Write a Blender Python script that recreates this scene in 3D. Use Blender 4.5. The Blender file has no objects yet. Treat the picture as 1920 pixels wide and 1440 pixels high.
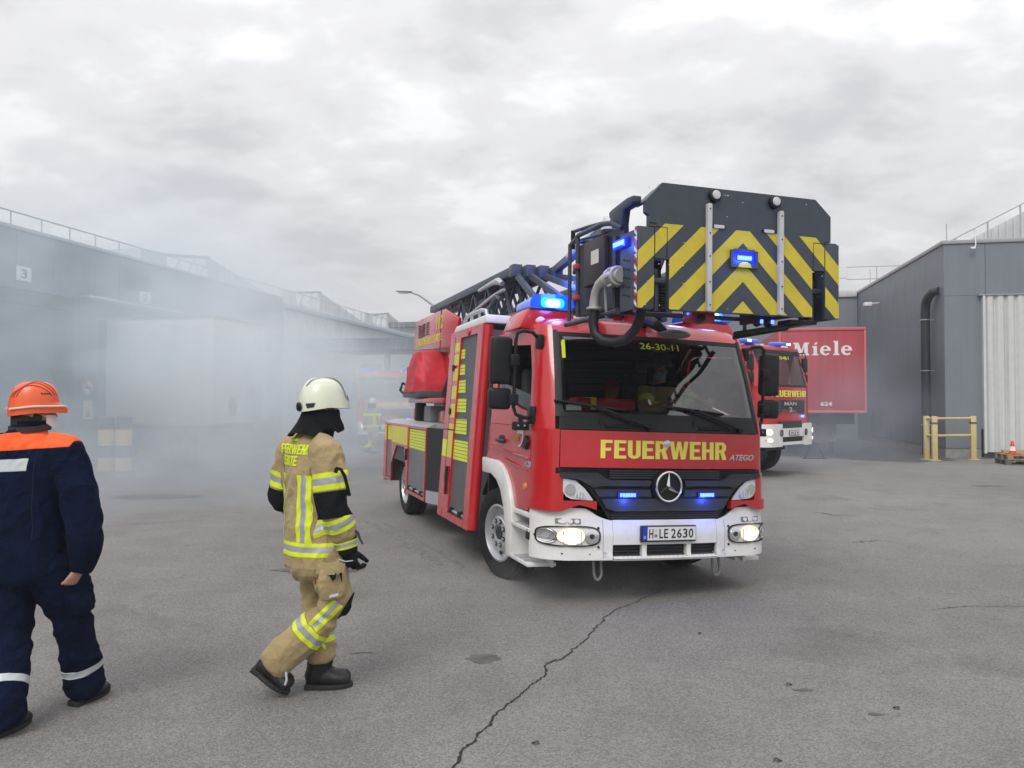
import bpy, bmesh, math, random
import numpy as np
from mathutils import Vector, Matrix, noise
from mathutils.geometry import tessellate_polygon
from mathutils.bvhtree import BVHTree
R = math.radians
random.seed(7)
SC = bpy.context.scene
COL = SC.collection

# ---------------------------------------------------------------- camera
cam_data = bpy.data.cameras.new("camera")
cam_data.lens = 28.125
cam_data.sensor_width = 36.0
cam_data.clip_start = 0.1
cam_data.clip_end = 3000
cam = bpy.data.objects.new("camera", cam_data)
cam.location = (0, 0, 1.7611)
cam.rotation_euler = (R(90) + 0.0217, 0, 0)
COL.objects.link(cam)
SC.camera = cam

# ---------------------------------------------------------------- world: overcast sky
SUN_EL, SUN_AZ = R(48), R(-158)         # soft light through the cloud from behind and left of the camera
world = bpy.data.worlds.new("World")
SC.world = world
world.use_nodes = True
nt = world.node_tree
for n in list(nt.nodes): nt.nodes.remove(n)
def wn(t, **k):
    n = nt.nodes.new(t)
    for a, b in k.items(): setattr(n, a, b)
    return n
def wl(a, b): nt.links.new(a, b)
def wmath(op, a, b=None, clamp=False):
    n = wn('ShaderNodeMath', operation=op, use_clamp=clamp)
    for i, x in enumerate((a, b)):
        if x is None: continue
        if isinstance(x, (int, float)): n.inputs[i].default_value = x
        else: wl(x, n.inputs[i])
    return n.outputs[0]
sky = wn('ShaderNodeTexSky', sky_type='NISHITA', sun_disc=False, sun_elevation=SUN_EL, sun_rotation=SUN_AZ)
sky.air_density = 1.0; sky.dust_density = 4.0
tc = wn('ShaderNodeTexCoord')
sep = wn('ShaderNodeSeparateXYZ'); wl(tc.outputs['Generated'], sep.inputs[0])
zc = wmath('ADD', wmath('MAXIMUM', sep.outputs[2], 0.0), 0.30)
cx = wmath('DIVIDE', sep.outputs[0], zc); cy = wmath('DIVIDE', sep.outputs[1], zc)
cmb = wn('ShaderNodeCombineXYZ'); wl(cx, cmb.inputs[0]); wl(cy, cmb.inputs[1])
mp = wn('ShaderNodeMapping'); mp.inputs['Scale'].default_value = (1.9, 2.3, 1); mp.inputs['Location'].default_value = (3.1, 1.7, 0)
mp.inputs['Rotation'].default_value = (0, 0, R(12)); wl(cmb.outputs[0], mp.inputs[0])
n1 = wn('ShaderNodeTexNoise'); n1.inputs['Scale'].default_value = 1.25; n1.inputs['Detail'].default_value = 7; n1.inputs['Roughness'].default_value = 0.52; n1.inputs['Distortion'].default_value = 0.12
wl(mp.outputs[0], n1.inputs['Vector'])
n2 = wn('ShaderNodeTexNoise'); n2.inputs['Scale'].default_value = 3.6; n2.inputs['Detail'].default_value = 6; n2.inputs['Roughness'].default_value = 0.55
wl(mp.outputs[0], n2.inputs['Vector'])
cl = wmath('ADD', wmath('MULTIPLY', n1.outputs['Fac'], 0.68), wmath('MULTIPLY', n2.outputs['Fac'], 0.32))
ramp = wn('ShaderNodeValToRGB')
ramp.color_ramp.interpolation = 'EASE'
e = ramp.color_ramp.elements
e[0].position = 0.36; e[0].color = (0.488, 0.488, 0.508, 1)
e[1].position = 0.60; e[1].color = (0.72, 0.72, 0.726, 1)
m_ = ramp.color_ramp.elements.new(0.50); m_.color = (0.61, 0.609, 0.623, 1)
wl(cl, ramp.inputs[0])
# overcast skies are brighter overhead than at the horizon
el_gain = wn('ShaderNodeMapRange'); el_gain.inputs['From Min'].default_value = 0.0; el_gain.inputs['From Max'].default_value = 1.0
el_gain.inputs['To Min'].default_value = 0.95; el_gain.inputs['To Max'].default_value = 1.95; wl(sep.outputs[2], el_gain.inputs['Value'])
hz = wn('ShaderNodeMapRange'); hz.inputs['From Min'].default_value = 0.02; hz.inputs['From Max'].default_value = 0.22; wl(sep.outputs[2], hz.inputs['Value'])
mixh = wn('ShaderNodeMixRGB'); mixh.inputs[1].default_value = (0.555, 0.548, 0.568, 1); wl(hz.outputs[0], mixh.inputs[0]); wl(ramp.outputs[0], mixh.inputs[2])
gain = wn('ShaderNodeVectorMath', operation='SCALE'); wl(mixh.outputs[0], gain.inputs[0]); wl(el_gain.outputs[0], gain.inputs['Scale'])
bg_cloud = wn('ShaderNodeBackground'); bg_cloud.inputs['Strength'].default_value = 1.0; wl(gain.outputs[0], bg_cloud.inputs['Color'])
bg_sky = wn('ShaderNodeBackground'); bg_sky.inputs['Strength'].default_value = 0.08; wl(sky.outputs[0], bg_sky.inputs['Color'])
mixs = wn('ShaderNodeMixShader'); mixs.inputs[0].default_value = 0.94; wl(bg_sky.outputs[0], mixs.inputs[1]); wl(bg_cloud.outputs[0], mixs.inputs[2])
wout = wn('ShaderNodeOutputWorld'); wl(mixs.outputs[0], wout.inputs['Surface'])

sun_data = bpy.data.lights.new("sun", 'SUN')
sun_data.energy = 1.5; sun_data.angle = R(26); sun_data.color = (1.0, 0.965, 0.93)
sun = bpy.data.objects.new("sun", sun_data)
sun.rotation_euler = (R(90) - SUN_EL, 0, math.pi - SUN_AZ)
COL.objects.link(sun)

SC.render.engine = 'CYCLES'
SC.view_settings.view_transform = 'Standard'
SC.view_settings.look = 'None'
SC.view_settings.exposure = 0.18
SC.view_settings.gamma = 1.0
SC.view_settings.use_curve_mapping = False
SC.cycles.use_denoising = True
SC.cycles.max_bounces = 8
SC.cycles.diffuse_bounces = 3
SC.cycles.glossy_bounces = 3
SC.cycles.transparent_max_bounces = 16
SC.cycles.volume_bounces = 4
SC.cycles.volume_step_rate = 3.0
SC.cycles.volume_max_steps = 96
SC.cycles.sample_clamp_indirect = 6.0

# ---------------------------------------------------------------- materials
MATS = {}
def mat(name, color, rough=0.5, metal=0.0, var=0.0, vscale=6.0, bump=0.0, bscale=60.0, coat=0.0, spec=0.5,
        emit=None, estr=0.0, alpha=1.0, dirt=0.0, dscale=3.0, dcol=(0.12, 0.11, 0.10), rvar=0.0, sheen=0.0, streak=0.0, fold=0.0):
    if name in MATS: return MATS[name]
    m = bpy.data.materials.new(name); m.use_nodes = True
    t = m.node_tree; b = t.nodes['Principled BSDF']
    b.inputs['Base Color'].default_value = (*color, 1)
    b.inputs['Roughness'].default_value = rough
    b.inputs['Metallic'].default_value = metal
    b.inputs['Specular IOR Level'].default_value = spec
    b.inputs['Coat Weight'].default_value = coat
    b.inputs['Coat Roughness'].default_value = 0.06
    if sheen: b.inputs['Sheen Weight'].default_value = sheen
    if emit:
        b.inputs['Emission Color'].default_value = (*emit, 1); b.inputs['Emission Strength'].default_value = estr
    b.inputs['Alpha'].default_value = alpha
    tcn = t.nodes.new('ShaderNodeTexCoord')
    base = None
    if var or dirt:
        nz = t.nodes.new('ShaderNodeTexNoise'); nz.inputs['Scale'].default_value = vscale; nz.inputs['Detail'].default_value = 6
        t.links.new(tcn.outputs['Object'], nz.inputs['Vector'])
        mr = t.nodes.new('ShaderNodeMapRange'); mr.inputs['From Min'].default_value = 0.3; mr.inputs['From Max'].default_value = 0.7
        mr.inputs['To Min'].default_value = 1 - var; mr.inputs['To Max'].default_value = 1 + var
        t.links.new(nz.outputs['Fac'], mr.inputs['Value'])
        sc = t.nodes.new('ShaderNodeVectorMath'); sc.operation = 'SCALE'; sc.inputs[0].default_value = color
        t.links.new(mr.outputs[0], sc.inputs['Scale'])
        base = sc.outputs[0]
        if dirt:
            nd = t.nodes.new('ShaderNodeTexNoise'); nd.inputs['Scale'].default_value = dscale; nd.inputs['Detail'].default_value = 8; nd.inputs['Roughness'].default_value = 0.65
            t.links.new(tcn.outputs['Object'], nd.inputs['Vector'])
            md = t.nodes.new('ShaderNodeMapRange'); md.inputs['From Min'].default_value = 0.48; md.inputs['From Max'].default_value = 0.75
            md.inputs['To Max'].default_value = dirt; t.links.new(nd.outputs['Fac'], md.inputs['Value'])
            mx = t.nodes.new('ShaderNodeMixRGB'); mx.inputs[2].default_value = (*dcol, 1)
            t.links.new(md.outputs[0], mx.inputs[0]); t.links.new(base, mx.inputs[1]); base = mx.outputs[0]
            ra = t.nodes.new('ShaderNodeMath'); ra.operation = 'MULTIPLY_ADD'; ra.inputs[1].default_value = 0.4; ra.inputs[2].default_value = rough; ra.use_clamp = True
            t.links.new(md.outputs[0], ra.inputs[0]); t.links.new(ra.outputs[0], b.inputs['Roughness'])
        if streak:      # rain streaks: noise drawn out down the wall
            mpn = t.nodes.new('ShaderNodeMapping'); mpn.inputs['Scale'].default_value = (7, 7, 0.22); t.links.new(tcn.outputs['Object'], mpn.inputs[0])
            ns = t.nodes.new('ShaderNodeTexNoise'); ns.inputs['Scale'].default_value = 1.0; ns.inputs['Detail'].default_value = 7; ns.inputs['Roughness'].default_value = 0.62
            t.links.new(mpn.outputs[0], ns.inputs['Vector'])
            ms = t.nodes.new('ShaderNodeMapRange'); ms.inputs['From Min'].default_value = 0.35; ms.inputs['From Max'].default_value = 0.72
            ms.inputs['To Min'].default_value = 1.0+streak*0.3; ms.inputs['To Max'].default_value = 1.0-streak; t.links.new(ns.outputs['Fac'], ms.inputs['Value'])
            s2 = t.nodes.new('ShaderNodeVectorMath'); s2.operation = 'SCALE'; t.links.new(base, s2.inputs[0]); t.links.new(ms.outputs[0], s2.inputs['Scale']); base = s2.outputs[0]
        t.links.new(base, b.inputs['Base Color'])
    if fold:            # soft cloth creases
        nf = t.nodes.new('ShaderNodeTexNoise'); nf.inputs['Scale'].default_value = 13; nf.inputs['Detail'].default_value = 3; nf.inputs['Distortion'].default_value = 1.2
        t.links.new(tcn.outputs['Object'], nf.inputs['Vector'])
        bf = t.nodes.new('ShaderNodeBump'); bf.inputs['Strength'].default_value = fold; bf.inputs['Distance'].default_value = 0.02
        t.links.new(nf.outputs['Fac'], bf.inputs['Height']); t.links.new(bf.outputs[0], b.inputs['Normal'])
    if bump:
        nb = t.nodes.new('ShaderNodeTexNoise'); nb.inputs['Scale'].default_value = bscale; nb.inputs['Detail'].default_value = 4
        t.links.new(tcn.outputs['Object'], nb.inputs['Vector'])
        bp = t.nodes.new('ShaderNodeBump'); bp.inputs['Strength'].default_value = bump; bp.inputs['Distance'].default_value = 0.01
        t.links.new(nb.outputs['Fac'], bp.inputs['Height']); t.links.new(bp.outputs[0], b.inputs['Normal'])
        if fold: t.links.new(bf.outputs[0], bp.inputs['Normal'])
    MATS[name] = m
    return m

def glass(name, tint, refl=1.5, rough=0.02, gcol=(1, 1, 1)):
    """Thin pane: tinted see-through with Fresnel reflection."""
    if name in MATS: return MATS[name]
    m = bpy.data.materials.new(name); m.use_nodes = True
    t = m.node_tree
    for n in list(t.nodes): t.nodes.remove(n)
    tr = t.nodes.new('ShaderNodeBsdfTransparent'); tr.inputs[0].default_value = (*tint, 1)
    gl = t.nodes.new('ShaderNodeBsdfGlossy'); gl.inputs['Roughness'].default_value = rough; gl.inputs['Color'].default_value = (*gcol, 1)
    fr = t.nodes.new('ShaderNodeFresnel'); fr.inputs['IOR'].default_value = refl
    mx = t.nodes.new('ShaderNodeMixShader'); o = t.nodes.new('ShaderNodeOutputMaterial')
    t.links.new(fr.outputs[0], mx.inputs[0]); t.links.new(tr.outputs[0], mx.inputs[1]); t.links.new(gl.outputs[0], mx.inputs[2])
    t.links.new(mx.outputs[0], o.inputs[0])
    MATS[name] = m
    return m

# ---------------------------------------------------------------- mesh builder
class MB:
    def __init__(s): s.v = []; s.f = []
    def add(s, vs, fs, M=None):
        o = len(s.v)
        for p in vs:
            p = Vector(p)
            s.v.append(M @ p if M else p)
        s.f += [tuple(i + o for i in f) for f in fs]
        return s
    def box(s, x0, x1, y0, y1, z0, z1, M=None):
        vs = [(x0,y0,z0),(x1,y0,z0),(x1,y1,z0),(x0,y1,z0),(x0,y0,z1),(x1,y0,z1),(x1,y1,z1),(x0,y1,z1)]
        return s.add(vs, [(0,3,2,1),(4,5,6,7),(0,1,5,4),(1,2,6,5),(2,3,7,6),(3,0,4,7)], M)
    def cbox(s, c, d, M=None):
        return s.box(c[0]-d[0]/2,c[0]+d[0]/2,c[1]-d[1]/2,c[1]+d[1]/2,c[2]-d[2]/2,c[2]+d[2]/2, M)
    def bar(s, a, b, w, h=None, up=(0,0,1)):
        """rectangular bar from a to b, width w, height h"""
        a = Vector(a); b = Vector(b); h = h or w
        d = (b-a).normalized(); u = Vector(up)
        if abs(d.dot(u)) > 0.98: u = Vector((1,0,0))
        sx = d.cross(u).normalized()*w/2; sz = sx.cross(d).normalized()*h/2
        vs = [a-sx-sz,a+sx-sz,a+sx+sz,a-sx+sz,b-sx-sz,b+sx-sz,b+sx+sz,b-sx+sz]
        return s.add(vs, [(0,1,2,3),(7,6,5,4),(0,4,5,1),(1,5,6,2),(2,6,7,3),(3,7,4,0)])
    def tube(s, pts, r, seg=10, cap=True, closed=False):
        pts = [Vector(p) for p in pts]; n = len(pts)
        rs = r if isinstance(r, (list, tuple)) else [r]*n
        T = []
        for i in range(n):
            if closed: d = pts[(i+1)%n]-pts[i-1]
            else: d = pts[min(i+1,n-1)]-pts[max(i-1,0)]
            T.append(d.normalized())
        up = Vector((0,0,1)) if abs(T[0].z) < 0.9 else Vector((1,0,0))
        nrm = (up - T[0]*up.dot(T[0])).normalized()
        vs = []; fs = []
        for i in range(n):
            nrm = (nrm - T[i]*nrm.dot(T[i])).normalized(); b = T[i].cross(nrm)
            for k in range(seg):
                a = 2*math.pi*k/seg
                vs.append(pts[i] + (nrm*math.cos(a)+b*math.sin(a))*rs[i])
        m = n if closed else n-1
        for i in range(m):
            j = (i+1) % n
            for k in range(seg):
                k2 = (k+1) % seg
                fs.append((i*seg+k, i*seg+k2, j*seg+k2, j*seg+k))
        if cap and not closed:
            fs.append(tuple(range(seg-1,-1,-1))); fs.append(tuple((n-1)*seg+k for k in range(seg)))
        return s.add(vs, fs)
    def cyl(s, a, b, r, seg=16, r2=None):
        return s.tube([a, b], [r, r if r2 is None else r2], seg)
    def lathe(s, prof, seg=24, M=None, cap=True, arc=2*math.pi):
        vs = []; fs = []; n = len(prof)
        full = abs(arc-2*math.pi) < 1e-6
        ns = seg if full else seg+1
        for k in range(ns):
            a = arc*k/seg
            for (r, z) in prof: vs.append((r*math.cos(a), r*math.sin(a), z))
        for k in range(seg):
            k2 = (k+1) % ns
            for i in range(n-1):
                fs.append((k*n+i, k2*n+i, k2*n+i+1, k*n+i+1))
        if cap and full:
            if prof[0][0] > 1e-5: fs.append(tuple(k*n for k in range(ns-1,-1,-1)))
            if prof[-1][0] > 1e-5: fs.append(tuple(k*n+n-1 for k in range(ns)))
        return s.add(vs, fs, M)
    def plate(s, outer, holes=(), t=0.02, f=None):
        """flat outline (with holes) given thickness; f maps (a, b, depth) to a point"""
        f = f or (lambda a, b, d: (a, b, d))
        loops = [list(outer)] + [list(h) for h in holes]
        tris = tessellate_polygon([[Vector((p[0], p[1], 0)) for p in l] for l in loops])
        flat = [p for l in loops for p in l]; n = len(flat)
        vs = [f(p[0], p[1], 0) for p in flat] + [f(p[0], p[1], t) for p in flat]
        fs = [tuple(x) for x in tris] + [tuple(i+n for i in reversed(x)) for x in tris]
        o = 0
        for l in loops:
            k = len(l)
            for i in range(k):
                j = (i+1) % k
                fs.append((o+i, o+j, o+j+n, o+i+n))
            o += k
        return s.add(vs, fs)
    def grid(s, fn, nu, nv, t=0.0, closed_u=False):
        """sheet fn(i/nu, j/nv) -> point; t>0 gives thickness along -normal"""
        P = [[Vector(fn(i/nu, j/nv)) for j in range(nv+1)] for i in range(nu+1)]
        vs = [p for row in P for p in row]
        w = nv+1
        fs = [(i*w+j, (i+1)*w+j, (i+1)*w+j+1, i*w+j+1) for i in range(nu) for j in range(nv)]
        if t:
            N = []
            for i in range(nu+1):
                for j in range(nv+1):
                    du = P[min(i+1,nu)][j]-P[max(i-1,0)][j]; dv = P[i][min(j+1,nv)]-P[i][max(j-1,0)]
                    q = du.cross(dv)
                    N.append(q.normalized() if q.length > 1e-9 else Vector((0,0,1)))
            o = len(vs)
            vs += [p - N[k]*t for k, p in enumerate(list(vs))]
            fs += [tuple(o+x for x in reversed(q)) for q in list(fs)]
            for i in range(nu):
                for j in (0, nv):
                    a, b = i*w+j, (i+1)*w+j
                    fs.append((a, b, b+o, a+o) if j == nv else (b, a, a+o, b+o))
            for j in range(nv):
                for i in (0, nu):
                    a, b = i*w+j, i*w+j+1
                    fs.append((a, b, b+o, a+o) if i == 0 else (b, a, a+o, b+o))
        return s.add(vs, fs)
    def mesh(s, name, bevel=0.0, seg=2, fix=True, smooth=35):
        me = bpy.data.meshes.new(name)
        me.from_pydata([tuple(v) for v in s.v], [], s.f)
        bm = bmesh.new(); bm.from_mesh(me)
        if fix: bmesh.ops.recalc_face_normals(bm, faces=bm.faces)
        if bevel:
            bmesh.ops.remove_doubles(bm, verts=bm.verts, dist=1e-5)
            ed = [x for x in bm.edges if len(x.link_faces) == 2 and x.calc_face_angle(0) > R(28)]
            bmesh.ops.bevel(bm, geom=ed, offset=bevel, segments=seg, affect='EDGES', profile=0.5, clamp_overlap=True)
        bm.to_mesh(me); bm.free()
        if smooth:
            me.polygons.foreach_set('use_smooth', [True]*len(me.polygons))
            me.set_sharp_from_angle(angle=R(smooth))
        return me
    def build(s, name, m, parent=None, bevel=0.0, seg=2, smooth=35, fix=True):
        me = s.mesh(name, bevel, seg, fix, smooth)
        return link(name, me, m, parent)

def link(name, me, m=None, parent=None, loc=None, rz=None):
    o = bpy.data.objects.new(name, me); COL.objects.link(o)
    if m is not None and me is not None:
        me.materials.clear(); me.materials.append(m)
    if parent is not None: o.parent = parent
    if loc is not None: o.location = loc
    if rz is not None: o.rotation_euler = (0, 0, rz)
    return o
def tag(o, label=None, cat=None, group=None, kind=None):
    if label: o['label'] = label
    if cat: o['category'] = cat
    if group: o['group'] = group
    if kind: o['kind'] = kind
    return o
def thing(name, label, cat, loc=(0,0,0), rz=0.0, group=None):
    o = bpy.data.objects.new(name, None); COL.objects.link(o)
    o.empty_display_size = 0.2
    o.location = loc; o.rotation_euler = (0, 0, rz)
    return tag(o, label, cat, group)
def copy_part(o, parent, M=None):
    c = o.copy(); COL.objects.link(c); c.parent = parent
    if M is not None: c.matrix_local = M
    return c

def text(s, w, h, m, M, parent, name='lettering', bold=0.0, shear=0.0, depth=0.003, space=1.0):
    """lettering as thin solid letters, lower left corner at the origin of M, in M's xy plane"""
    cu = bpy.data.curves.new(name, 'FONT'); cu.body = s; cu.size = 1; cu.offset = bold; cu.shear = shear
    cu.extrude = 0.02; cu.resolution_u = 3; cu.space_character = space
    tmp = bpy.data.objects.new(name, cu); COL.objects.link(tmp)
    dg = bpy.context.evaluated_depsgraph_get(); dg.update()
    me = bpy.data.meshes.new_from_object(tmp.evaluated_get(dg))
    bpy.data.objects.remove(tmp); bpy.data.curves.remove(cu)
    co = np.empty(len(me.vertices)*3); me.vertices.foreach_get('co', co); co = co.reshape(-1, 3)
    lo, hi = co.min(0), co.max(0)
    co = (co-lo)/(hi-lo+1e-9)*np.array([w, h, depth])
    me.vertices.foreach_set('co', co.ravel()); me.update()
    me.name = name
    o = link(name, me, m, parent); o.matrix_local = M
    return o
def face_matrix(o, x, y):
    """matrix whose local x, y axes lie along the given vectors"""
    x = Vector(x).normalized(); y = Vector(y); y = (y - x*y.dot(x)).normalized(); z = x.cross(y)
    return Matrix(((x.x,y.x,z.x,o[0]),(x.y,y.y,z.y,o[1]),(x.z,y.z,z.z,o[2]),(0,0,0,1)))
def clip_poly(poly, fn):
    """keep the part of a 2D polygon where fn(p) >= 0 (fn linear)"""
    out = []
    for i in range(len(poly)):
        a, b = poly[i], poly[(i+1) % len(poly)]
        fa, fb = fn(a), fn(b)
        if fa >= 0: out.append(a)
        if (fa >= 0) != (fb >= 0):
            t = fa/(fa-fb); out.append((a[0]+(b[0]-a[0])*t, a[1]+(b[1]-a[1])*t))
    return out
def circle(cx, cy, r, n=16, ry=None):
    return [(cx+r*math.cos(2*math.pi*k/n), cy+(ry or r)*math.sin(2*math.pi*k/n)) for k in range(n)]
def rrect(x0, x1, y0, y1, r, n=4):
    pts = []
    for (cx, cy, a0) in ((x1-r, y1-r, 0), (x0+r, y1-r, 90), (x0+r, y0+r, 180), (x1-r, y0+r, 270)):
        for k in range(n+1):
            a = R(a0+90*k/n); pts.append((cx+r*math.cos(a), cy+r*math.sin(a)))
    return pts

# ---------------------------------------------------------------- palette
M_RED = mat('red_paint', (0.50, 0.010, 0.014), 0.24, coat=0.6, var=0.06, vscale=2.0, dirt=0.10, dscale=4, dcol=(0.20,0.12,0.11))
M_WHITE = mat('white_paint', (0.75, 0.75, 0.73), 0.35, coat=0.3, var=0.03, dirt=0.24, dscale=5, dcol=(0.35,0.33,0.30))
M_BLACK = mat('black_plastic', (0.008, 0.009, 0.010), 0.5, var=0.15, spec=0.35)
M_DARK = mat('dark_grey_plastic', (0.026, 0.030, 0.038), 0.42, var=0.12, spec=0.4)
M_RUBBER = mat('tyre_rubber', (0.010, 0.010, 0.011), 0.85, spec=0.25, var=0.2, bump=0.3, bscale=90, dirt=0.35, dscale=9, dcol=(0.06,0.056,0.05))
M_YEL = mat('fluorescent_yellow', (0.68, 0.70, 0.05), 0.5, var=0.05)
M_YELSTRIPE = mat('yellow_stripe_film', (0.57, 0.46, 0.03), 0.45, var=0.08, dirt=0.28, dscale=7, dcol=(0.30,0.26,0.08))
M_LETTER = mat('yellow_lettering_film', (0.86, 0.76, 0.11), 0.45)
M_BLUELENS = mat('halo_blue_lens', (0.01,0.02,0.4), 0.25, emit=(0.0,0.015,1.0), estr=0.75)  # glow put into the lens to stand for the halo round the LEDs
M_ALU = mat('brushed_aluminium', (0.60, 0.61, 0.63), 0.38, metal=0.7, var=0.06, dirt=0.1)
M_SHUTTER = mat('grey_roller_shutter', (0.20, 0.21, 0.22), 0.45, metal=0.3, var=0.06)
M_LADDER = mat('ladder_grey_paint', (0.052, 0.066, 0.09), 0.42, var=0.12, dirt=0.15)
M_BASKET = mat('anthracite_paint', (0.036, 0.047, 0.064), 0.42, var=0.10, dirt=0.22, dscale=5, dcol=(0.09,0.09,0.09))
M_CHROME = mat('chrome', (0.85, 0.86, 0.88), 0.12, metal=1.0)
M_SILVER = mat('silver_lettering', (0.62, 0.63, 0.65), 0.3, metal=0.6)
M_WS = glass('windscreen_glass', (0.78, 0.81, 0.81), 2.05)
M_PANE = glass('window_pane_glass', (0.66, 0.69, 0.69), 1.55)
M_LAMPSIL = mat('lamp_silver', (0.72, 0.73, 0.74), 0.32, metal=0.25, var=0.1, vscale=40)
M_LENS = glass('lamp_lens_glass', (0.95, 0.95, 0.95), 1.5)
M_BLUEGLASS = mat('blue_lamp_lens', (0.03, 0.12, 0.55), 0.10, coat=1.0, emit=(0.0, 0.10, 1.0), estr=0.22)
M_BLUELED = mat('lit_blue_led', (0.02, 0.1, 0.8), 0.3, emit=(0.06, 0.11, 1.0), estr=6.0)
M_BLUECORE = mat('lit_blue_core', (0.3, 0.6, 1.0), 0.3, emit=(0.22, 0.70, 1.0), estr=4.5)
M_HEADLIT = mat('lit_headlamp', (1, 0.95, 0.85), 0.3, emit=(1.0, 0.84, 0.58), estr=1.35)
M_REFLECTOR = mat('lamp_reflector', (0.75, 0.76, 0.78), 0.18, metal=0.9)
M_ORANGE = mat('amber_lens', (0.75, 0.22, 0.01), 0.25)

# the yard grid: both halls run along y of a frame turned by this angle
YA = -math.atan2(0.1961, 0.9806)
YX = Vector((0.9806, -0.1961, 0)); YY = Vector((0.1961, 0.9806, 0))
def yard(x, y, z=0): return YX*x + YY*y + Vector((0, 0, z))

# ---------------------------------------------------------------- block capitals drawn as outlines
def _arc(cx, cy, rx, ry, a0, a1, n=6):
    return [(cx+rx*math.cos(R(lerp0(a0,a1,k/n))), cy+ry*math.sin(R(lerp0(a0,a1,k/n)))) for k in range(n+1)]
def lerp0(a, b, t): return a+(b-a)*t
def glyph(c):
    """heavy condensed capitals in a box 1 high: width, list of (outline, holes)"""
    s, h, w = 0.20, 0.165, 0.56
    if c == 'F': return 0.50, [([(0,0),(s,0),(s,0.41),(0.44,0.41),(0.44,0.41+h),(s,0.41+h),(s,1-h),(0.50,1-h),(0.50,1),(0,1)], [])]
    if c == 'E': return 0.52, [([(0,0),(0.52,0),(0.52,h),(s,h),(s,0.425),(0.47,0.425),(0.47,0.425+h),(s,0.425+h),(s,1-h),(0.52,1-h),(0.52,1),(0,1)], [])]
    if c == 'L': return 0.48, [([(0,0),(0.48,0),(0.48,h),(s,h),(s,1),(0,1)], [])]
    if c == 'T': return 0.54, [([(0.17,0),(0.37,0),(0.37,1-h),(0.54,1-h),(0.54,1),(0,1),(0,1-h),(0.17,1-h)], [])]
    if c == 'H': return w+0.02, [([(0,0),(s,0),(s,0.42),(w+0.02-s,0.42),(w+0.02-s,0),(w+0.02,0),(w+0.02,1),(w+0.02-s,1),(w+0.02-s,0.42+h),(s,0.42+h),(s,1),(0,1)], [])]
    if c == 'U':
        o = [(0,1)]+_arc(w/2,0.25,w/2,0.25,180,360,10)+[(w,1),(w-s,1)]+_arc(w/2,0.26,w/2-s,0.105,360,180,8)+[(s,1)]
        return w, [(o, [])]
    if c == 'R':
        o = [(0,0),(s,0),(s,0.40),(0.27,0.40),(0.365,0),(0.58,0),(0.465,0.435)]+_arc(0.36,0.71,0.205,0.29,-50,90,8)+[(0,1)]
        hole = [(s,0.555),(0.29,0.555)]+_arc(0.29,0.70,0.07,0.145,-90,90,6)+[(s,0.845)]
        return 0.58, [(o, [hole])]
    if c == '1': return 0.40, [([(0.17,0),(0.40,0),(0.40,1),(0.24,1),(0.17,0.90),(0,0.82),(0,0.68),(0.17,0.70)], [])]
    if c == 'W': return 0.88, [([(0.15,0),(0.35,0),(0.44,0.60),(0.53,0),(0.73,0),(0.88,1),(0.69,1),(0.615,0.36),(0.525,1),(0.355,1),(0.265,0.36),(0.19,1),(0,1)], [])]
    return 0.3, []
def blocktext(s, w, h, m, par, fn, depth=0.004, name='lettering', gap=0.075):
    """fn maps (x, y, depth) in metres to a point"""
    tot = 0
    for c in s: tot += glyph(c)[0]+gap
    tot -= gap; x = 0; mb = MB(); kx = w/tot
    for c in s:
        gw, polys = glyph(c)
        for o, hs in polys:
            def dens(l):      # extra points along long edges so the letters can bend
                out = []
                for i in range(len(l)):
                    a, b = l[i], l[(i+1) % len(l)]; n = max(1, int(max(abs(a[0]-b[0]), abs(a[1]-b[1]))/0.26))
                    out += [(a[0]+(b[0]-a[0])*k/n, a[1]+(b[1]-a[1])*k/n) for k in range(n)]
                return out
            mb.plate(dens(o), [dens(q) for q in hs], depth, lambda a,b,d: fn((x+a)*kx, b*h, d))
        x += gw+gap
    return mb.build(name, m, par, smooth=0)
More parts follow.
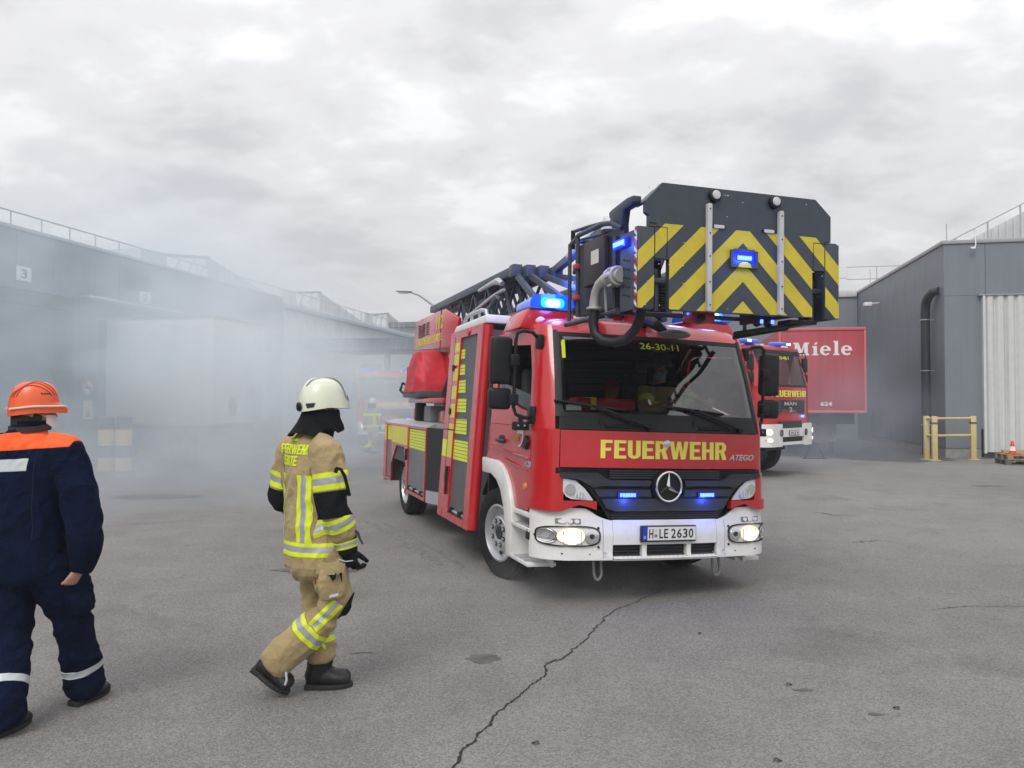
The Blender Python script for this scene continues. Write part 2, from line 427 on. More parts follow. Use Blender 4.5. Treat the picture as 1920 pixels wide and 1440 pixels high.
# ================================================================ ground
def ground_mat():
    m = bpy.data.materials.new('worn_asphalt'); m.use_nodes = True
    t = m.node_tree; b = t.nodes['Principled BSDF']; L = t.links.new
    tcn = t.nodes.new('ShaderNodeTexCoord')
    def nz(scale, det=4, ro=0.55, dist=0):
        n = t.nodes.new('ShaderNodeTexNoise'); n.inputs['Scale'].default_value = scale; n.inputs['Detail'].default_value = det
        n.inputs['Roughness'].default_value = ro; n.inputs['Distortion'].default_value = dist
        L(tcn.outputs['Object'], n.inputs['Vector']); return n.outputs['Fac']
    def rng(v, a, b_, c, d):
        n = t.nodes.new('ShaderNodeMapRange'); n.inputs['From Min'].default_value = a; n.inputs['From Max'].default_value = b_
        n.inputs['To Min'].default_value = c; n.inputs['To Max'].default_value = d; L(v, n.inputs['Value']); return n.outputs[0]
    def mul(a, b_):
        n = t.nodes.new('ShaderNodeMath'); n.operation = 'MULTIPLY'; L(a, n.inputs[0]); L(b_, n.inputs[1]); return n.outputs[0]
    vor = t.nodes.new('ShaderNodeTexVoronoi'); vor.inputs['Scale'].default_value = 105; L(tcn.outputs['Object'], vor.inputs['Vector'])
    stone = t.nodes.new('ShaderNodeSeparateXYZ'); L(vor.outputs['Color'], stone.inputs[0])
    g1 = rng(stone.outputs[0], 0, 1, 0.70, 1.30)
    g2 = rng(nz(230, 3), 0.3, 0.7, 0.78, 1.22)
    big = rng(nz(0.22, 6, 0.6), 0.32, 0.68, 0.86, 1.12)
    midn = rng(nz(1.7, 7, 0.62), 0.3, 0.7, 0.90, 1.09)
    # oil and tyre stains: dark blots with their own outline
    st = rng(nz(0.55, 8, 0.6, 0.6), 0.58, 0.74, 1.0, 0.62)
    st2 = rng(nz(2.6, 5, 0.6, 1.0), 0.67, 0.76, 1.0, 0.70)
    fac = mul(mul(mul(g1, g2), mul(big, midn)), mul(st, st2))
    sc = t.nodes.new('ShaderNodeVectorMath'); sc.operation = 'SCALE'; sc.inputs[0].default_value = (0.208, 0.200, 0.192)
    L(fac, sc.inputs['Scale'])
    # scattered pale grit
    v2 = t.nodes.new('ShaderNodeTexVoronoi'); v2.inputs['Scale'].default_value = 48; v2.inputs['Randomness'].default_value = 1; L(tcn.outputs['Object'], v2.inputs['Vector'])
    s2 = t.nodes.new('ShaderNodeSeparateXYZ'); L(v2.outputs['Color'], s2.inputs[0])
    pick = rng(s2.outputs[1], 0.90, 0.92, 0, 1); near = rng(v2.outputs['Distance'], 0.14, 0.26, 1, 0)
    mx = t.nodes.new('ShaderNodeMixRGB'); mx.inputs[2].default_value = (0.36, 0.34, 0.31, 1)
    L(mul(pick, near), mx.inputs[0]); L(sc.outputs[0], mx.inputs[1])
    L(mx.outputs[0], b.inputs['Base Color'])
    b.inputs['Roughness'].default_value = 0.82; b.inputs['Specular IOR Level'].default_value = 0.25
    bp = t.nodes.new('ShaderNodeBump'); bp.inputs['Strength'].default_value = 0.75; bp.inputs['Distance'].default_value = 0.006
    ad = t.nodes.new('ShaderNodeMath'); ad.operation = 'MULTIPLY_ADD'; ad.inputs[1].default_value = -1.0
    L(vor.outputs['Distance'], ad.inputs[0]); L(nz(120, 4), ad.inputs[2])
    L(ad.outputs[0], bp.inputs['Height']); L(bp.outputs[0], b.inputs['Normal'])
    return m
M_GROUND = ground_mat()
g = MB(); g.add([(-400,-200,0),(400,-200,0),(400,600,0),(-400,600,0)], [(0,1,2,3)])
ground = tag(g.build('ground', M_GROUND, smooth=0), kind='structure')
M_CRACK = mat('dark_crack_fill', (0.018, 0.016, 0.015), 0.95)  # dark filling of the cracks, laid as flat strips
M_CRACKEDGE = mat('broken_crack_edge', (0.10, 0.092, 0.085), 0.9, var=0.3, vscale=30)
def crack(pts, w0, w1, jag=0.012, step=0.02, z=0.004, seed=1):
    rnd = random.Random(seed); P = []
    for (a, b) in zip(pts[:-1], pts[1:]):
        a = Vector((*a, 0)); b = Vector((*b, 0)); n = max(2, int((b-a).length/step))
        for i in range(n): P.append(a.lerp(b, i/n))
    P.append(Vector((*pts[-1], 0))); n = len(P)
    mb = MB(); vs = []; fs = []; drift = 0
    for i, p in enumerate(P):
        d = (P[min(i+1,n-1)]-P[max(i-1,0)]).normalized(); s = Vector((-d.y, d.x, 0))
        drift = drift*0.75 + rnd.uniform(-jag, jag)
        w = (w0+(w1-w0)*i/n)*rnd.uniform(0.45, 1.3)*(0.3+0.7*min(1, i/6, (n-1-i)/6))
        c = p + s*drift
        vs += [tuple(c-s*w/2+Vector((0,0,z))), tuple(c+s*w/2+Vector((0,0,z)))]
    fs = [(2*i, 2*i+1, 2*i+3, 2*i+2) for i in range(n-1)]
    return mb.add(vs, fs)
MAIN_CRACK = [(-0.293,3.46),(-0.278,3.855),(-0.228,4.07),(-0.071,4.578),(0.091,4.935),(0.217,5.168),(0.237,5.404),(0.335,5.484),(0.423,5.685),(0.561,6.018),(0.739,6.498),(0.834,6.727),(1.22,7.253),(1.43,7.57)]
crack(MAIN_CRACK, 0.016, 0.009, seed=3).build('crack', M_CRACK, ground, smooth=0)
crack([(0.335,5.484),(0.25,5.45),(0.165,5.41)], 0.012, 0.004, seed=5).build('crack', M_CRACK, ground, smooth=0)
crack([(0.237,5.40),(0.20,5.47),(0.14,5.49)], 0.008, 0.004, seed=8).build('crack', M_CRACK, ground, smooth=0)
crack([(3.55,6.8),(3.9,6.92),(4.4,6.9),(5.2,7.1)], 0.010, 0.005, seed=9).build('crack', M_CRACK, ground, smooth=0)
crack([(4.75,12.75),(5.0,12.4),(5.35,12.35)], 0.03, 0.02, jag=0.05, seed=10).build('crack', M_CRACK, ground, smooth=0)
crack([(4.25,10.0),(4.5,10.15),(4.8,10.05)], 0.03, 0.015, jag=0.04, seed=11).build('crack', M_CRACK, ground, smooth=0)
crack([(-1.15,5.62),(-0.98,5.66),(-0.92,5.63)], 0.014, 0.008, seed=12).build('crack', M_CRACK, ground, smooth=0)
# flat dark stains and patches on the asphalt, each with its own ragged outline
M_PATCH = mat('oil_darkened_asphalt', (0.105, 0.10, 0.097), 0.78, var=0.45, vscale=8, bump=0.6, bscale=120)
M_WET = mat('dark_wet_asphalt', (0.075, 0.074, 0.077), 0.62, var=0.35, vscale=3, bump=0.5, bscale=110)
def blot(cx, cy, rx, ry, seed, z=0.003, n=40, rag=0.35, ang=0.0):
    pts = []
    for k in range(n):
        a = 2*math.pi*k/n
        q = 1 + rag*noise.fractal(Vector((math.cos(a)*1.5+seed*7.3, math.sin(a)*1.5, seed)), 0.8, 2.2, 4)
        x = rx*q*math.cos(a); y = ry*q*math.sin(a)
        pts.append((cx+x*math.cos(ang)-y*math.sin(ang), cy+x*math.sin(ang)+y*math.cos(ang), z))
    return MB().add(pts, [tuple(range(n))])
for i, (cx_, cy_, rx_, ry_) in enumerate([(-6.5,14.8,0.75,0.42),(-0.20,5.52,0.12,0.09),(1.78,4.92,0.06,0.02),(2.05,4.54,0.05,0.02),(9.9,16.7,0.30,0.14),(-2.0,8.4,0.5,0.16)]):
    blot(cx_, cy_, rx_, ry_, i+1).build('oil_stain', M_PATCH, ground, smooth=0)
# the lower loading lane along the right-hand hall, paved darker
ap = MB()
lane = [(2.2,27.6),(3.83,26.95),(4.6,26.6),(5.3,25.7),(6.0,25.2),(6.9,24.9),(7.5,25.5),(8.3,25.9),(8.37,27.1),(8.30,38.9),(-4.0,38.9),(-4.0,30.0),(0.5,28.6)]
ap.add([tuple(yard(x, y, 0.004)) for x, y in lane], [tuple(range(len(lane)))])
tag(ap.build('loading_lane', M_WET, smooth=0), kind='structure')
# faint tyre marks curving behind the ladder truck
M_TYREMARK = mat('tyre_mark_rubber', (0.165,0.16,0.155), 0.8, var=0.35, vscale=14, bump=0.4, bscale=120)
for (pts, w_) in (([(-0.75,8.6),(-1.15,9.6),(-1.62,10.7),(-2.2,11.9)],0.16),([(-0.45,8.4),(-0.9,9.5),(-1.38,10.6),(-1.9,11.7)],0.10),([(0.6,9.0),(0.2,10.2),(-0.3,11.4)],0.16)):
    crack(pts, w_, w_*0.7, jag=0.006, step=0.06, z=0.0025, seed=int(w_*100)).build('tyre_mark', M_TYREMARK, ground, smooth=0)
# loose litter
M_LEAF = mat('dead_leaf', (0.09, 0.05, 0.025), 0.8, var=0.3)
for i, (lx, ly, la) in enumerate([(1.72,5.0,0.4),(2.2,4.62,2.0),(1.42,6.1,1.0),(0.12,4.15,2.6),(1.3,3.95,0.2)]):
    lf = MB()
    lf.grid(lambda u, v: (0.045*(u-0.5), (v-0.5)*0.026*math.sin(math.pi*max(0.02,min(0.98,u)))**0.7, 0.006+0.012*abs(v-0.5)+0.006*math.sin(5*u)), 8, 4)
    o = lf.build('leaf', M_LEAF); o.location = (lx, ly, 0); o.rotation_euler = (0, 0, la)
    tag(o, ['shrivelled brown leaf right of the crack, nearest the fire engine bumper','dead brown leaf lying alone at the lower right of the asphalt','dead brown leaf under the front of the fire engine','tiny dead leaf beside the lower end of the asphalt crack','dead brown leaf close to the bottom edge of the asphalt'][i], 'leaf', 'dead leaves scattered on the asphalt')

# ================================================================ left hall with the dock doors
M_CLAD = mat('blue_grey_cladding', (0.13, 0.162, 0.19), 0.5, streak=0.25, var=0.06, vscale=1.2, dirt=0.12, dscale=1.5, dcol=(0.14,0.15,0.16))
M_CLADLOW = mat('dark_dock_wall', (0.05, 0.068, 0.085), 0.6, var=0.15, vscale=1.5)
M_PALE = mat('pale_corrugated_sheet', (0.56, 0.58, 0.58), 0.5, streak=0.15, var=0.05, vscale=1.0, dirt=0.12, dscale=1.4, dcol=(0.4,0.4,0.38))
M_ROOF = mat('roof_felt', (0.22, 0.22, 0.22), 0.8, var=0.1)
M_RAIL = mat('galvanised_rail', (0.42, 0.43, 0.44), 0.45, metal=0.5)
M_SIGNW = mat('white_sign_plate', (0.72, 0.73, 0.73), 0.45, var=0.03)
M_SIGNBLK = mat('sign_black', (0.02, 0.02, 0.022), 0.5)
M_DOORG = mat('dock_door_grey', (0.11, 0.14, 0.165), 0.5, var=0.06)
XW = -15.11
hall = thing('warehouse', 'long blue grey warehouse with numbered dock doors behind the smoke', 'warehouse', (0,0,0), YA)
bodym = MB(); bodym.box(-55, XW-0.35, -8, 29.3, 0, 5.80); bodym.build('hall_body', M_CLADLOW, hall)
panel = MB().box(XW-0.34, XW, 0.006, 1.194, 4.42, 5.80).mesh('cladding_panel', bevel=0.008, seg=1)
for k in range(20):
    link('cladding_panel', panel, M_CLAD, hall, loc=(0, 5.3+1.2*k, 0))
MB().box(XW-0.6, XW+0.06, -8, 29.34, 5.805, 5.89).build('coping', mat('coping_grey', (0.33,0.36,0.38), 0.45, var=0.05), hall, bevel=0.01)
def dock(y0, y1):
    d = MB().box(XW-0.33, XW-0.27, y0, y1, 1.15, 4.1).build('dock_door', M_DOORG, hall)
    for k in range(1, 6):
        zz = 1.15+2.95*k/6
        MB().box(XW-0.268, XW-0.255, y0+0.05, y1-0.05, zz-0.02, zz+0.02).build('door_rib', M_DOORG, d)
    s = MB().plate([(y0-0.25,1.0),(y1+0.25,1.0),(y1+0.25,4.38),(y0-0.25,4.38)], [[(y0,1.14),(y1,1.14),(y1,4.08),(y0,4.08)]], 0.42, lambda a,b,t:(XW-0.32+t,a,b))
    s.build('dock_shelter', M_BLACK, hall)
    MB().box(XW-0.33, XW+0.02, y0+0.2, y0+0.55, 0.75, 1.12).build('dock_bumper', M_RUBBER, hall)
    MB().box(XW-0.33, XW+0.02, y1-0.55, y1-0.2, 0.75, 1.12).build('dock_bumper', M_RUBBER, hall)
for y0 in (10.6, 14.9, 19.3, 24.2): dock(y0, y0+2.7)
for y0, y1 in ((-8,10.2),(13.75,14.5),(18.0,18.9),(22.4,23.8),(27.3,29.3)):
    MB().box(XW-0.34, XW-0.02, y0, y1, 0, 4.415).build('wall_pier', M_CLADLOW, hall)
MB().box(XW-0.3, XW+0.35, 18.1, 22.4, 4.46, 4.52).build('canopy_strip', M_ALU, hall)
def number_plate(n, y0, y1, z0, z1, wd):
    p = MB().box(XW+0.003, XW+0.025, y0, y1, z0, z1).build('dock_number', M_SIGNW, hall, bevel=0.004)
    w = (y1-y0)*0.42; h = (z1-z0)*0.62
    text(n, w, h, M_SIGNBLK, face_matrix((XW+0.0255, (y0+y1)/2+(-w/2), z0+(z1-z0)*0.19), (0,1,0), (0,0,1)), p, 'numeral', bold=0.02)
number_plate('3', 16.09, 16.53, 4.62, 4.96, 0.2)
number_plate('2', 20.54, 21.01, 4.62, 4.96, 0.2)
number_plate('4', 11.75, 12.2, 4.62, 4.96, 0.2)
rail = thing('roof_railing', 'thin galvanised guard rail along the blue grey warehouse roof', 'railing', tuple(yard(XW-0.85, 5, 5.89)), YA)
rlen = 43
for k in range(rlen+1):
    MB().cyl((0, k*0.985, 0), (0, k*0.985, 0.56), 0.018, 6).build('rail_post', M_RAIL, rail)
MB().tube([(0,0,0.57),(0,rlen*0.985,0.57)], 0.02, 6).build('handrail', M_RAIL, rail)
MB().tube([(0,0,0.10),(0,rlen*0.985,0.10)], 0.014, 6).build('toe_rail', M_RAIL, rail)

# pale corrugated hall beyond
hall2 = thing('corrugated_hall', 'pale ribbed metal hall with gutter and sloping skylight roofs beyond the warehouse', 'hall', tuple(yard(XW, 29.3)), YA)
def ribbed(y0, y1, z0, z1, pitch=0.25, d=0.035, f=None):
    pts = []; y = y0
    while y < y1-1e-6:
        for (o, x) in ((0,0),(0.45,0),(0.55,d),(0.95,d)):
            pts.append((min(y+o*pitch, y1), x))
        y += pitch
    pts.append((y1, 0))
    mb = MB(); n = len(pts)
    vs = [f(p[0], p[1], z0) for p in pts]+[f(p[0], p[1], z1) for p in pts]
    return mb.add(vs, [(i,i+1,i+1+n,i+n) for i in range(n-1)])
MB().box(-30, -0.1, 0.03, 16.9, 0, 5.55).build('hall_body', M_PALE, hall2)
ribbed(0.05, 16.9, 0.0, 5.45, f=lambda a,x,z:(-0.04+x, a, z)).build('ribbed_wall', M_PALE, hall2, smooth=20)
gut = MB().box(-0.1, 0.22, 0.0, 17.0, 5.46, 5.62); gut.build('gutter', mat('gutter_grey', (0.30,0.36,0.42), 0.4, var=0.05), hall2, bevel=0.02)
MB().box(-0.6, 0.10, 0.0, 17.0, 5.625, 5.70).build('eave_flashing', M_PALE, hall2, bevel=0.01)
MB().tube([(0.1,5.5,5.47),(0.1,5.5,4.35),(0.12,5.5,0.1)], 0.06, 8).build('downpipe', M_RAIL, hall2)
wf = MB().box(0.0, 0.035, -1.12, 0.02, 4.45, 5.08).build('window_frame', mat('window_frame_grey', (0.25,0.27,0.29), 0.5), hall2)
MB().box(0.036, 0.045, -1.07, -0.03, 4.5, 5.03).build('pane', mat('dark_window', (0.05,0.06,0.07), 0.15), wf)
for k, y0 in enumerate((-6.6, 3.1, 12.8, 22.5)):
    sk = MB().plate([(y0+0.6,5.7),(y0+0.6,6.80),(y0+1.9,6.86),(y0+1.95,5.95),(y0+4.4,5.95),(y0+4.4,7.18),(y0+9.9,6.25),(y0+9.9,5.7)], [], 12, lambda a,b,t:(-1.95-t,a,b)).build('skylight_roof', M_PALE, hall2, smooth=20)
    MB().bar((-1.93,y0+1.9,6.80),(-1.93,y0+4.45,7.16),0.10,0.10).build('roof_beam', M_RAIL, sk)
    for j in range(3):
        a = y0+1.95+j*0.82
        MB().bar((-1.93,a,5.95),(-1.93,a+0.8,6.80+0.36*(j+1)/3),0.035).build('brace', M_RAIL, sk)
    for j in range(12):
        a = y0+4.7+j*0.42; zt = 7.18-(a-y0-4.4)*0.169
        MB().box(-1.945, -1.90, a-0.03, a+0.03, 5.72, zt-0.04).build('sheet_rib', M_PALE, sk)

# canopy across the yard's end
can = thing('loading_canopy', 'dark blue grey flat canopy on posts crossing the end of the yard', 'canopy', tuple(yard(XW, 30.6)), YA)
M_CANOPY = mat('canopy_blue_grey', (0.065,0.09,0.115), 0.5, var=0.08)
MB().box(0.25, 16, 0.10, 5.0, 3.95, 4.22).build('canopy_roof', M_CANOPY, can)
ribbed(0.25, 16, 3.86, 4.33, pitch=0.3, d=0.04, f=lambda a,x,z:(a, 0.05-x, z)).build('fascia_sheet', M_CANOPY, can, smooth=20)
for px_ in (3.75, 9.5, 15.2):
    MB().box(px_-0.1, px_+0.1, 0.2, 0.4, 0, 3.945).build('canopy_post', M_CANOPY, can, bevel=0.01)
far = thing('far_hall', 'low pale hall with a dark eave closing the far end of the yard', 'hall', tuple(yard(XW, 47)), YA)
MB().box(-12, 26, 0.0, 14, 0, 6.3).build('wall', mat('far_hall_wall', (0.47,0.45,0.43), 0.7, var=0.06), far)
MB().box(-12, 26.2, -0.35, 14, 6.31, 6.62).build('eave', mat('dark_eave', (0.12,0.12,0.13), 0.6), far)
MB().box(1.0, 20, -0.12, -0.01, 2.7, 2.95).build('wall_band', mat('far_band', (0.30,0.29,0.28), 0.7), far)
for k in range(5):
    MB().box(2+k*3.6, 4.6+k*3.6, -0.08, -0.01, 0.1, 2.6).build('gate_leaf', mat('far_gate', (0.26,0.25,0.24), 0.7), far)
frail = thing('roof_railing', 'tall thin guard rail on the far hall roof above the ladder truck', 'railing', tuple(yard(XW+10.3, 47.2, 6.62)), YA)
for k in range(6): MB().cyl((k*1.4,0,0),(k*1.4,0,1.45),0.03,6).build('rail_post', M_RAIL, frail)
for zz in (0.75, 1.45): MB().tube([(0,0,zz),(7.0,0,zz)], 0.028, 6).build('handrail', M_RAIL, frail)

# street lamp beyond the canopy
lamp = thing('street_lamp', 'curved arm street lamp with unlit grey head above the far roofs', 'street lamp', (-3.5, 39.5, 0))
MB().tube([(0,0,0),(0,0,5.0),(-0.05,0,5.8),(-0.45,0,6.55),(-1.1,0,7.02),(-1.55,0,7.17)], [0.09,0.075,0.07,0.06,0.05,0.045], 10).build('pole', M_RAIL, lamp)
hd = MB(); hd.grid(lambda u,v: (-1.45-0.78*u, 0.17*math.sin(math.pi*(0.08+0.84*u))**0.5*math.cos(2*math.pi*v), 7.20+0.10*math.sin(math.pi*(0.08+0.84*u))**0.6*math.sin(2*math.pi*v)+0.03*u), 12, 14)
hd.build('lamp_head', mat('lamp_head_grey', (0.48,0.49,0.49), 0.4), lamp)
MB().box(-2.1,-1.65,-0.1,0.1,7.10,7.13).build('lamp_glass', M_SIGNW, lamp)

# ================================================================ right hall
M_CLADR = mat('grey_cladding', (0.168, 0.196, 0.222), 0.5, streak=0.09, var=0.05, vscale=0.9, bump=0.08, bscale=40, dirt=0.14, dscale=1.0, dcol=(0.12,0.125,0.13))
M_COPE = mat('coping_light_grey', (0.30,0.32,0.34), 0.45, var=0.05)
M_DOORW = mat('white_corrugated_door', (0.57,0.59,0.575), 0.45, streak=0.14, var=0.04, dirt=0.15, dscale=2.5, dcol=(0.45,0.44,0.40))
rh = thing('storage_hall', 'tall grey clad hall with white corrugated door on the right', 'hall', tuple(yard(8.37, 27.17)), YA)
MB().box(0.10, 30, 0.10, 30, 0, 6.68).build('hall_body', M_CLADR, rh)
sp = MB().box(0, 0.098, 0.004, 1.216, 0.30, 6.68).mesh('cladding_panel', bevel=0.006, seg=1)
for k in range(24): link('cladding_panel', sp, M_CLADR, rh, loc=(0, 0.10+1.22*k, 0))
fp = MB().box(0.004, 1.186, 0, 0.098, 5.06, 6.68).mesh('cladding_panel', bevel=0.006, seg=1)
for k in range(16): link('cladding_panel', fp, M_CLADR, rh, loc=(1.19*k, 0, 0))
MB().box(0.004, 1.12, 0.0, 0.098, 0.30, 5.055).build('cladding_panel', M_CLADR, rh, bevel=0.006, seg=1)
MB().box(-0.002, 1.1, 0.02, 0.099, 0.0, 0.295).build('plinth', mat('concrete_plinth', (0.27,0.265,0.255), 0.85, var=0.15, bump=0.3), rh)
MB().box(0.02, 0.099, 0.11, 28, 0.0, 0.295).build('plinth', mat('concrete_plinth', (0.27,0.265,0.255), 0.85), rh)
MB().box(-0.05, 30, -0.05, 0.30, 6.685, 6.80).build('coping', M_COPE, rh, bevel=0.01)
MB().box(-0.05, 0.30, 0.302, 30, 6.685, 6.80).build('coping', M_COPE, rh, bevel=0.01)
# white corrugated sliding door: each deep rib of the sheet shows
def wave_door(x0, x1, z0, z1, pitch=0.29, d=0.075):
    pts = []; x = x0
    while x < x1:
        for (o, y) in ((0,0),(0.12,d*0.55),(0.22,d*0.93),(0.30,d),(0.62,d),(0.70,d*0.93),(0.80,d*0.55),(0.92,0)): pts.append((x+o*pitch, y))
        x += pitch
    n = len(pts); mb = MB()
    return mb.add([(p[0],-0.05-p[1],z0) for p in pts]+[(p[0],-0.05-p[1],z1) for p in pts], [(i,i+1,i+1+n,i+n) for i in range(n-1)])
dr = wave_door(1.14, 5.6, 0.20, 5.03).build('sliding_door', M_DOORW, rh, smooth=25)
MB().box(0.95, 5.8, -0.16, -0.01, 5.035, 5.07).build('door_track', M_COPE, dr)
MB().box(1.06, 1.13, -0.15, -0.001, 0.16, 5.03).build('door_edge', M_DOORW, dr)
for k in range(2):
    MB().box(1.02, 1.06, -0.06, -0.002, 0.05, 0.9).build('door_guide', M_BLACK, dr)
# upper gable behind, with its own stair rail
up = thing('upper_gable', 'white ribbed gable rising behind the grey hall at the right edge', 'gable', tuple(yard(12.0, 33)), YA)
MB().plate([(-1.0,6.7),(10,6.7),(10,13.6),(-1.0,7.85)], [], 6, lambda a,b,t:(a,0.06+t,b)).build('gable_wall', M_PALE, up)
for k in range(26):
    xx = -0.9+k*0.25; MB().box(xx, xx+0.08, 0.0, 0.055, 6.72, 7.82+(xx+1.0)*0.5225).build('sheet_rib', M_PALE, up)
upr = thing('stair_rail', 'sloping guard rail climbing the white gable roof edge', 'railing', tuple(yard(12.0, 32.4)), YA)
for k in range(6):
    xx = -1.6+k*1.1; zb = 7.3+(xx+1.6)*0.52
    MB().cyl((xx,0,zb-0.5),(xx,0,zb+0.55),0.03,6).build('rail_post', M_RAIL, upr)
MB().tube([(-2.3,0,7.3+0.55-0.364),(4.4,0,7.85+6.0*0.52)], 0.02, 6).build('handrail', M_RAIL, upr)
# duct down the side wall
duct = thing('drain_pipe', 'thick dark pipe with an elbow running down the grey hall corner', 'pipe', tuple(yard(8.37, 28.25)), YA)
M_DUCT = mat('dark_pipe', (0.012,0.017,0.024), 0.45, var=0.1)
DP = [(-0.02,-0.62,5.28),(-0.16,-0.52,5.26),(-0.22,-0.30,5.15),(-0.24,-0.10,4.98),(-0.24,-0.02,4.75),(-0.24,0,4.5)]
MB().tube(DP, [0.135,0.14,0.145,0.145,0.145,0.145], 16).build('elbow', M_DUCT, duct)
MB().tube([(-0.24,0,4.52),(-0.24,0,0.02)], 0.140, 18).build('pipe', M_DUCT, duct)
for zz in (4.42, 2.76, 1.0):
    c = MB(); c.tube([(-0.24+0.154*math.cos(a), 0.154*math.sin(a), zz) for a in [2*math.pi*k/16 for k in range(16)]], 0.014, 6, closed=True)
    c.bar((-0.07,0.0,zz),(0.0,-0.1,zz),0.025).build('pipe_clip', M_ALU, duct)
# small fittings on the hall
fl = thing('wall_floodlight', 'small white floodlight bracketed on the grey side wall', 'light', tuple(yard(8.37, 35.0, 5.72)), YA)
MB().bar((0,0.15,0.1),(-0.35,0.05,0.06),0.05).build('bracket', M_SIGNW, fl)
MB().box(-0.62,-0.33,-0.16,0.16,-0.06,0.1).build('lamp_housing', M_SIGNW, fl, bevel=0.02)
hk = thing('eave_lamp', 'small white hooked lamp hanging from the hall coping', 'light', tuple(yard(9.25, 27.17, 6.80)), YA)
MB().tube([(0,0.1,0.32),(0,-0.12,0.30),(0,-0.14,-0.2),(-0.05,-0.16,-0.26)], 0.018, 6).build('hook_arm', M_SIGNW, hk)
MB().box(-0.16,-0.02,-0.22,-0.12,-0.32,-0.26).build('lamp_housing', M_SIGNW, hk, bevel=0.01)
for i, (x_, y_, h_) in enumerate(((8.6,27.6,0.62),(8.55,37.4,0.75))):
    lr = MB().cyl((0,0,0),(0,0,h_),0.014,6); lr.lathe([(0.0,0),(0.1,0),(0.1,0.05),(0.02,0.06)], 10)
    o = lr.build('lightning_rod', M_RAIL); o.location = yard(x_, y_, 6.80)
    tag(o, ('lightning rod at the front corner of the grey hall roof','lightning rod far back on the grey hall roof edge')[i], 'lightning rod', 'rods on the grey hall roof')
# lower wing behind the red trailer
wing = thing('rear_wing', 'dark grey lower wing with pale roof cap behind the red trailer', 'building', tuple(yard(8.37, 39.0)), YA)
MB().box(-13, -0.02, 0.0, 10, 0, 6.55).build('wing_wall', M_CLADR, wing)
MB().box(-13, -0.05, -0.10, 0.3, 6.555, 6.86).build('roof_cap', M_PALE, wing, bevel=0.02)
wrl = thing('roof_railing', 'stepped thin guard rail on the low wing left of the grey hall', 'railing', tuple(yard(8.37, 39.3, 6.86)), YA)
for (xx, z1) in ((-3.4,0.62),(-2.2,0.62),(-0.9,0.62),(0.9,1.12),(2.6,1.12)): MB().cyl((xx,0,0),(xx,0,z1),0.02,6).build('rail_post', M_RAIL, wrl)
MB().tube([(-3.4,0,0.62),(-0.4,0,0.62),(-0.4,0,1.12),(3.2,0,1.12)], 0.018, 6).build('handrail', M_RAIL, wrl)
MB().tube([(-3.4,0,0.12),(-0.9,0,0.12)], 0.02, 6).build('mid_rail', M_RAIL, wrl)
MB().tube([(-0.4,0,0.55),(2.8,0,0.55)], 0.02, 6).build('mid_rail', M_RAIL, wrl)

# ================================================================ yard furniture
M_BARR = mat('yellow_barrier_paint', (0.56,0.46,0.20), 0.5, var=0.08, dirt=0.35, dscale=7, dcol=(0.30,0.27,0.2))
M_BAND = mat('dark_tape', (0.07,0.075,0.11), 0.5)
bar = thing('guard_barrier', 'yellow steel guard barrier round the foot of the dark pipe', 'barrier', tuple(yard(7.6, 25.8)), YA)
BP = [(-0.06,0.42),(0.04,0.0),(1.30,0.62)]
for k, (x, y) in enumerate(BP):
    p = MB().box(x-0.075,x+0.075,y-0.075,y+0.075,0,1.32).build('post', M_BARR, bar, bevel=0.012)
    MB().box(x-0.15,x+0.15,y-0.13,y+0.13,0.0,0.02).build('foot_plate', M_BARR, p)
    if k: MB().box(x-0.078,x+0.078,y-0.078,y+0.078,1.08,1.14).build('dark_band', M_BAND, p)
for zz in (1.25, 0.74):
    MB().tube([(BP[0][0],BP[0][1]-0.07,zz),(BP[1][0],BP[1][1]+0.07,zz)], 0.035, 8).build('rail', M_BARR, bar)
    MB().tube([(BP[1][0]+0.07,BP[1][1]+0.03,zz),(BP[2][0]-0.07,BP[2][1]-0.03,zz)], 0.035, 8).build('rail', M_BARR, bar)
M_WOOD = mat('raw_pallet_wood', (0.34,0.22,0.12), 0.8, var=0.2, vscale=9, bump=0.2)
M_WOODG = mat('grey_pallet_wood', (0.10,0.10,0.105), 0.85, var=0.25, vscale=7, bump=0.2)
def pallet(loc, rz, m, label):
    t = thing('pallet', label, 'pallet', loc, rz, 'stacked pallets by the white door')
    for k in range(7): MB().box(k*0.185, k*0.185+0.13, 0, 0.8, 0.122, 0.144).build('top_board', m, t)
    for k in range(3):
        MB().box(0, 1.24, k*0.35, k*0.35+0.1, 0.1, 0.121).build('stringer', m, t)
        MB().box(0, 1.24, k*0.35, k*0.35+0.1, 0, 0.022).build('skid', m, t)
        for j in range(3): MB().box(j*0.55, j*0.55+0.14, k*0.35, k*0.35+0.1, 0.0225, 0.0995).build('block', m, t)
pallet(tuple(yard(9.05,24.4)), YA, M_WOODG, 'grey weathered pallet at the bottom of the stack near the cone')
pallet(tuple(yard(9.12,24.45,0.146)), YA+R(3), M_WOOD, 'reddish pallet on top of the grey one near the cone')
cone = thing('traffic_cone', 'small red and white traffic cone standing on the pallets', 'traffic cone', tuple(yard(9.33,24.72,0.292)))
M_CONE = mat('cone_red', (0.62,0.045,0.025), 0.5); M_CONEW = mat('cone_white', (0.72,0.70,0.68), 0.5)
MB().box(-0.13,0.13,-0.13,0.13,0,0.025).build('base', M_CONE, cone, bevel=0.01)
MB().lathe([(0.10,0.026),(0.088,0.09)],20).build('lower_band', M_CONE, cone)
MB().lathe([(0.0875,0.091),(0.06,0.21)],20).build('white_band', M_CONEW, cone)
MB().lathe([(0.0595,0.211),(0.03,0.36),(0.025,0.365)],20).build('tip', M_CONE, cone)
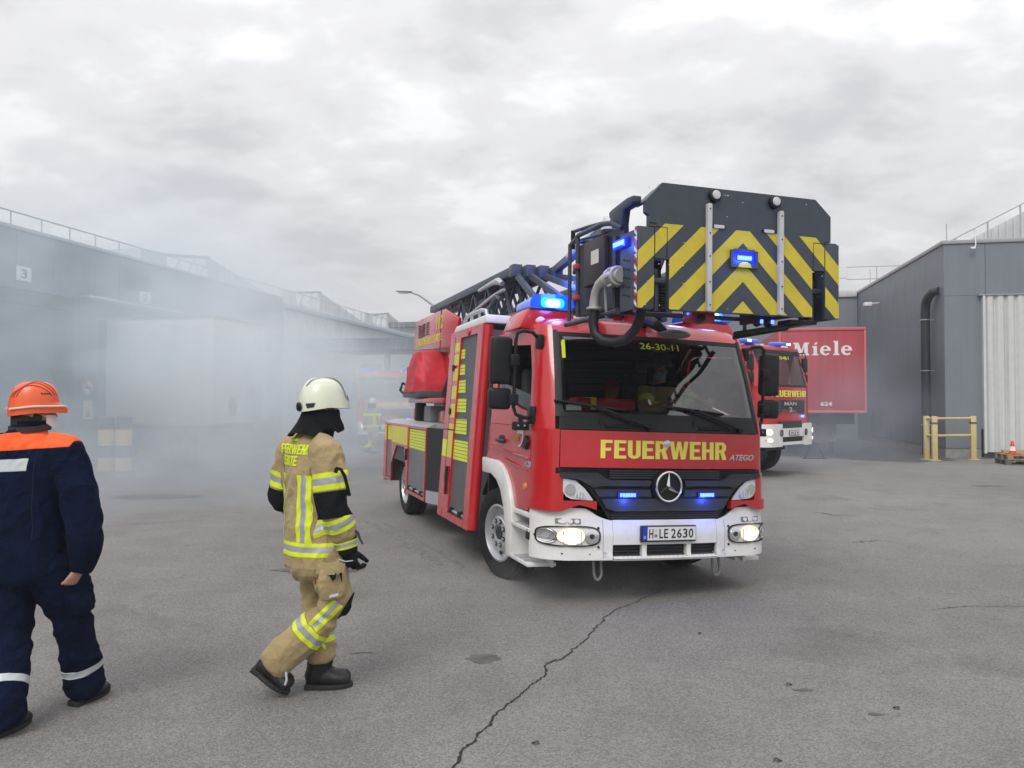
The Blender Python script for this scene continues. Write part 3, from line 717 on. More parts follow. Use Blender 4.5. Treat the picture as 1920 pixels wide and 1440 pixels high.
pk = thing('timber_beam', 'long pale timber beam lying at the foot of the white door', 'timber', tuple(yard(9.8,26.7)), YA)
MB().box(0,4.2,-0.08,0.08,0.14,0.30).build('beam', mat('pale_timber', (0.45,0.29,0.15),0.75,var=0.15,vscale=4), pk, bevel=0.008)
for xx in (0.3, 2.2, 3.9): MB().box(xx,xx+0.12,-0.2,0.2,0,0.139).build('bearer', M_WOODG, pk)
# two banded guard posts by the dock
M_POSTG = mat('guard_post_grey', (0.06,0.08,0.10), 0.6, var=0.08)
M_POSTY = mat('guard_post_yellow', (0.85,0.58,0.14), 0.55, var=0.08, dirt=0.2)
for i, (x_, y_) in enumerate(((-13.85,17.62),(-13.43,17.72))):
    t = thing('guard_post', ('stout grey and yellow banded guard post by the dock, the left of a pair','stout grey and yellow banded guard post by the dock, nearer the white trailer')[i], 'guard post', tuple(yard(x_, y_)), 0, 'banded guard posts at the dock')
    MB().lathe([(0.19,0),(0.19,0.02)],20).build('foot', M_POSTG, t)
    for (z0, z1, m_) in ((0.02,0.36,M_POSTY),(0.36,0.66,M_POSTG),(0.66,1.06,M_POSTY),(1.06,1.34,M_POSTG)):
        MB().lathe([(0.19,z0+0.001),(0.19,z1-0.001)],24).build('painted_band', m_, t)
    MB().lathe([(0.19,1.34),(0.15,1.38),(0.0,1.40)],24).build('cap', M_POSTG, t)
# no-smoking board on the pier between the docks
ns = thing('no_smoking_sign', 'round no smoking sign on the pier between docks', 'sign', tuple(yard(XW, 18.5, 2.12)), YA)
def ynz(a, b, t): return (0.0+t, a, b)
MB().plate(circle(0,0,0.21,28),[],0.012,lambda a,b,t:(0.003+t,a,b)).build('sign_plate', M_SIGNW, ns)
M_SIGNR = mat('sign_red', (0.5,0.05,0.05), 0.5)
MB().plate(circle(0,0,0.205,28),[circle(0,0,0.165,28)],0.004,lambda a,b,t:(0.0155+t,a,b)).build('red_ring', M_SIGNR, ns)
MB().plate([(-0.14,0.10),(-0.11,0.14),(0.14,-0.10),(0.11,-0.14)],[],0.004,lambda a,b,t:(0.0195+t,a,b)).build('red_bar', M_SIGNR, ns)
MB().plate([(-0.12,-0.02),(0.12,-0.02),(0.12,0.02),(-0.12,0.02)],[],0.003,lambda a,b,t:(0.0155+t,a,b)).build('cigarette', M_SIGNBLK, ns)
wsn = thing('warning_sign', 'yellowish rectangular notice under the no smoking sign', 'sign', tuple(yard(XW, 18.5, 1.55)), YA)
MB().plate([(-0.17,-0.26),(0.17,-0.26),(0.17,0.24),(-0.17,0.24)],[],0.012,lambda a,b,t:(0.003+t,a,b)).build('sign_plate', mat('notice_yellow',(0.62,0.52,0.25),0.5), wsn)
MB().plate([(-0.10,-0.2),(0.0,-0.02),(0.10,-0.2)],[],0.004,lambda a,b,t:(0.0155+t,a,b)).build('pictogram', M_SIGNBLK, wsn)

# ================================================================ parked trailers
M_TRAILW = mat('white_trailer_panel', (0.74,0.72,0.69), 0.4, streak=0.12, var=0.03, vscale=1.5, dirt=0.12, dscale=1.6, dcol=(0.5,0.48,0.45))
M_CHASSIS = mat('chassis_black', (0.025,0.027,0.03), 0.6, var=0.2)
def wheel_parts(parent, r, w, M, rim=True, n=10):
    """tyre and steel rim with its axis along local x; outer face at -x"""
    ty = MB(); R2 = Matrix.Rotation(R(90), 4, 'Y')
    prof = [(r*0.60,-w*0.40),(r*0.70,-w*0.48),(r*0.90,-w*0.5),(r*0.985,-w*0.42),(r,-w*0.30),(r,w*0.30),(r*0.985,w*0.42),(r*0.9,w*0.5),(r*0.6,w*0.42)]
    ty.lathe(prof, 40, R2, cap=False)
    t = ty.build('tyre', M_RUBBER, parent); t.matrix_local = M
    return t
ct = thing('white_trailer', 'white box trailer backed onto dock two, half hidden by smoke', 'trailer', tuple(yard(-11.81, 19.05)), YA)
MB().box(-3.6, 0, 0, 2.85, 1.16, 4.0).build('box_body', M_TRAILW, ct, bevel=0.03)
for k in range(3): MB().box(-1.15*(k+1)-0.006, -1.15*(k+1)+0.006, -0.006, 0, 1.2, 3.96).build('panel_joint', M_COPE, ct)
MB().box(-3.6, 0.03, -0.02, 0.0, 1.12, 1.2).build('lower_rail', M_ALU, ct)
MB().box(-3.6, 0.02, -0.02, 2.87, 3.96, 4.03).build('upper_rail', M_ALU, ct)
M_HATCH = mat('hatch_dark', (0.10,0.11,0.12), 0.5)
MB().plate([(0.72,1.40),(1.05,1.36),(1.2,1.62),(1.0,1.88),(0.78,1.86)],[],0.02,lambda a,b,t:(0.003+t,a,b)).build('scuff_plate', M_HATCH, ct)
MB().box(0.003,0.06,1.72,2.38,1.25,2.2).build('hatch_frame', M_COPE, ct, bevel=0.01)
MB().box(0.0605,0.07,1.80,2.30,1.85,2.12).build('hatch_panel', M_HATCH, ct)
MB().box(0.0605,0.07,2.1,2.32,1.3,1.8).build('hatch_panel', M_HATCH, ct)
MB().box(0.003,0.03,1.5,1.9,2.5,2.66).build('marker_plate', M_COPE, ct)
MB().box(-3.4,-0.1,0.5,2.3,0.85,1.10).build('chassis_frame', M_CHASSIS, ct)
MB().box(-1.0,-0.85,0.45,0.62,0.02,0.85).build('landing_leg', M_CHASSIS, ct)
MB().box(-1.0,-0.85,2.2,2.37,0.02,0.85).build('landing_leg', M_CHASSIS, ct)
for yy in (0.15, 2.4): wheel_parts(ct, 0.48, 0.3, Matrix.Translation((-2.6, yy+0.15, 0.48)) @ Matrix.Rotation(R(90),4,'Z'))
# red box trailer seen end-on
M_TRAILR = mat('red_trailer_panel', (0.38,0.025,0.042), 0.5, streak=0.2, var=0.05, vscale=1.5, dirt=0.15, dscale=2, dcol=(0.35,0.1,0.1))
M_TRAILRE = mat('red_trailer_edge', (0.50,0.11,0.12), 0.45, var=0.08)
rt = thing('red_trailer', 'red box semi trailer lettered in white and parked along the grey hall', 'trailer', tuple(yard(3.29, 26.17)), YA)
MB().box(0.02,2.54,0.02,13.4,1.46,4.02).build('box_body', M_TRAILR, rt, bevel=0.03)
for (a,b,c,d) in ((0,2.56,3.96,4.05),(0,2.56,1.40,1.48)): MB().box(a,b,-0.01,0.06,c,d).build('edge_frame', M_TRAILRE, rt, bevel=0.01)
for (a,b) in ((0,0.06),(2.50,2.56)): MB().box(a,b,-0.01,0.06,1.482,3.958).build('edge_frame', M_TRAILRE, rt, bevel=0.01)
M_LETW = mat('white_lettering', (0.74,0.70,0.69), 0.5)
# slab serif lettering: heavy stems with square feet, drawn letter by letter
def slab(nm_, polys, x0, k, zb, m_):
    for o, hs in polys: MB().plate([(x0+a*k, zb+b*k) for a,b in o],[[(x0+a*k, zb+b*k) for a,b in h] for h in hs],0.004,lambda a,b,d:(a,0.0155-d,b)).build('letter', m_, rt, smooth=0)
KM = 0.40
SM_ = [([(0,0),(0.36,0),(0.36,0.12),(0.27,0.12),(0.27,0.66),(0.50,0.0),(0.60,0.0),(0.84,0.68),(0.84,0.12),(0.74,0.12),(0.74,0),(1.20,0),(1.20,0.12),(1.10,0.12),(1.10,0.88),(1.20,0.88),(1.20,1.0),(0.84,1.0),(0.62,0.40),(0.41,1.0),(0.03,1.0),(0.03,0.88),(0.13,0.88),(0.13,0.12),(0,0.12)],[])]
SI_ = [([(0,0),(0.46,0),(0.46,0.11),(0.36,0.11),(0.36,0.72),(0.02,0.72),(0.02,0.61),(0.11,0.61),(0.11,0.11),(0,0.11)],[]), ([(0.16,0.80),(0.36,0.86),(0.40,1.02),(0.20,0.98)],[])]
SL_ = [([(0,0),(0.46,0),(0.46,0.11),(0.36,0.11),(0.36,1.10),(0.02,1.10),(0.02,0.99),(0.11,0.99),(0.11,0.11),(0,0.11)],[])]
def ee():
    o = _arc(0.40,0.37,0.40,0.385,0,325,22)
    i_ = _arc(0.42,0.33,0.16,0.24,300,180,8)+[(0.26,0.33)]
    return [([(0.80,0.34)]+_arc(0.40,0.37,0.40,0.385,2,318,22)+_arc(0.44,0.33,0.19,0.215,320,185,9)+[(0.25,0.34)], [[(0.25,0.46)]+_arc(0.395,0.46,0.145,0.19,175,5,8)+[(0.54,0.46)]])]
xx_ = 0.42
for pl_, wd_ in ((SM_,1.26),(SI_,0.52),(ee(),0.86),(SL_,0.52),(ee(),0.8)):
    slab('letter', pl_, xx_, KM, 3.19, M_LETW); xx_ += wd_*KM*1.12
text('624', 0.34, 0.13, M_LETW, face_matrix((1.22,0.016,1.62),(1,0,0),(0,0,1)), rt, 'lettering', bold=0.03, depth=0.004)
MB().box(0.3,2.26,0.3,13,1.05,1.455).build('chassis_frame', M_CHASSIS, rt)
for xx in (0.55,1.85): MB().box(xx,xx+0.16,2.2,2.36,0.02,1.05).build('landing_leg', M_CHASSIS, rt)
MB().box(0.9,1.9,1.2,1.9,0.45,1.04).build('tool_box', mat('pale_tool_box',(0.30,0.31,0.33),0.5), rt)
for yy in (9.2,10.5,11.8):
    for xx in (0.18,2.38): wheel_parts(rt, 0.5, 0.36, Matrix.Translation((xx, yy, 0.5)))
# ================================================================ turntable ladder truck
TX, TY, TYAW, TROLL = 0.2144, 6.8035, 0.3272, 0.0361      # it leans a little in its turn
_c, _s, _cr, _sr = math.cos(TYAW), math.sin(TYAW), math.cos(TROLL), math.sin(TROLL)
_R1 = Matrix(((_cr,0,_sr),(0,1,0),(-_sr,0,_cr))); _Rz = Matrix(((_c,-_s,0),(_s,_c,0),(0,0,1)))
_A = _Rz @ _R1; _piv = Vector((1.15, 0, 0.4)); _t = Vector((TX,TY,0)) + _Rz @ _piv - _A @ _piv
TM = Matrix.Translation(_t) @ _A.to_4x4()
FLAT = Matrix.Translation(Vector((TX,TY,0))) @ _Rz.to_4x4()   # the same frame without the lean, for wheels on the ground
truck = thing('fire_engine', 'red turntable ladder fire engine with white bumper turning towards the camera', 'fire engine')
truck.matrix_world = TM
T2F = TM.inverted() @ FLAT
def lerp(a, b, t): return a+(b-a)*t
def pw(x, tab):
    if x <= tab[0][0]: return tab[0][1]
    for (a, va), (b, vb) in zip(tab[:-1], tab[1:]):
        if x <= b: return lerp(va, vb, (x-a)/(b-a))
    return tab[-1][1]
VF = [(0.6,-0.03),(1.16,-0.012),(1.49,0.0),(1.6,0.025),(2.0,0.15),(2.36,0.29),(2.45,0.34)]
CD = [(1.5,0.26),(2.36,0.16)]
TL = [(0.8,0.0),(1.5,0.005),(2.45,0.075)]
def cabP(a, z, off=0.0):
    """cab skin: |a|<=1 across the front, 1..2 round the corner, 2..3 back along the side"""
    s = 1 if a >= 0 else -1; q = abs(a); vf = pw(z, VF); ti = pw(z, TL)
    wc = 0.95 - ti*0.8; ws = 1.15 - ti; ve = vf-0.09*(1-(wc/1.15)**2); vs = vf+pw(z, CD)
    if q <= 1:
        w = wc*q; v = vf-0.09*(1-(w/1.15)**2); n = (2*0.09*w/1.15**2, -1)
    elif q <= 2:
        t = q-1; c0, c1, c2 = (wc, ve), (ws-0.01, ve+0.035), (ws, vs)
        w = (1-t)**2*c0[0]+2*t*(1-t)*c1[0]+t*t*c2[0]; v = (1-t)**2*c0[1]+2*t*(1-t)*c1[1]+t*t*c2[1]
        dw = 2*(1-t)*(c1[0]-c0[0])+2*t*(c2[0]-c1[0]); dv = 2*(1-t)*(c1[1]-c0[1])+2*t*(c2[1]-c1[1])
        n = (dv, -dw)
    else:
        w = ws; v = lerp(vs, 1.56, min(q-2, 1)); n = (1, 0)
    l = math.hypot(*n)
    w += n[0]/l*off; v += n[1]/l*off
    return Vector((1.15+s*w, v, z))
def wa(w, z=1.2):
    return w/(0.95-pw(z, TL)*0.8) if abs(w) <= 0.95 else (1 if w > 0 else -1)*(1+min(1, (abs(w)-0.95)/0.2))
def skin(name, a0, a1, z0, z1, m, off=0.0, t=0.02, nu=24, nv=6, par=None, P=cabP, bevel=0.0):
    a0, a1 = min(a0, a1), max(a0, a1)
    f0 = z0 if callable(z0) else (lambda a: z0); f1 = z1 if callable(z1) else (lambda a: z1)
    mb = MB().grid(lambda u, v: P(lerp(a0,a1,u), lerp(f0(lerp(a0,a1,u)), f1(lerp(a0,a1,u)), v), off), nu, nv, t)
    return mb.build(name, m, par or truck, fix=True, smooth=40)
def decal(name, pts, m, off, t, par, P=cabP):
    """outline in (w, z) on the front skin"""
    return MB().plate(pts, [], t, lambda w, z, d: P(wa(w, z), z, off+d)).build(name, m, par, smooth=40)
def textmap(s, w, h, m, par, fn, bold=0.0, shear=0.0, depth=0.004, name='lettering', space=1.0):
    o = text(s, w, h, m, Matrix.Identity(4), par, name, bold, shear, depth, space)
    for v in o.data.vertices: v.co = fn(v.co.x, v.co.y, v.co.z)
    o.data.update(); return o

# ---- cab shell
cab = skin('front_panel', -1.10, 1.10, 1.168, 1.485, M_RED, 0.006, 0.03, 30, 5)
skin('cowl', -1.14, 1.14, 1.492, 1.602, M_BLACK, 0.0, 0.03, 30, 3)
for s in (-1, 1):
    skin('corner_panel', s*1.12, s*2.0, lambda a: 0.86, 1.49, M_RED, 0.0, 0.03, 12, 8)
    skin('lamp_surround', s*0.70, s*2.0, lambda a: 0.795+0.06*max(0, 1-abs(abs(a)-0.85)/0.2)*(abs(a) < 1.05), lambda a: 0.885+0.0*a, M_RED, 0.035, 0.05, 16, 3)
    skin('lamp_wing', s*1.01, s*2.05, lambda a: 0.86, lambda a: 1.09+0.02*abs(a), M_RED, 0.012, 0.04, 12, 4)
    skin('windscreen_pillar', s*1.24, s*2.0, 1.49, 2.42, M_RED, 0.0, 0.04, 10, 14)
    skin('pillar_trim', s*1.10, s*1.24, 1.60, 2.37, M_BLACK, 0.006, 0.03, 3, 14)
ws = skin('windscreen', -1.12, 1.12, 1.602, 2.352, M_WS, 0.0, 0.0, 30, 14)
rim = MB()
def wsb(a0, a1, z0, z1, nu, nv):
    skin('windscreen_border', a0, a1, z0, z1, M_BLACK, 0.003, 0.004, nu, nv, ws)
wsb(-1.12, 1.12, 2.315, 2.353, 30, 2); wsb(-1.12, 1.12, 1.600, 1.640, 30, 2)
wsb(-1.12, -1.055, 1.641, 2.314, 2, 12); wsb(1.055, 1.12, 1.641, 2.314, 2, 12)
# roof: stacked shrinking rings, then a domed skin
def ring(z, ins, n=14):
    pts = []
    for i in range(-n*3, n*3+1):
        a = i/n; p = cabP(max(-3, min(3, a)), min(z, 2.45)); pts.append(p)
    out = []
    for p in pts:
        v = p.y
        fr = max(0.0, 1-(v-0.2)/0.7)
        out.append(Vector((1.15+(p.x-1.15)*(1-ins*0.9), v+ins*(1.0 if v < 1.3 else -0.25), z)))
    return out
rr = [(2.354,0.0),(2.40,0.012),(2.44,0.035),(2.475,0.075),(2.50,0.14),(2.515,0.24),(2.525,0.45)]
rings = [ring(z, i) for z, i in rr]; N = len(rings[0])
mb = MB(); vs = [p for r in rings for p in r]; fs = []
for k in range(len(rings)-1):
    for i in range(N):
        j = (i+1) % N; fs.append((k*N+i, k*N+j, (k+1)*N+j, (k+1)*N+i))
fs.append(tuple((len(rings)-1)*N+i for i in range(N)))
mb.add(vs, fs).build('cab_roof', M_RED, truck, smooth=50)
# cab rear wall with its window, and floor
MB().plate([(0.02,0.62),(2.28,0.62),(2.28,1.5),(2.22,2.38),(0.08,2.38),(0.02,1.5)], [[(0.35,1.62),(1.95,1.62),(1.95,2.2),(0.35,2.2)]], 0.04, lambda a,b,t:(a,1.52+t,b)).build('rear_wall', M_BLACK, truck)
MB().box(0.06,2.24,0.1,1.515,0.70,0.78).build('cab_floor', M_BLACK, truck)
M_INT = mat('cab_interior_dark', (0.04,0.042,0.046), 0.7, var=0.1)
# side doors
def side(s, z, d=0.0): return (pw(z, TL)-d) if s < 0 else (2.3-pw(z, TL)+d)
fender_out = [(0.64,0.745),(0.67,0.82),(0.75,0.95),(0.87,1.05),(1.0,1.11),(1.15,1.14),(1.60,1.145)]
for s in (-1, 1):
    low = [(0.265,0.76)] + [(0.62,0.75)] + [(v+0.004,z+0.004) for v, z in fender_out[1:-1]] + [(1.485,1.152),(1.485,1.497),(0.265,1.497)]
    d = MB().plate(low, [], 0.03, lambda a,b,t: (side(s,b)+(t if s<0 else -t), a, b)).build('door', M_RED, truck)
    MB().plate([(1.492,1.152),(1.56,1.152),(1.56,2.40),(1.492,2.40),(1.492,1.5)], [], 0.03, lambda a,b,t: (side(s,b)+(t if s<0 else -t), a, b)).build('rear_pillar', M_RED, truck)
    wo = [(0.33,1.625),(0.40,2.0),(0.50,2.24),(1.20,2.28),(1.34,2.24),(1.38,2.1),(1.38,1.80),(1.0,1.755),(0.62,1.66)]
    MB().plate([(0.262,1.501),(1.485,1.501),(1.485,2.40),(0.46,2.40),(0.40,2.25),(0.30,1.80)], [wo], 0.03, lambda a,b,t: (side(s,b)+(t if s<0 else -t), a, b)).build('window_frame', M_RED, d)
    MB().plate(wo, [], 0.012, lambda a,b,t: (side(s,b)+(0.004 if s<0 else -0.004)+(t if s<0 else -t), a, b)) .build('window_seal', M_BLACK, d) if False else None
    pane = [(0.34,1.64),(0.37,1.78),(1.37,1.93),(1.37,1.81),(1.0,1.77),(0.62,1.68)] if s < 0 else [(0.34,1.635),(0.41,2.0),(0.51,2.23),(1.19,2.27),(1.33,2.23),(1.37,2.1),(1.37,1.81),(1.0,1.765),(0.62,1.67)]
    MB().plate(pane, [], 0.005, lambda a,b,t: (side(s,b)+(0.013+t if s<0 else -0.013-t), a, b)).build('door_pane', M_PANE, d)
    sg = -1 if s < 0 else 1
    hx = side(s, 1.34)
    MB().plate(rrect(1.00,1.16,1.31,1.39,0.03), [], 0.004, lambda a,b,t:(hx+sg*(0.002+t),a,b)).build('handle_recess', M_BLACK, d)
    MB().tube([(hx+sg*0.006,0.98,1.335),(hx+sg*0.035,1.02,1.34),(hx+sg*0.035,1.14,1.34),(hx+sg*0.006,1.18,1.335)], 0.018, 8).build('handle', M_DARK, d)
    # white wheel arch with its two steps
    inner = [(1.60,0.99),(1.30,0.995),(1.12,0.95),(0.98,0.86),(0.88,0.72),(0.80,0.52),(0.77,0.285)]
    outer = fender_out[::-1] + [(0.63,0.60),(0.64,0.285)]
    fe = MB().plate([(1.62,1.145)]+outer[1:]+inner[::-1], [], 0.09, lambda a,b,t:((-0.035+t) if s<0 else (2.335-t),a,b)).build('wheel_arch', M_WHITE, truck, bevel=0.015)
    sx = (lambda x: x) if s < 0 else (lambda x: 2.3-x)
    def sbox(x0,x1,*r): return MB().box(min(sx(x0),sx(x1)),max(sx(x0),sx(x1)),*r)
    st = sbox(0.17,0.19,0.10,0.80,0.29,0.74).build('step_well', M_WHITE, truck)
    sbox(-0.02,0.24,0.622,0.636,0.29,0.74).build('step_well', M_WHITE, st)
    sbox(-0.01,0.24,0.12,0.638,0.70,0.745).build('step_top', M_WHITE, st, bevel=0.006)
    for zz in (0.585, 0.285):
        sbox(-0.03,0.24,0.16,0.636,zz,zz+0.035).build('step', M_WHITE, st, bevel=0.006)
        for k in range(3): sbox(-0.022,0.20,0.22+0.13*k,0.30+0.13*k,zz+0.036,zz+0.043).build('tread', M_ALU, st)
    sbox(-0.03,0.02,0.16,0.24,0.52,0.62).build('side_marker', M_BLACK, truck, bevel=0.01)
    # side indicator and front corner door button
    MB().lathe([(0.036,0),(0.03,0.022),(0.0,0.03)], 14, Matrix.Translation((sx(0.0),0.325,0.965)) @ Matrix.Rotation(R(-90 if s<0 else 90),4,'Y')).build('side_indicator', M_ORANGE, truck)
    MB().plate([(0.305,1.36),(0.34,1.29),(0.44,1.30),(0.45,1.35),(0.36,1.42)],[],0.03,lambda a,b,t:(hx+sg*t,a-0.02,b)).build('pillar_vent', M_BLACK, truck, bevel=0.008)
# front wing crease in the door
for s in (-1,):
    MB().tube([(-0.003,0.29,1.115),(-0.006,0.55,1.125),(-0.003,0.95,1.17)], 0.012, 6).build('door_crease', M_RED, truck)
    MB().tube([(-0.003,0.28,1.215),(-0.008,0.8,1.235),(-0.004,1.47,1.27)], 0.010, 6).build('door_crease', M_RED, truck)

# ---- grille
gr = decal('grille', [(-0.99,1.160),(0.99,1.160),(0.99,1.075),(0.84,1.06),(0.73,0.98),(0.66,0.90),(0.62,0.84),(0.54,0.72),(-0.54,0.72),(-0.62,0.84),(-0.66,0.90),(-0.73,0.98),(-0.84,1.06),(-0.99,1.075)], M_BLACK, 0.0, 0.012, truck)
gbar = lambda pts, off=0.014, t=0.03, m=M_DARK: decal('grille_bar', pts, m, off, t, gr)
gbar([(-0.97,1.125),(-0.66,1.125),(-0.60,1.085),(-0.54,1.065),(-0.16,1.065),(-0.18,1.015),(-0.62,1.015),(-0.70,1.00),(-0.82,1.065),(-0.97,1.085)])
gbar([(0.97,1.125),(0.66,1.125),(0.60,1.085),(0.54,1.065),(0.16,1.065),(0.18,1.015),(0.62,1.015),(0.70,1.00),(0.82,1.065),(0.97,1.085)])
gbar([(-0.69,0.985),(-0.17,0.985),(-0.16,0.925),(-0.60,0.925),(-0.65,0.925)], 0.014, 0.022)
gbar([(0.69,0.985),(0.17,0.985),(0.16,0.925),(0.60,0.925),(0.65,0.925)], 0.014, 0.022)
gbar([(-0.63,0.905),(0.63,0.905),(0.58,0.825),(0.50,0.80),(-0.50,0.80),(-0.58,0.825)], 0.014, 0.03)
for k in range(4): gbar([(-0.55,1.148-0.02*k),(0.55,1.148-0.02*k),(0.54,1.138-0.02*k),(-0.54,1.138-0.02*k)], 0.013, 0.006, M_DARK)
for k in range(3): gbar([(-0.53,0.785-0.02*k),(0.53,0.785-0.02*k),(0.525,0.776-0.02*k),(-0.525,0.776-0.02*k)], 0.013, 0.008, M_DARK)
# chrome star
star = MB(); cz, cv = 1.013, -0.158
star.tube([(1.15+0.122*math.cos(a), cv, cz+0.128*math.sin(a)) for a in [2*math.pi*k/40 for k in range(40)]], 0.011, 8, closed=True)
for k in range(3):
    a = R(90+120*k); d = Vector((math.cos(a),0,math.sin(a))); n_ = Vector((-math.sin(a),0,math.cos(a))); c0 = Vector((1.15,cv,cz))
    star.add([c0+n_*0.026-d*0.012, c0-n_*0.026-d*0.012, c0+d*0.122, c0+Vector((0,-0.02,0)), c0+d*0.122+Vector((0,-0.004,0))], [(0,2,4,3),(1,3,4,2),(0,3,1)])
star.build('star_emblem', M_CHROME, gr)
MB().lathe([(0.145,0),(0.14,0.02),(0.0,0.02)], 32, Matrix.Translation((1.15,-0.12,cz)) @ Matrix.Rotation(R(90),4,'X')).build('emblem_base', M_BLACK, gr)
MB().lathe([(0.034,0),(0.034,0.012),(0.022,0.02),(0,0.022)], 20, Matrix.Translation((1.15,-0.095,1.385)) @ Matrix.Rotation(R(90),4,'X')).build('hood_badge', M_SILVER, cab)
# lit blue front flashers
for w in (-0.39, 0.39):
    f = decal('front_flasher', [(w-0.09,0.915),(w+0.09,0.915),(w+0.09,0.965),(w-0.09,0.965)], M_BLACK, 0.014, 0.03, truck)
    decal('flasher_halo_lens', [(w-0.086,0.918),(w+0.086,0.918),(w+0.086,0.962),(w-0.086,0.962)], M_BLUELENS, 0.0445, 0.003, f)
    for k in range(6):
        x = w-0.07+0.0245*k
        decal('led', [(x,0.925),(x+0.019,0.925),(x+0.019,0.955),(x,0.955)], M_BLUELED, 0.048, 0.006, f)
def blue_light(loc, par, e=6, r=0.05):
    l = bpy.data.lights.new('blue_flash_light', 'POINT'); l.energy = e; l.color = (0.04,0.12,1.0); l.shadow_soft_size = r
    o = bpy.data.objects.new('blue_flash_light', l); COL.objects.link(o); o.parent = par; o.location = loc; return o
for w in (-0.39, 0.39): blue_light((1.15+w,-0.20,0.90), truck, 2.2, 0.03)
# upper lamps
for s in (-1, 1):
    pts = [(s*0.955,1.068),(s*0.93,1.07),(s*0.85,1.055),(s*0.77,0.99),(s*0.72,0.93),(s*0.69,0.888),(s*0.78,0.890),(s*0.89,0.90),(s*0.93,0.92),(s*0.955,0.96)]
    h = decal('turn_lamp', pts, M_LAMPSIL, 0.004, 0.012, truck)
    pass
    bw = [(p[0]*1.0, p[1]) for p in pts]
    for k, (cw, czz, rr_) in enumerate(((0.90,0.985,0.045),(0.80,0.93,0.03))):
        decal('bulb_cup', [(s*cw+rr_*math.cos(a), czz+rr_*math.sin(a)) for a in [2*math.pi*i/14 for i in range(14)]], M_CHROME if k == 0 else M_SILVER, 0.02, 0.015, h)
    # vertical ribs behind the lens
    for k in range(4):
        x = s*(0.86-0.028*k); decal('lens_rib', [(x,0.91),(x+0.008,0.91),(x+0.008,0.96),(x,0.96)], M_SIGNW, 0.036, 0.008, h)

# ---- bumper
def bumP(a, z, off=0.0):
    s = 1 if a >= 0 else -1; q = abs(a)
    lip = -0.02*max(0, 1-abs(z-0.400)/0.03) + 0.05*max(0, (z-0.60)/0.22)
    vf = -0.055+lip
    if q <= 1:
        w = 0.92*q; v = vf-0.10*(1-(w/1.15)**2); n = (0.2*w/1.3225, -1)
    elif q <= 2:
        t = q-1; c0, c1, c2 = (0.92, vf-0.10*(1-(0.92/1.15)**2)), (1.155, vf+0.05), (1.168, 0.17+lip*0.3)
        w = (1-t)**2*c0[0]+2*t*(1-t)*c1[0]+t*t*c2[0]; v = (1-t)**2*c0[1]+2*t*(1-t)*c1[1]+t*t*c2[1]
        n = (2*(1-t)*(c1[1]-c0[1])+2*t*(c2[1]-c1[1]), -(2*(1-t)*(c1[0]-c0[0])+2*t*(c2[0]-c1[0])))
    else:
        w = 1.168; v = 0.17+(q-2)*0.1; n = (1, 0)
    l = math.hypot(*n); w += n[0]/l*off; v += n[1]/l*off
    return Vector((1.15+s*w, v, z))
def bwa(w): return w/0.92 if abs(w) <= 0.92 else (1 if w > 0 else -1)*(1+min(1, (abs(w)-0.92)/0.235)**1.2)
def bdecal(name, pts, m, off, t, par): return MB().plate(pts, [], t, lambda w, z, d: bumP(bwa(w), z, off+d)).build(name, m, par, smooth=40)
def btop(a):
    w = abs(a)*0.92
    return pw(w, [(0,0.722),(0.555,0.722),(0.64,0.75),(0.74,0.815),(0.9,0.822),(3,0.83)])
bump = skin('bumper', -2.0, -0.56, 0.384, btop, M_WHITE, 0, 0.03, 40, 12, truck, bumP)
skin('bumper_end', 0.56, 2.0, 0.384, btop, M_WHITE, 0, 0.03, 40, 12, bump, bumP)
skin('bumper_centre', -0.556, 0.556, 0.513, btop, M_WHITE, 0, 0.03, 16, 6, bump, bumP)
skin('bumper_lip', -0.556, 0.556, 0.378, 0.408, M_WHITE, 0.004, 0.09, 16, 3, bump, bumP)
for (a0, a1) in ((-0.262,-0.215),(0.215,0.262)): skin('bumper_bar', a0, a1, 0.409, 0.512, M_WHITE, 0, 0.05, 3, 3, bump, bumP)
skin('air_intake', -0.56, 0.56, 0.38, 0.52, M_BLACK, -0.055, 0.01, 10, 3, bump, bumP)
for k in range(3): skin('intake_bar', -0.55, 0.55, 0.415+0.03*k, 0.424+0.03*k, M_DARK, -0.04, 0.01, 10, 1, bump, bumP)
for k in range(22):
    a = -0.50+k*0.0476
    if abs(abs(a)-0.238) < 0.03: continue
    skin('lip_tooth', a, a+0.03, 0.4085, 0.416, M_WHITE, 0.001, 0.02, 1, 1, bump, bumP)
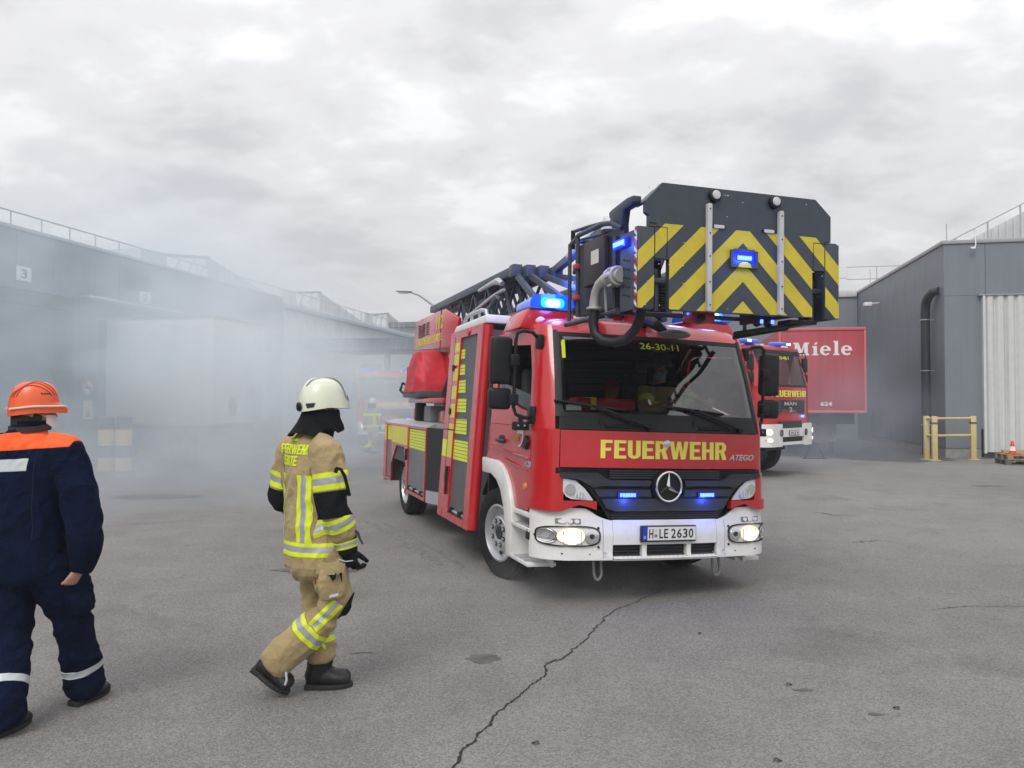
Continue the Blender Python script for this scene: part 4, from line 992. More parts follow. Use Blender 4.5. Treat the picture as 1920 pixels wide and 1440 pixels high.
for s in (-1, 1):
    lp = [(s*(0.865+0.235*math.cos(t)*1.0), 0.587+0.074*math.sin(t)*(1 if abs(math.cos(t))<0.8 else 1)) for t in [2*math.pi*k/28 for k in range(28)]]
    lp = [(s*(0.865+0.235*(abs(math.cos(t))**0.55)*(1 if math.cos(t)>0 else -1)), 0.587+0.086*(abs(math.sin(t))**0.6)*(1 if math.sin(t)>0 else -1)) for t in [2*math.pi*k/32 for k in range(32)]]
    hl = bdecal('headlamp', lp, M_LAMPSIL, 0.003, 0.006, truck)
    def disc(name, w, z, rw, rz, m, off, t): return bdecal(name, [(s*w+rw*math.cos(a), z+rz*math.sin(a)) for a in [2*math.pi*k/20 for k in range(20)]], m, off, t, hl)
    disc('beam_reflector', 0.875, 0.587, 0.105, 0.070, mat('warm_reflector',(0.8,0.75,0.65),0.2,emit=(1.0,0.80,0.52),estr=0.55), 0.010, 0.006); disc('low_beam', 0.885, 0.570, 0.066, 0.050, M_HEADLIT, 0.0165, 0.008)
    for q in range(5): bdecal('beam_facet', [(s*(0.80+0.035*q),0.515),(s*(0.806+0.035*q),0.515),(s*(0.806+0.035*q),0.63),(s*(0.80+0.035*q),0.63)], M_REFLECTOR, 0.0165, 0.003, hl)
    for w in (0.71, 1.035):
        disc('lamp_ring', w, 0.587, 0.064, 0.062, M_CHROME, 0.0105, 0.004)
        disc('reflector', w, 0.587, 0.050, 0.049, M_REFLECTOR, 0.015, 0.003)
        disc('lamp_eye', w, 0.587, 0.022, 0.022, M_DARK if w < 0.9 else M_SILVER, 0.019, 0.004)
    ring_ = MB().plate([(x*1.0, z) for x, z in lp], [[(s*0.865+(x-s*0.865)*0.955, 0.587+(z-0.587)*0.90) for x, z in lp]], 0.012, lambda w, z, d: bumP(bwa(w), z, 0.003+d)); ring_.build('lamp_seal', M_BLACK, hl)
    m2 = bdecal('marker_lamp', [(s*0.80,0.690),(s*0.985,0.690),(s*0.985,0.732),(s*0.80,0.732)], mat('marker_grey',(0.20,0.20,0.21),0.35), 0.003, 0.008, truck)
    for k in range(3): bdecal('marker_eye', [(s*(0.835+0.057*k)+0.022*math.cos(a), 0.711+0.017*math.sin(a)) for a in [2*math.pi*i/12 for i in range(12)]], M_SIGNW, 0.0115, 0.006, m2)
    for (w, z, r_) in ((0.645,0.675,0.011),(0.645,0.515,0.011),(0.95,0.46,0.006),(0.72,0.455,0.006),(0.585,0.455,0.020),(1.10,0.60,0.012)):
        bdecal('bumper_bolt', [(s*w+r_*math.cos(a), z-0.02+r_*math.sin(a)) for a in [2*math.pi*i/10 for i in range(10)]], M_SILVER if r_ > 0.015 else M_BLACK, 0.002, 0.005, bump)
    MB().tube([bumP(s*0.655, 0.37+0.44*k/10, 0.002) for k in range(9)], 0.0022, 4).build('bumper_seam', M_COPE, bump)
    MB().tube([(1.15+s*0.595-0.035,0.02,0.42),(1.15+s*0.595-0.035,-0.02,0.24),(1.15+s*0.595-0.02,-0.02,0.205),(1.15+s*0.595,-0.02,0.195),(1.15+s*0.595+0.02,-0.02,0.205),(1.15+s*0.595+0.035,-0.02,0.24),(1.15+s*0.595+0.035,0.02,0.42)], 0.013, 8).build('towing_eye', mat('towing_eye_grey',(0.22,0.22,0.22),0.5,metal=0.3), truck)
# number plate
pl = MB().box(0.880,1.420,-0.185,-0.150,0.522,0.662); plo = pl.build('number_plate', mat('plate_frame_blue', (0.01,0.016,0.045), 0.4), truck, bevel=0.006)
MB().box(0.938,1.412,-0.189,-0.1855,0.538,0.652).build('plate_face', M_SIGNW, plo)
MB().box(0.890,0.936,-0.189,-0.1855,0.538,0.652).build('plate_band', mat('plate_band_blue', (0.01,0.05,0.42), 0.4), plo)
XF, ZF = (1,0,0), (0,0,1)
def ft(s, x, z, w, h, m=M_SIGNBLK, b=0.0, y=-0.1895, par=None): return text(s, w, h, m, face_matrix((x,y,z),XF,ZF), par or plo, 'lettering', bold=b, depth=0.002)
for ch, x, w in (('H',0.952,0.040),('L',1.052,0.036),('E',1.098,0.038),('2',1.168,0.045),('6',1.226,0.045),('3',1.284,0.045),('0',1.342,0.045)):
    ft(ch, x, 0.555, w, 0.080, b=0.012)
ft('D', 0.902, 0.552, 0.020, 0.024, M_SIGNW)
MB().plate(circle(1.018,0.577,0.015,14),[],0.002,lambda a,b,t:(a,-0.1895-t,b)).build('plate_seal', mat('seal_red',(0.35,0.12,0.2),0.5), plo)
MB().plate(circle(1.018,0.624,0.010,12),[],0.002,lambda a,b,t:(a,-0.1895-t,b)).build('plate_seal', mat('seal_pale',(0.5,0.5,0.6),0.5), plo)
plo.location.z += 0.016
# lettering on the front
blocktext('FEUERWEHR', 1.255, 0.158, M_LETTER, cab, lambda x,y,z: cabP((x-0.6275)/0.945, 1.250+y, 0.007+z))
textmap('ATEGO', 0.285, 0.052, M_SILVER, cab, lambda x,y,z: cabP((x+0.655)/0.945, 1.246+y, 0.007+z*2), bold=0.012, shear=0.35).name = 'model_badge'
cab.children[-1].data.name = 'model_badge'
textmap('1528', 0.17, 0.055, M_SILVER, truck, lambda x,y,z: Vector((-0.001-z, 0.40-x, 1.135+y)), bold=0.01, shear=0.2).name = 'power_badge'
# crest on the door: an open ring with two lines of lettering
cr = MB(); CV, CZ = 0.56, 1.42
for (a0, a1, w0) in ((60,-100,0.012),): 
    n = 22; pts = [(CV-0.105*math.cos(R(lerp(a0,a1,k/n))), CZ+0.115*math.sin(R(lerp(a0,a1,k/n)))) for k in range(n+1)]
    pin = [(CV-0.09*math.cos(R(lerp(a0,a1,k/n))), CZ+0.10*math.sin(R(lerp(a0,a1,k/n)))) for k in range(n+1)]
    cr.plate(pts+pin[::-1], [], 0.003, lambda a,b,t:(-0.001-t,a,b))
crest = cr.build('door_crest', M_LETW, truck)
textmap('LEHRTE', 0.135, 0.032, M_LETW, crest, lambda x,y,z: Vector((-0.001-z, CV+0.05-x, CZ+0.005+y)), bold=0.02)
textmap('FEUERWEHR', 0.11, 0.018, M_LETW, crest, lambda x,y,z: Vector((-0.001-z, CV+0.035-x, CZ+0.05+y)), bold=0.015)
textmap('LEHRTE', 0.125, 0.034, mat('gold_lettering', (0.62,0.30,0.04), 0.5), crest, lambda x,y,z: Vector((-0.001-z, CV+0.135-x, CZ-0.065+y)), bold=0.02)
textmap('ortsfeuerwehr', 0.13, 0.016, mat('gold_lettering', (0.62,0.30,0.04), 0.5), crest, lambda x,y,z: Vector((-0.001-z, CV+0.10-x, CZ-0.022+y)), bold=0.01)

# ---- wipers, windscreen marks
def wiper(w0, w1, z1, arm_w):
    n = 16
    pts = [cabP(wa(lerp(w1[0],w1[1],k/n),1.7), lerp(z1[0],z1[1],k/n), 0.035) for k in range(n+1)]
    w = MB().tube(pts, 0.009, 6).build('wiper', M_BLACK, truck)
    pts2 = [cabP(wa(lerp(w1[0],w1[1],k/n),1.7), lerp(z1[0],z1[1],k/n)-0.008, 0.018) for k in range(n+1)]
    MB().tube(pts2, 0.008, 4).build('wiper_blade', M_RUBBER, w)
    mid = cabP(wa(lerp(w1[0],w1[1],0.55),1.7), lerp(z1[0],z1[1],0.55), 0.05)
    MB().bar(cabP(wa(arm_w,1.55), 1.525, 0.05), mid, 0.034, 0.02).build('wiper_arm', M_BLACK, w)
    MB().bar(cabP(wa(arm_w-0.10,1.55), 1.54, 0.04), cabP(wa(lerp(w1[0],w1[1],0.42),1.7), lerp(z1[0],z1[1],0.42), 0.045), 0.012).build('wiper_link', M_BLACK, w)
    MB().lathe([(0.03,0),(0.03,0.05),(0.0,0.06)],12,Matrix.Translation(cabP(wa(arm_w,1.52),1.52,0.0)) @ Matrix.Rotation(R(90),4,'X')).build('wiper_pivot', M_BLACK, w)
wiper(0, (-1.00,-0.40), (1.735,1.668), -0.17)
wiper(0, (-0.05,0.60), (1.722,1.665), 0.78)
for w in (-0.42, 0.50):
    skin('cowl_grab', (w-0.16)/0.94, (w+0.16)/0.94, 1.518, 1.545, M_RUBBER, 0.022, 0.02, 6, 1)
for w in (-0.62, 0.30):
    MB().lathe([(0.028,0),(0.024,0.012),(0,0.014)],14,Matrix.Translation(cabP(wa(w,1.56),1.563,0.0)) @ Matrix.Rotation(R(90),4,'X')).build('washer_cap', M_BLACK, truck)
M_WSLET = mat('windscreen_film_yellow', (0.62,0.70,0.03), 0.5)
blocktext('1', 0.075, 0.165, M_WSLET, ws, lambda x,y,z: cabP(wa(-0.955+x,2.2), 2.115+y, 0.002+z*0.5))
textmap('26-30-11', 0.40, 0.058, M_WSLET, ws, lambda x,y,z: cabP(wa(-0.155+x,2.28), 2.235+y, 0.002+z*0.5), bold=0.004)
skin('windscreen_sticker', -0.985, -0.84, 1.655, 1.70, M_SIGNW, -0.004, 0.002, 4, 1, ws)
# wide-angle mirror hung over the windscreen
cm = MB().tube([(1.09,0.40,2.47),(1.09,0.22,2.51),(1.12,0.10,2.46),(1.19,0.06,2.40)], [0.05,0.055,0.05,0.03], 10).build('ramp_mirror', M_BLACK, truck)
mm_ = MB(); mm_.grid(lambda u,v: (1.30+0.165*math.sin(math.pi*u)*math.cos(2*math.pi*v), 0.08+0.09*math.sin(math.pi*u)*math.sin(2*math.pi*v), 2.385-0.045*math.cos(math.pi*u)), 10, 20)
mm_.build('mirror_bowl', mat('mirror_grey',(0.17,0.175,0.18),0.4), cm)

# ---- side mirrors
for s in (-1, 1):
    sx = (lambda x: x) if s < 0 else (lambda x: 2.3-x)
    mr = MB().tube([(sx(0.09),0.34,2.27),(sx(0.0),0.30,2.335),(sx(-0.09),0.30,2.345),(sx(-0.14),0.31,2.32),(sx(-0.15),0.32,2.24),(sx(-0.15),0.32,1.66),(sx(-0.13),0.31,1.60),(sx(-0.06),0.28,1.575),(sx(0.0),0.28,1.575)], 0.017, 8).build('mirror', M_BLACK, truck)
    x0, x1 = sorted((sx(-0.165), sx(-0.362)))
    MB().box(x0,x1,0.33,0.44,1.865,2.29).build('mirror_housing', M_BLACK, mr, bevel=0.035, seg=3)
    MB().box(x0+0.015,x1-0.015,0.4405,0.446,1.895,2.26).build('mirror_glass', M_CHROME, mr)
    x0, x1 = sorted((sx(-0.165), sx(-0.365)))
    MB().box(x0,x1,0.33,0.45,1.64,1.83).build('mirror_housing', M_BLACK, mr, bevel=0.035, seg=3)
    for zz in (2.08, 1.73): MB().cbox((sx(-0.16),0.315,zz),(0.085,0.07,0.10)).build('mirror_clamp', M_BLACK, mr, bevel=0.012)
    MB().cbox((sx(-0.09),0.29,1.50),(0.15,0.05,0.075)).build('camera_box', M_BLACK, mr, bevel=0.008)
    MB().cbox((sx(-0.09),0.29,1.56),(0.04,0.03,0.06)).build('camera_stem', M_BLACK, mr)
    for dx in (-0.03, 0.03): MB().lathe([(0.009,0),(0.006,0.006)],8,Matrix.Translation((sx(-0.09)+dx,0.264,1.505)) @ Matrix.Rotation(R(90),4,'X')).build('camera_bolt', M_SILVER, mr)
    MB().cbox((sx(0.005),0.27,1.60),(0.05,0.14,0.16)).build('mirror_root', M_BLACK, mr, bevel=0.02)
    MB().cbox((sx(0.075),0.32,2.26),(0.06,0.10,0.13)).build('mirror_root', M_BLACK, mr, bevel=0.02)

# ---- roof beacons
def beacon(u0, u1, lit):
    pod = MB().plate([(u0-0.10,2.40),(u1+0.02,2.40),(u1+0.01,2.60),(u0+0.0,2.60),(u0-0.03,2.55)] if u0 < 1 else [(u0-0.02,2.40),(u1+0.10,2.40),(u1+0.03,2.55),(u1,2.60),(u0-0.01,2.60)], [], 0.5, lambda a,b,t:(a,0.62+t,b)).build('beacon_pod', M_RED, truck, bevel=0.03)
    dome = MB(); 
    dome.grid(lambda u,v: (lerp(u0,u1,0.5)+(u1-u0)*0.5*math.copysign(abs(math.cos(math.pi*v))**0.6, math.cos(math.pi*v)), lerp(0.60,1.0,u), 2.602+0.135*abs(math.sin(math.pi*v))**0.5*(1-0.25*u)), 6, 24)
    dome.grid(lambda u,v: (lerp(u0,u1,0.5)+(u1-u0)*0.5*math.copysign(abs(math.cos(math.pi*v))**0.6, math.cos(math.pi*v)), 0.60, 2.602+u*0.135*abs(math.sin(math.pi*v))**0.5), 4, 24)
    b = dome.build('beacon_dome', M_BLUEGLASS, pod, smooth=60)
    um = lerp(u0,u1,0.5)
    if lit:
        MB().plate(rrect(um-0.075,um+0.075,2.615,2.685,0.03),[],0.01,lambda a,b_,t:(a,0.594-t,b_)).build('lit_reflector', M_BLUECORE, pod, bevel=0.003)
        MB().plate(rrect(um-0.12,um+0.12,2.608,2.70,0.04),[],0.004,lambda a,b_,t:(a,0.599-t,b_)).build('reflector', mat('blue_glow_reflector',(0.02,0.25,0.9),0.3,emit=(0.0,0.28,1.0),estr=2.2), pod)
    return pod
pod1 = beacon(0.075, 0.52, True); pod2 = beacon(1.80, 2.25, True)
blue_light((0.30,0.48,2.72), truck, 8, 0.08); blue_light((0.62,1.10,2.98), truck, 18, 0.1); blue_light((2.02,1.2,2.9), truck, 14, 0.1)  # added point lamps carry the beacons' glow; the middle one tints the ladder
MB().lathe([(0.0,-0.05),(0.035,-0.045),(0.04,0.0),(0.035,0.02),(0,0.03)],16,Matrix.Translation((0.17,0.56,2.475)) @ Matrix.Rotation(R(90),4,'X')).build('roof_spotlight', M_SIGNW, truck)
MB().lathe([(0.0,-0.04),(0.022,-0.03),(0.022,0.02),(0,0.03)],12,Matrix.Translation((0.22,0.50,2.425)) @ Matrix.Rotation(R(90),4,'X')).build('roof_spotlight', M_SIGNW, truck)

# ---- interior
dash = MB(); dash.plate([(0.10,1.20),(0.10,1.60),(0.34,1.665),(0.55,1.60),(0.60,1.20)],[],2.14,lambda a,b,t:(0.08+t,a,b)); dash.build('dashboard', mat('dashboard_grey',(0.13,0.135,0.14),0.6), truck, bevel=0.02)
for ux in (0.55, 1.72):
    s_ = MB().cbox((ux,1.12,1.32),(0.52,0.50,0.14)).build('seat', M_INT, truck, bevel=0.05, seg=3)
    MB().cbox((ux,1.40,1.72),(0.50,0.13,0.70)).build('seat_back', M_INT, s_, bevel=0.05, seg=3)
    MB().cbox((ux,1.40,2.16),(0.28,0.10,0.18)).build('head_rest', M_INT, s_, bevel=0.04, seg=3)
    MB().cbox((ux,1.15,1.0),(0.40,0.40,0.44)).build('seat_base', M_INT, s_)
sw = MB(); SWC = Vector((1.72,0.47,1.70)); SX = Vector((1,0,0)); SY = Vector((0,0.80,0.60))
sw.tube([SWC+SX*0.225*math.cos(a)+SY*0.225*math.sin(a) for a in [2*math.pi*k/32 for k in range(32)]], 0.016, 8, closed=True)
for a in (R(-90), R(20), R(160)): sw.bar(SWC, SWC+SX*0.22*math.cos(a)+SY*0.22*math.sin(a), 0.04, 0.02)
sw.tube([SWC, SWC+Vector((0,-0.25,-0.35))], 0.03, 8); sw.build('steering_wheel', M_BLACK, truck)
bagm = mat('red_bag_fabric', (0.55,0.03,0.04), 0.7, var=0.12)
tag(thing('tool_bag','red bag with yellow stripe lying on the fire engine dashboard','bag'), None)
bag = bpy.data.objects['tool_bag']; bag.matrix_world = TM @ Matrix.Translation((0.72,0.34,1.665))
MB().box(-0.30,0.30,-0.10,0.12,0.0,0.11).build('bag_body', bagm, bag, bevel=0.035, seg=3)
MB().box(-0.16,-0.11,-0.104,0.124,-0.0,0.114).build('bag_strap', M_LETTER, bag)

# ---- wheels
def truck_wheel(x, y, r, w, steer, s, parent):
    base = T2F @ Matrix.Translation((x, y, r)) @ Matrix.Rotation(steer, 4, 'Z')
    if s > 0: base = base @ Matrix.Rotation(math.pi, 4, 'Z')
    t = wheel_parts(parent, r, w, base); t.name = 'wheel'
    RY = Matrix.Rotation(R(-90), 4, 'Y')      # lathe axis z -> -x (outwards)
    rm = MB(); rm.lathe([(r*0.615,-0.09),(r*0.64,w*0.44),(r*0.60,w*0.46),(r*0.585,w*0.40),(r*0.56,w*0.16),(r*0.48,w*0.10),(r*0.40,w*0.22),(r*0.365,w*0.42),(r*0.35,w*0.44),(r*0.20,w*0.44),(r*0.19,w*0.36),(0.0,w*0.36)], 40, RY, cap=False)
    o = rm.build('rim', M_ALU, t, smooth=30)
    ct_ = MB(); ct_.lathe([(r*0.15,w*0.30),(r*0.145,w*0.42),(r*0.115,w*0.44),(0,w*0.40)], 24, RY, cap=False); ct_.build('hub', M_DARK, t)
    for k in range(8):
        a = 2*math.pi*(k+0.5)/8
        h = MB(); h.lathe([(r*0.055,0),(r*0.055,0.004),(0,0.004)], 12, Matrix.Translation((-w*0.445, r*0.275*math.cos(a), r*0.275*math.sin(a))) @ RY); h.build('bolt_hole', M_BLACK, t)
        n = MB(); n.lathe([(r*0.028,0),(r*0.028,0.02),(0,0.024)], 6, Matrix.Translation((-w*0.445, r*0.275*math.cos(a), r*0.275*math.sin(a))) @ RY); n.build('wheel_nut', M_ALU, t)
        if k % 2 == 0:
            v = MB(); v.lathe([(r*0.05,0),(r*0.05,0.004),(0,0.004)], 10, Matrix.Translation((-w*0.165, r*0.52*math.cos(a), r*0.52*math.sin(a))) @ RY); v.build('vent_hole', M_BLACK, t)
    # tread grooves
    tg = MB()
    for xx in (-0.25, 0.0, 0.25):
        tg.lathe([(r*1.001,xx*w-0.006),(r*1.003,xx*w),(r*1.001,xx*w+0.006)], 40, Matrix.Rotation(R(90),4,'Y'), cap=False)
    tg.build('tread_groove', M_BLACK, t)
    for k in range(44):
        a = 2*math.pi*k/44
        MB()
    return t
RWH = 0.447
STEER = R(11)
truck_wheel(0.185, 1.30, RWH, 0.285, STEER, -1, truck); truck_wheel(2.115, 1.30, RWH, 0.285, STEER, 1, truck)
truck_wheel(0.20, 6.08, RWH, 0.30, 0, -1, truck); truck_wheel(2.10, 6.08, RWH, 0.30, 0, 1, truck)
MB().box(0.75,1.55,0.3,7.1,0.62,0.86).build('chassis_frame', M_CHASSIS, truck)
MB().tube([(0.35,1.3,0.50),(1.95,1.3,0.50)],0.06,10).build('front_axle', M_CHASSIS, truck)
MB().tube([(0.35,6.08,0.50),(1.95,6.08,0.50)],0.08,10).build('rear_axle', M_CHASSIS, truck)
MB().box(0.3,2.0,0.15,1.0,0.42,0.70).build('engine_sump', M_CHASSIS, truck)
for s in (-1,1):
    x0, x1 = ((0.05,0.42) if s<0 else (1.88,2.25))
    inn = MB(); pts = [(1.30+0.60*math.cos(R(a)), 0.50+0.52*math.sin(R(a))) for a in range(-10,191,20)]
    n_ = len(pts); inn.add([(x0,p[0],p[1]) for p in pts]+[(x1,p[0],p[1]) for p in pts], [(i,i+1,i+1+n_,i+n_) for i in range(n_-1)]); inn.build('inner_arch', M_BLACK, truck)

# ---- locker module behind the cab
def modU(z): return -0.085+0.10*max(0,(z-0.4))/2.15
M0, M1 = 1.82, 3.24
MB().plate([(modU(0.36)+0.012,0.36),(2.3-modU(0.36)-0.012,0.36),(2.3-modU(2.5)-0.012,2.50),(modU(2.5)+0.012,2.50)],[],M1-M0-0.03,lambda a,b,t:(a,M0+0.015+t,b)).build('locker_module', mat('module_grey',(0.085,0.088,0.092),0.5,var=0.05), truck)
def msheet(name, v0, v1, z0, z1, m, off=0.0, t=0.012, par=None, nz=6, bevel=0.0):
    fv0 = v0 if callable(v0) else (lambda z: v0); fv1 = v1 if callable(v1) else (lambda z: v1)
    return MB().grid(lambda a,b: (modU(lerp(z0,z1,b))-off, lerp(fv0(lerp(z0,z1,b)),fv1(lerp(z0,z1,b)),a), lerp(z0,z1,b)), 2, nz, -t).build(name, m, par or truck, smooth=30)
S0, S1 = 2.06, 2.76
MB().tube([(modU(0.35+2.2*k/10)+0.05, M0+0.055, 0.35+2.2*k/10) for k in range(11)], [0.062]*11, 14).build('front_post', M_RED, truck, smooth=60)
msheet('red_post', M0+0.05, S0, 0.34, 2.56, M_RED, 0.012, 0.03)
msheet('sill', S0+0.003, S1-0.003, 0.34, 0.42, M_RED, 0.012, 0.03)
msheet('head_panel', S0+0.003, S1-0.003, 2.47, 2.56, M_RED, 0.012, 0.03)
rp = msheet('red_post', S1, M1, 0.34, 1.375, M_RED, 0.012, 0.03); rp2 = msheet('red_post', S1, M1, 1.39, 2.56, M_RED, 0.012, 0.03)
sh = msheet('roller_shutter', S0, S1, 0.42, 2.47, M_SHUTTER, -0.02, 0.01)
for k in range(51):
    z = 0.435+k*0.0398
    msheet('shutter_slat', S0+0.004, S1-0.004, z, z+0.031, M_SHUTTER, -0.014, 0.006, sh, 1)
M_YELF = mat('reflective_yellow_film', (0.66,0.74,0.05), 0.45, var=0.04)
M_YELP = mat('dull_yellow_film', (0.64,0.56,0.07), 0.45, var=0.04)
for (za, zb, vr) in ((2.33,2.22,2.60),(2.155,2.03,2.55),(1.965,1.82,2.47),(1.75,1.595,2.38),(1.515,1.345,2.29),(1.27,1.045,2.17)):
    dv = 0.03
    z = zb
    while z < za-0.005:
        z2 = min(z+0.0335, za)
        msheet('yellow_film', vr-dv*(za-z)/0.2, S1-0.006, z, z2, M_YELF, -0.0075, 0.001, sh, 1); z += 0.0398
for (za, zb) in ((2.42,2.31),(2.28,2.15),(2.11,1.965),(1.905,1.75),(1.69,1.53),(1.455,1.39)):
    msheet('yellow_film', S1+0.012, S1+0.235, zb, za, M_YELP, 0.0135, 0.001, rp2, 1)
msheet('yellow_film', S1+0.012, S1+0.235, 1.055, 1.37, M_YELP, 0.0135, 0.001, rp, 2)
msheet('yellow_film', S1+0.27, M1-0.01, 1.055, 1.26, M_YELF, 0.0135, 0.001, rp, 2)
msheet('post_seam', S1+0.24, S1+0.262, 0.36, 2.5, M_BLACK, 0.0125, 0.002, rp, 4)
MB().bar((modU(0.9)-0.03,S1+0.12,0.62),(modU(1.0)-0.03,S1+0.12,0.95),0.045,0.03).build('grab_rail', M_BLACK, rp)
for zz in (2.12, 1.60): MB().cbox((modU(zz)-0.02,S1+0.2,zz),(0.03,0.05,0.07)).build('latch', M_BLACK, rp2)
MB().tube([(modU(0.46)+0.002,S0+0.02,0.46),(modU(0.46)+0.002,S1-0.02,0.46)],0.013,8).build('shutter_bar', M_ALU, sh)
for v in (S0+0.14, S1-0.16): MB().cbox((modU(0.46)-0.01,v,0.47),(0.05,0.07,0.06)).build('shutter_latch', M_BLACK, sh, bevel=0.008)
MB().lathe([(0.05,0),(0.04,0.02),(0,0.025)],16,Matrix.Translation((modU(2.52)-0.008,2.42,2.515)) @ Matrix.Rotation(R(-90),4,'Y')).build('marker_lamp', mat('red_lens',(0.45,0.02,0.02),0.25), truck)
MB().plate([(M0-0.01,2.565),(M1,2.565),(M1-0.15,2.64),(M0+0.0,2.66)],[],2.22,lambda a,b,t:(0.02+t,a,b)).build('white_roof_cap', M_WHITE, truck, bevel=0.02)
MB().tube([(0.14,2.15,2.64),(0.12,2.17,2.74),(0.12,2.35,2.765),(0.12,2.95,2.755),(0.13,3.1,2.70),(0.14,3.14,2.64)],0.024,8).build('roof_hand_rail', M_ALU, truck)
for v in (2.45, 2.75): MB().tube([(0.14,v,2.64),(0.12,v,2.76)],0.02,8).build('roof_hand_rail', M_ALU, truck)
MB().box(0.10,2.2,1.565,1.81,0.75,2.35).build('cab_gap_block', M_BLACK, truck)  # black block stands in for the dark of the gap behind the cab

# ---- platform behind, with lockers
PU, P0, P1 = -0.06, 3.26, 7.32
chm = [(PU,4.10),(0.22,3.30),(2.08,3.30),(2.36,4.10),(2.36,P1),(PU,P1)]
plat = MB().plate([(x+(0.012 if x<1 else -0.012), v) for x, v in chm],[],0.56,lambda a,b,t:(a,b,0.80+t)).build('platform_body', mat('platform_grey',(0.055,0.058,0.062),0.5), truck)
MB().plate([(PU+0.012,4.10),(0.22,3.31),(2.08,3.31),(2.348,4.10),(2.348,5.38),(PU+0.012,5.38)],[],0.40,lambda a,b,t:(a,b,0.395+t)).build('platform_body', mat('platform_grey',(0.055,0.058,0.062),0.5), truck)
MB().box(PU+0.012,2.348,6.75,P1-0.01,0.42,0.795).build('platform_body', mat('platform_grey',(0.055,0.058,0.062),0.5), truck)
M_DECK = mat('deck_aluminium', (0.40,0.41,0.41), 0.5, metal=0.4, var=0.08, dirt=0.2)
dk = MB(); dk.plate([(PU,1.365),(PU+0.12,1.425),(2.18,1.425),(2.36,1.365)],[],P1-4.1,lambda a,b,t:(a,4.1+t,b)); dk.build('platform_deck', M_DECK, truck)
MB().plate([(PU+0.12,4.10),(0.34,3.32),(1.96,3.32),(2.18,4.10)],[],0.055,lambda a,b,t:(a,b-0.002,1.365+t)).build('platform_deck', M_DECK, truck)
MB().plate([(PU,4.10),(0.22,3.30),(0.235,3.315),(PU+0.015,4.115)],[],0.96,lambda a,b,t:(a,b,0.40+t)).build('corner_panel', mat('corner_dark',(0.018,0.019,0.021),0.5), truck)
MB().plate([(PU-0.004,4.04),(0.17,3.36),(0.18,3.38),(PU+0.01,4.06)],[],0.16,lambda a,b,t:(a-0.002,b,0.38+t)).build('corner_step', M_ALU, truck)
def pbox(name, v0, v1, z0, z1, m, off=0.0, d=0.02, par=None, bevel=0.0): return MB().box(PU-off, PU-off+d, v0, v1, z0, z1).build(name, m, par or truck, bevel=bevel)
pbox('top_rail', 4.11, P1, 1.335, 1.364, M_RED, 0.015, 0.03)
pbox('bottom_rail', 4.11, 5.36, 0.385, 0.43, M_RED, 0.015, 0.03)
pbox('bottom_rail', 6.62, P1, 0.43, 0.475, M_RED, 0.015, 0.03)
pbox('post', 4.11, 4.15, 0.43, 1.334, M_RED, 0.015, 0.03)
ls = pbox('roller_shutter', 4.152, 5.28, 0.431, 1.334, M_SHUTTER, -0.01, 0.01)
for k in range(22):
    z = 0.44+0.0403*k
    pbox('shutter_slat', 4.155, 5.277, z, z+0.033, M_SHUTTER, -0.004, 0.006, ls)
    if z > 1.03: pbox('yellow_film', 4.17, 5.277, z, z+0.033, M_YELF, -0.0025, 0.0012, ls)
MB().tube([(PU-0.01,4.2,0.47),(PU-0.01,5.25,0.47)],0.012,8).build('shutter_bar', M_ALU, ls)
for v in (4.3,4.72,5.12): MB().cbox((PU-0.012,v,0.475),(0.05,0.07,0.05)).build('shutter_latch', M_BLACK, ls)
arch = [(5.40,0.44),(5.40,0.72),(5.58,1.03),(6.20,1.03),(6.62,0.72),(6.62,0.47)]
MB().plate([(5.283,0.385),(5.283,1.334),(6.62,1.334),(6.62,0.435)]+arch[::-1][1:-1]+[(5.40,0.385)],[],0.03,lambda a,b,t:(PU-0.015+t,a,b)).build('arch_panel', M_RED, truck)
ap_ = pbox('yellow_film', 5.36, 6.60, 1.065, 1.33, M_YELP, 0.0163, 0.001)
pbox('arch_lining', 5.36, 6.64, 0.43, 1.06, M_BLACK, -0.34, 0.02)
lr_ = pbox('roller_shutter', 6.64, 7.10, 0.476, 1.334, M_SHUTTER, -0.01, 0.01)
for k in range(21): 
    z = 0.485+0.0403*k; pbox('shutter_slat', 6.643, 7.097, z, z+0.033, M_SHUTTER, -0.004, 0.006, lr_)
    if z > 1.05: pbox('yellow_film', 6.65, 7.097, z, z+0.033, M_YELF, -0.0025, 0.0012, lr_)
pbox('rear_post', 7.10, P1, 0.476, 1.334, M_RED, 0.015, 0.05); pbox('yellow_film', 7.14, 7.28, 1.065, 1.33, M_YELP, 0.0163, 0.001)
MB().bar((PU-0.03,5.33,0.85),(PU-0.03,5.33,1.02),0.03).build('grab_rail', M_BLACK, truck)
MB().bar((0.0,P1-0.02,0.40),(0.0,P1+0.12,0.38),0.10,0.03).build('rear_step', M_ALU, truck)

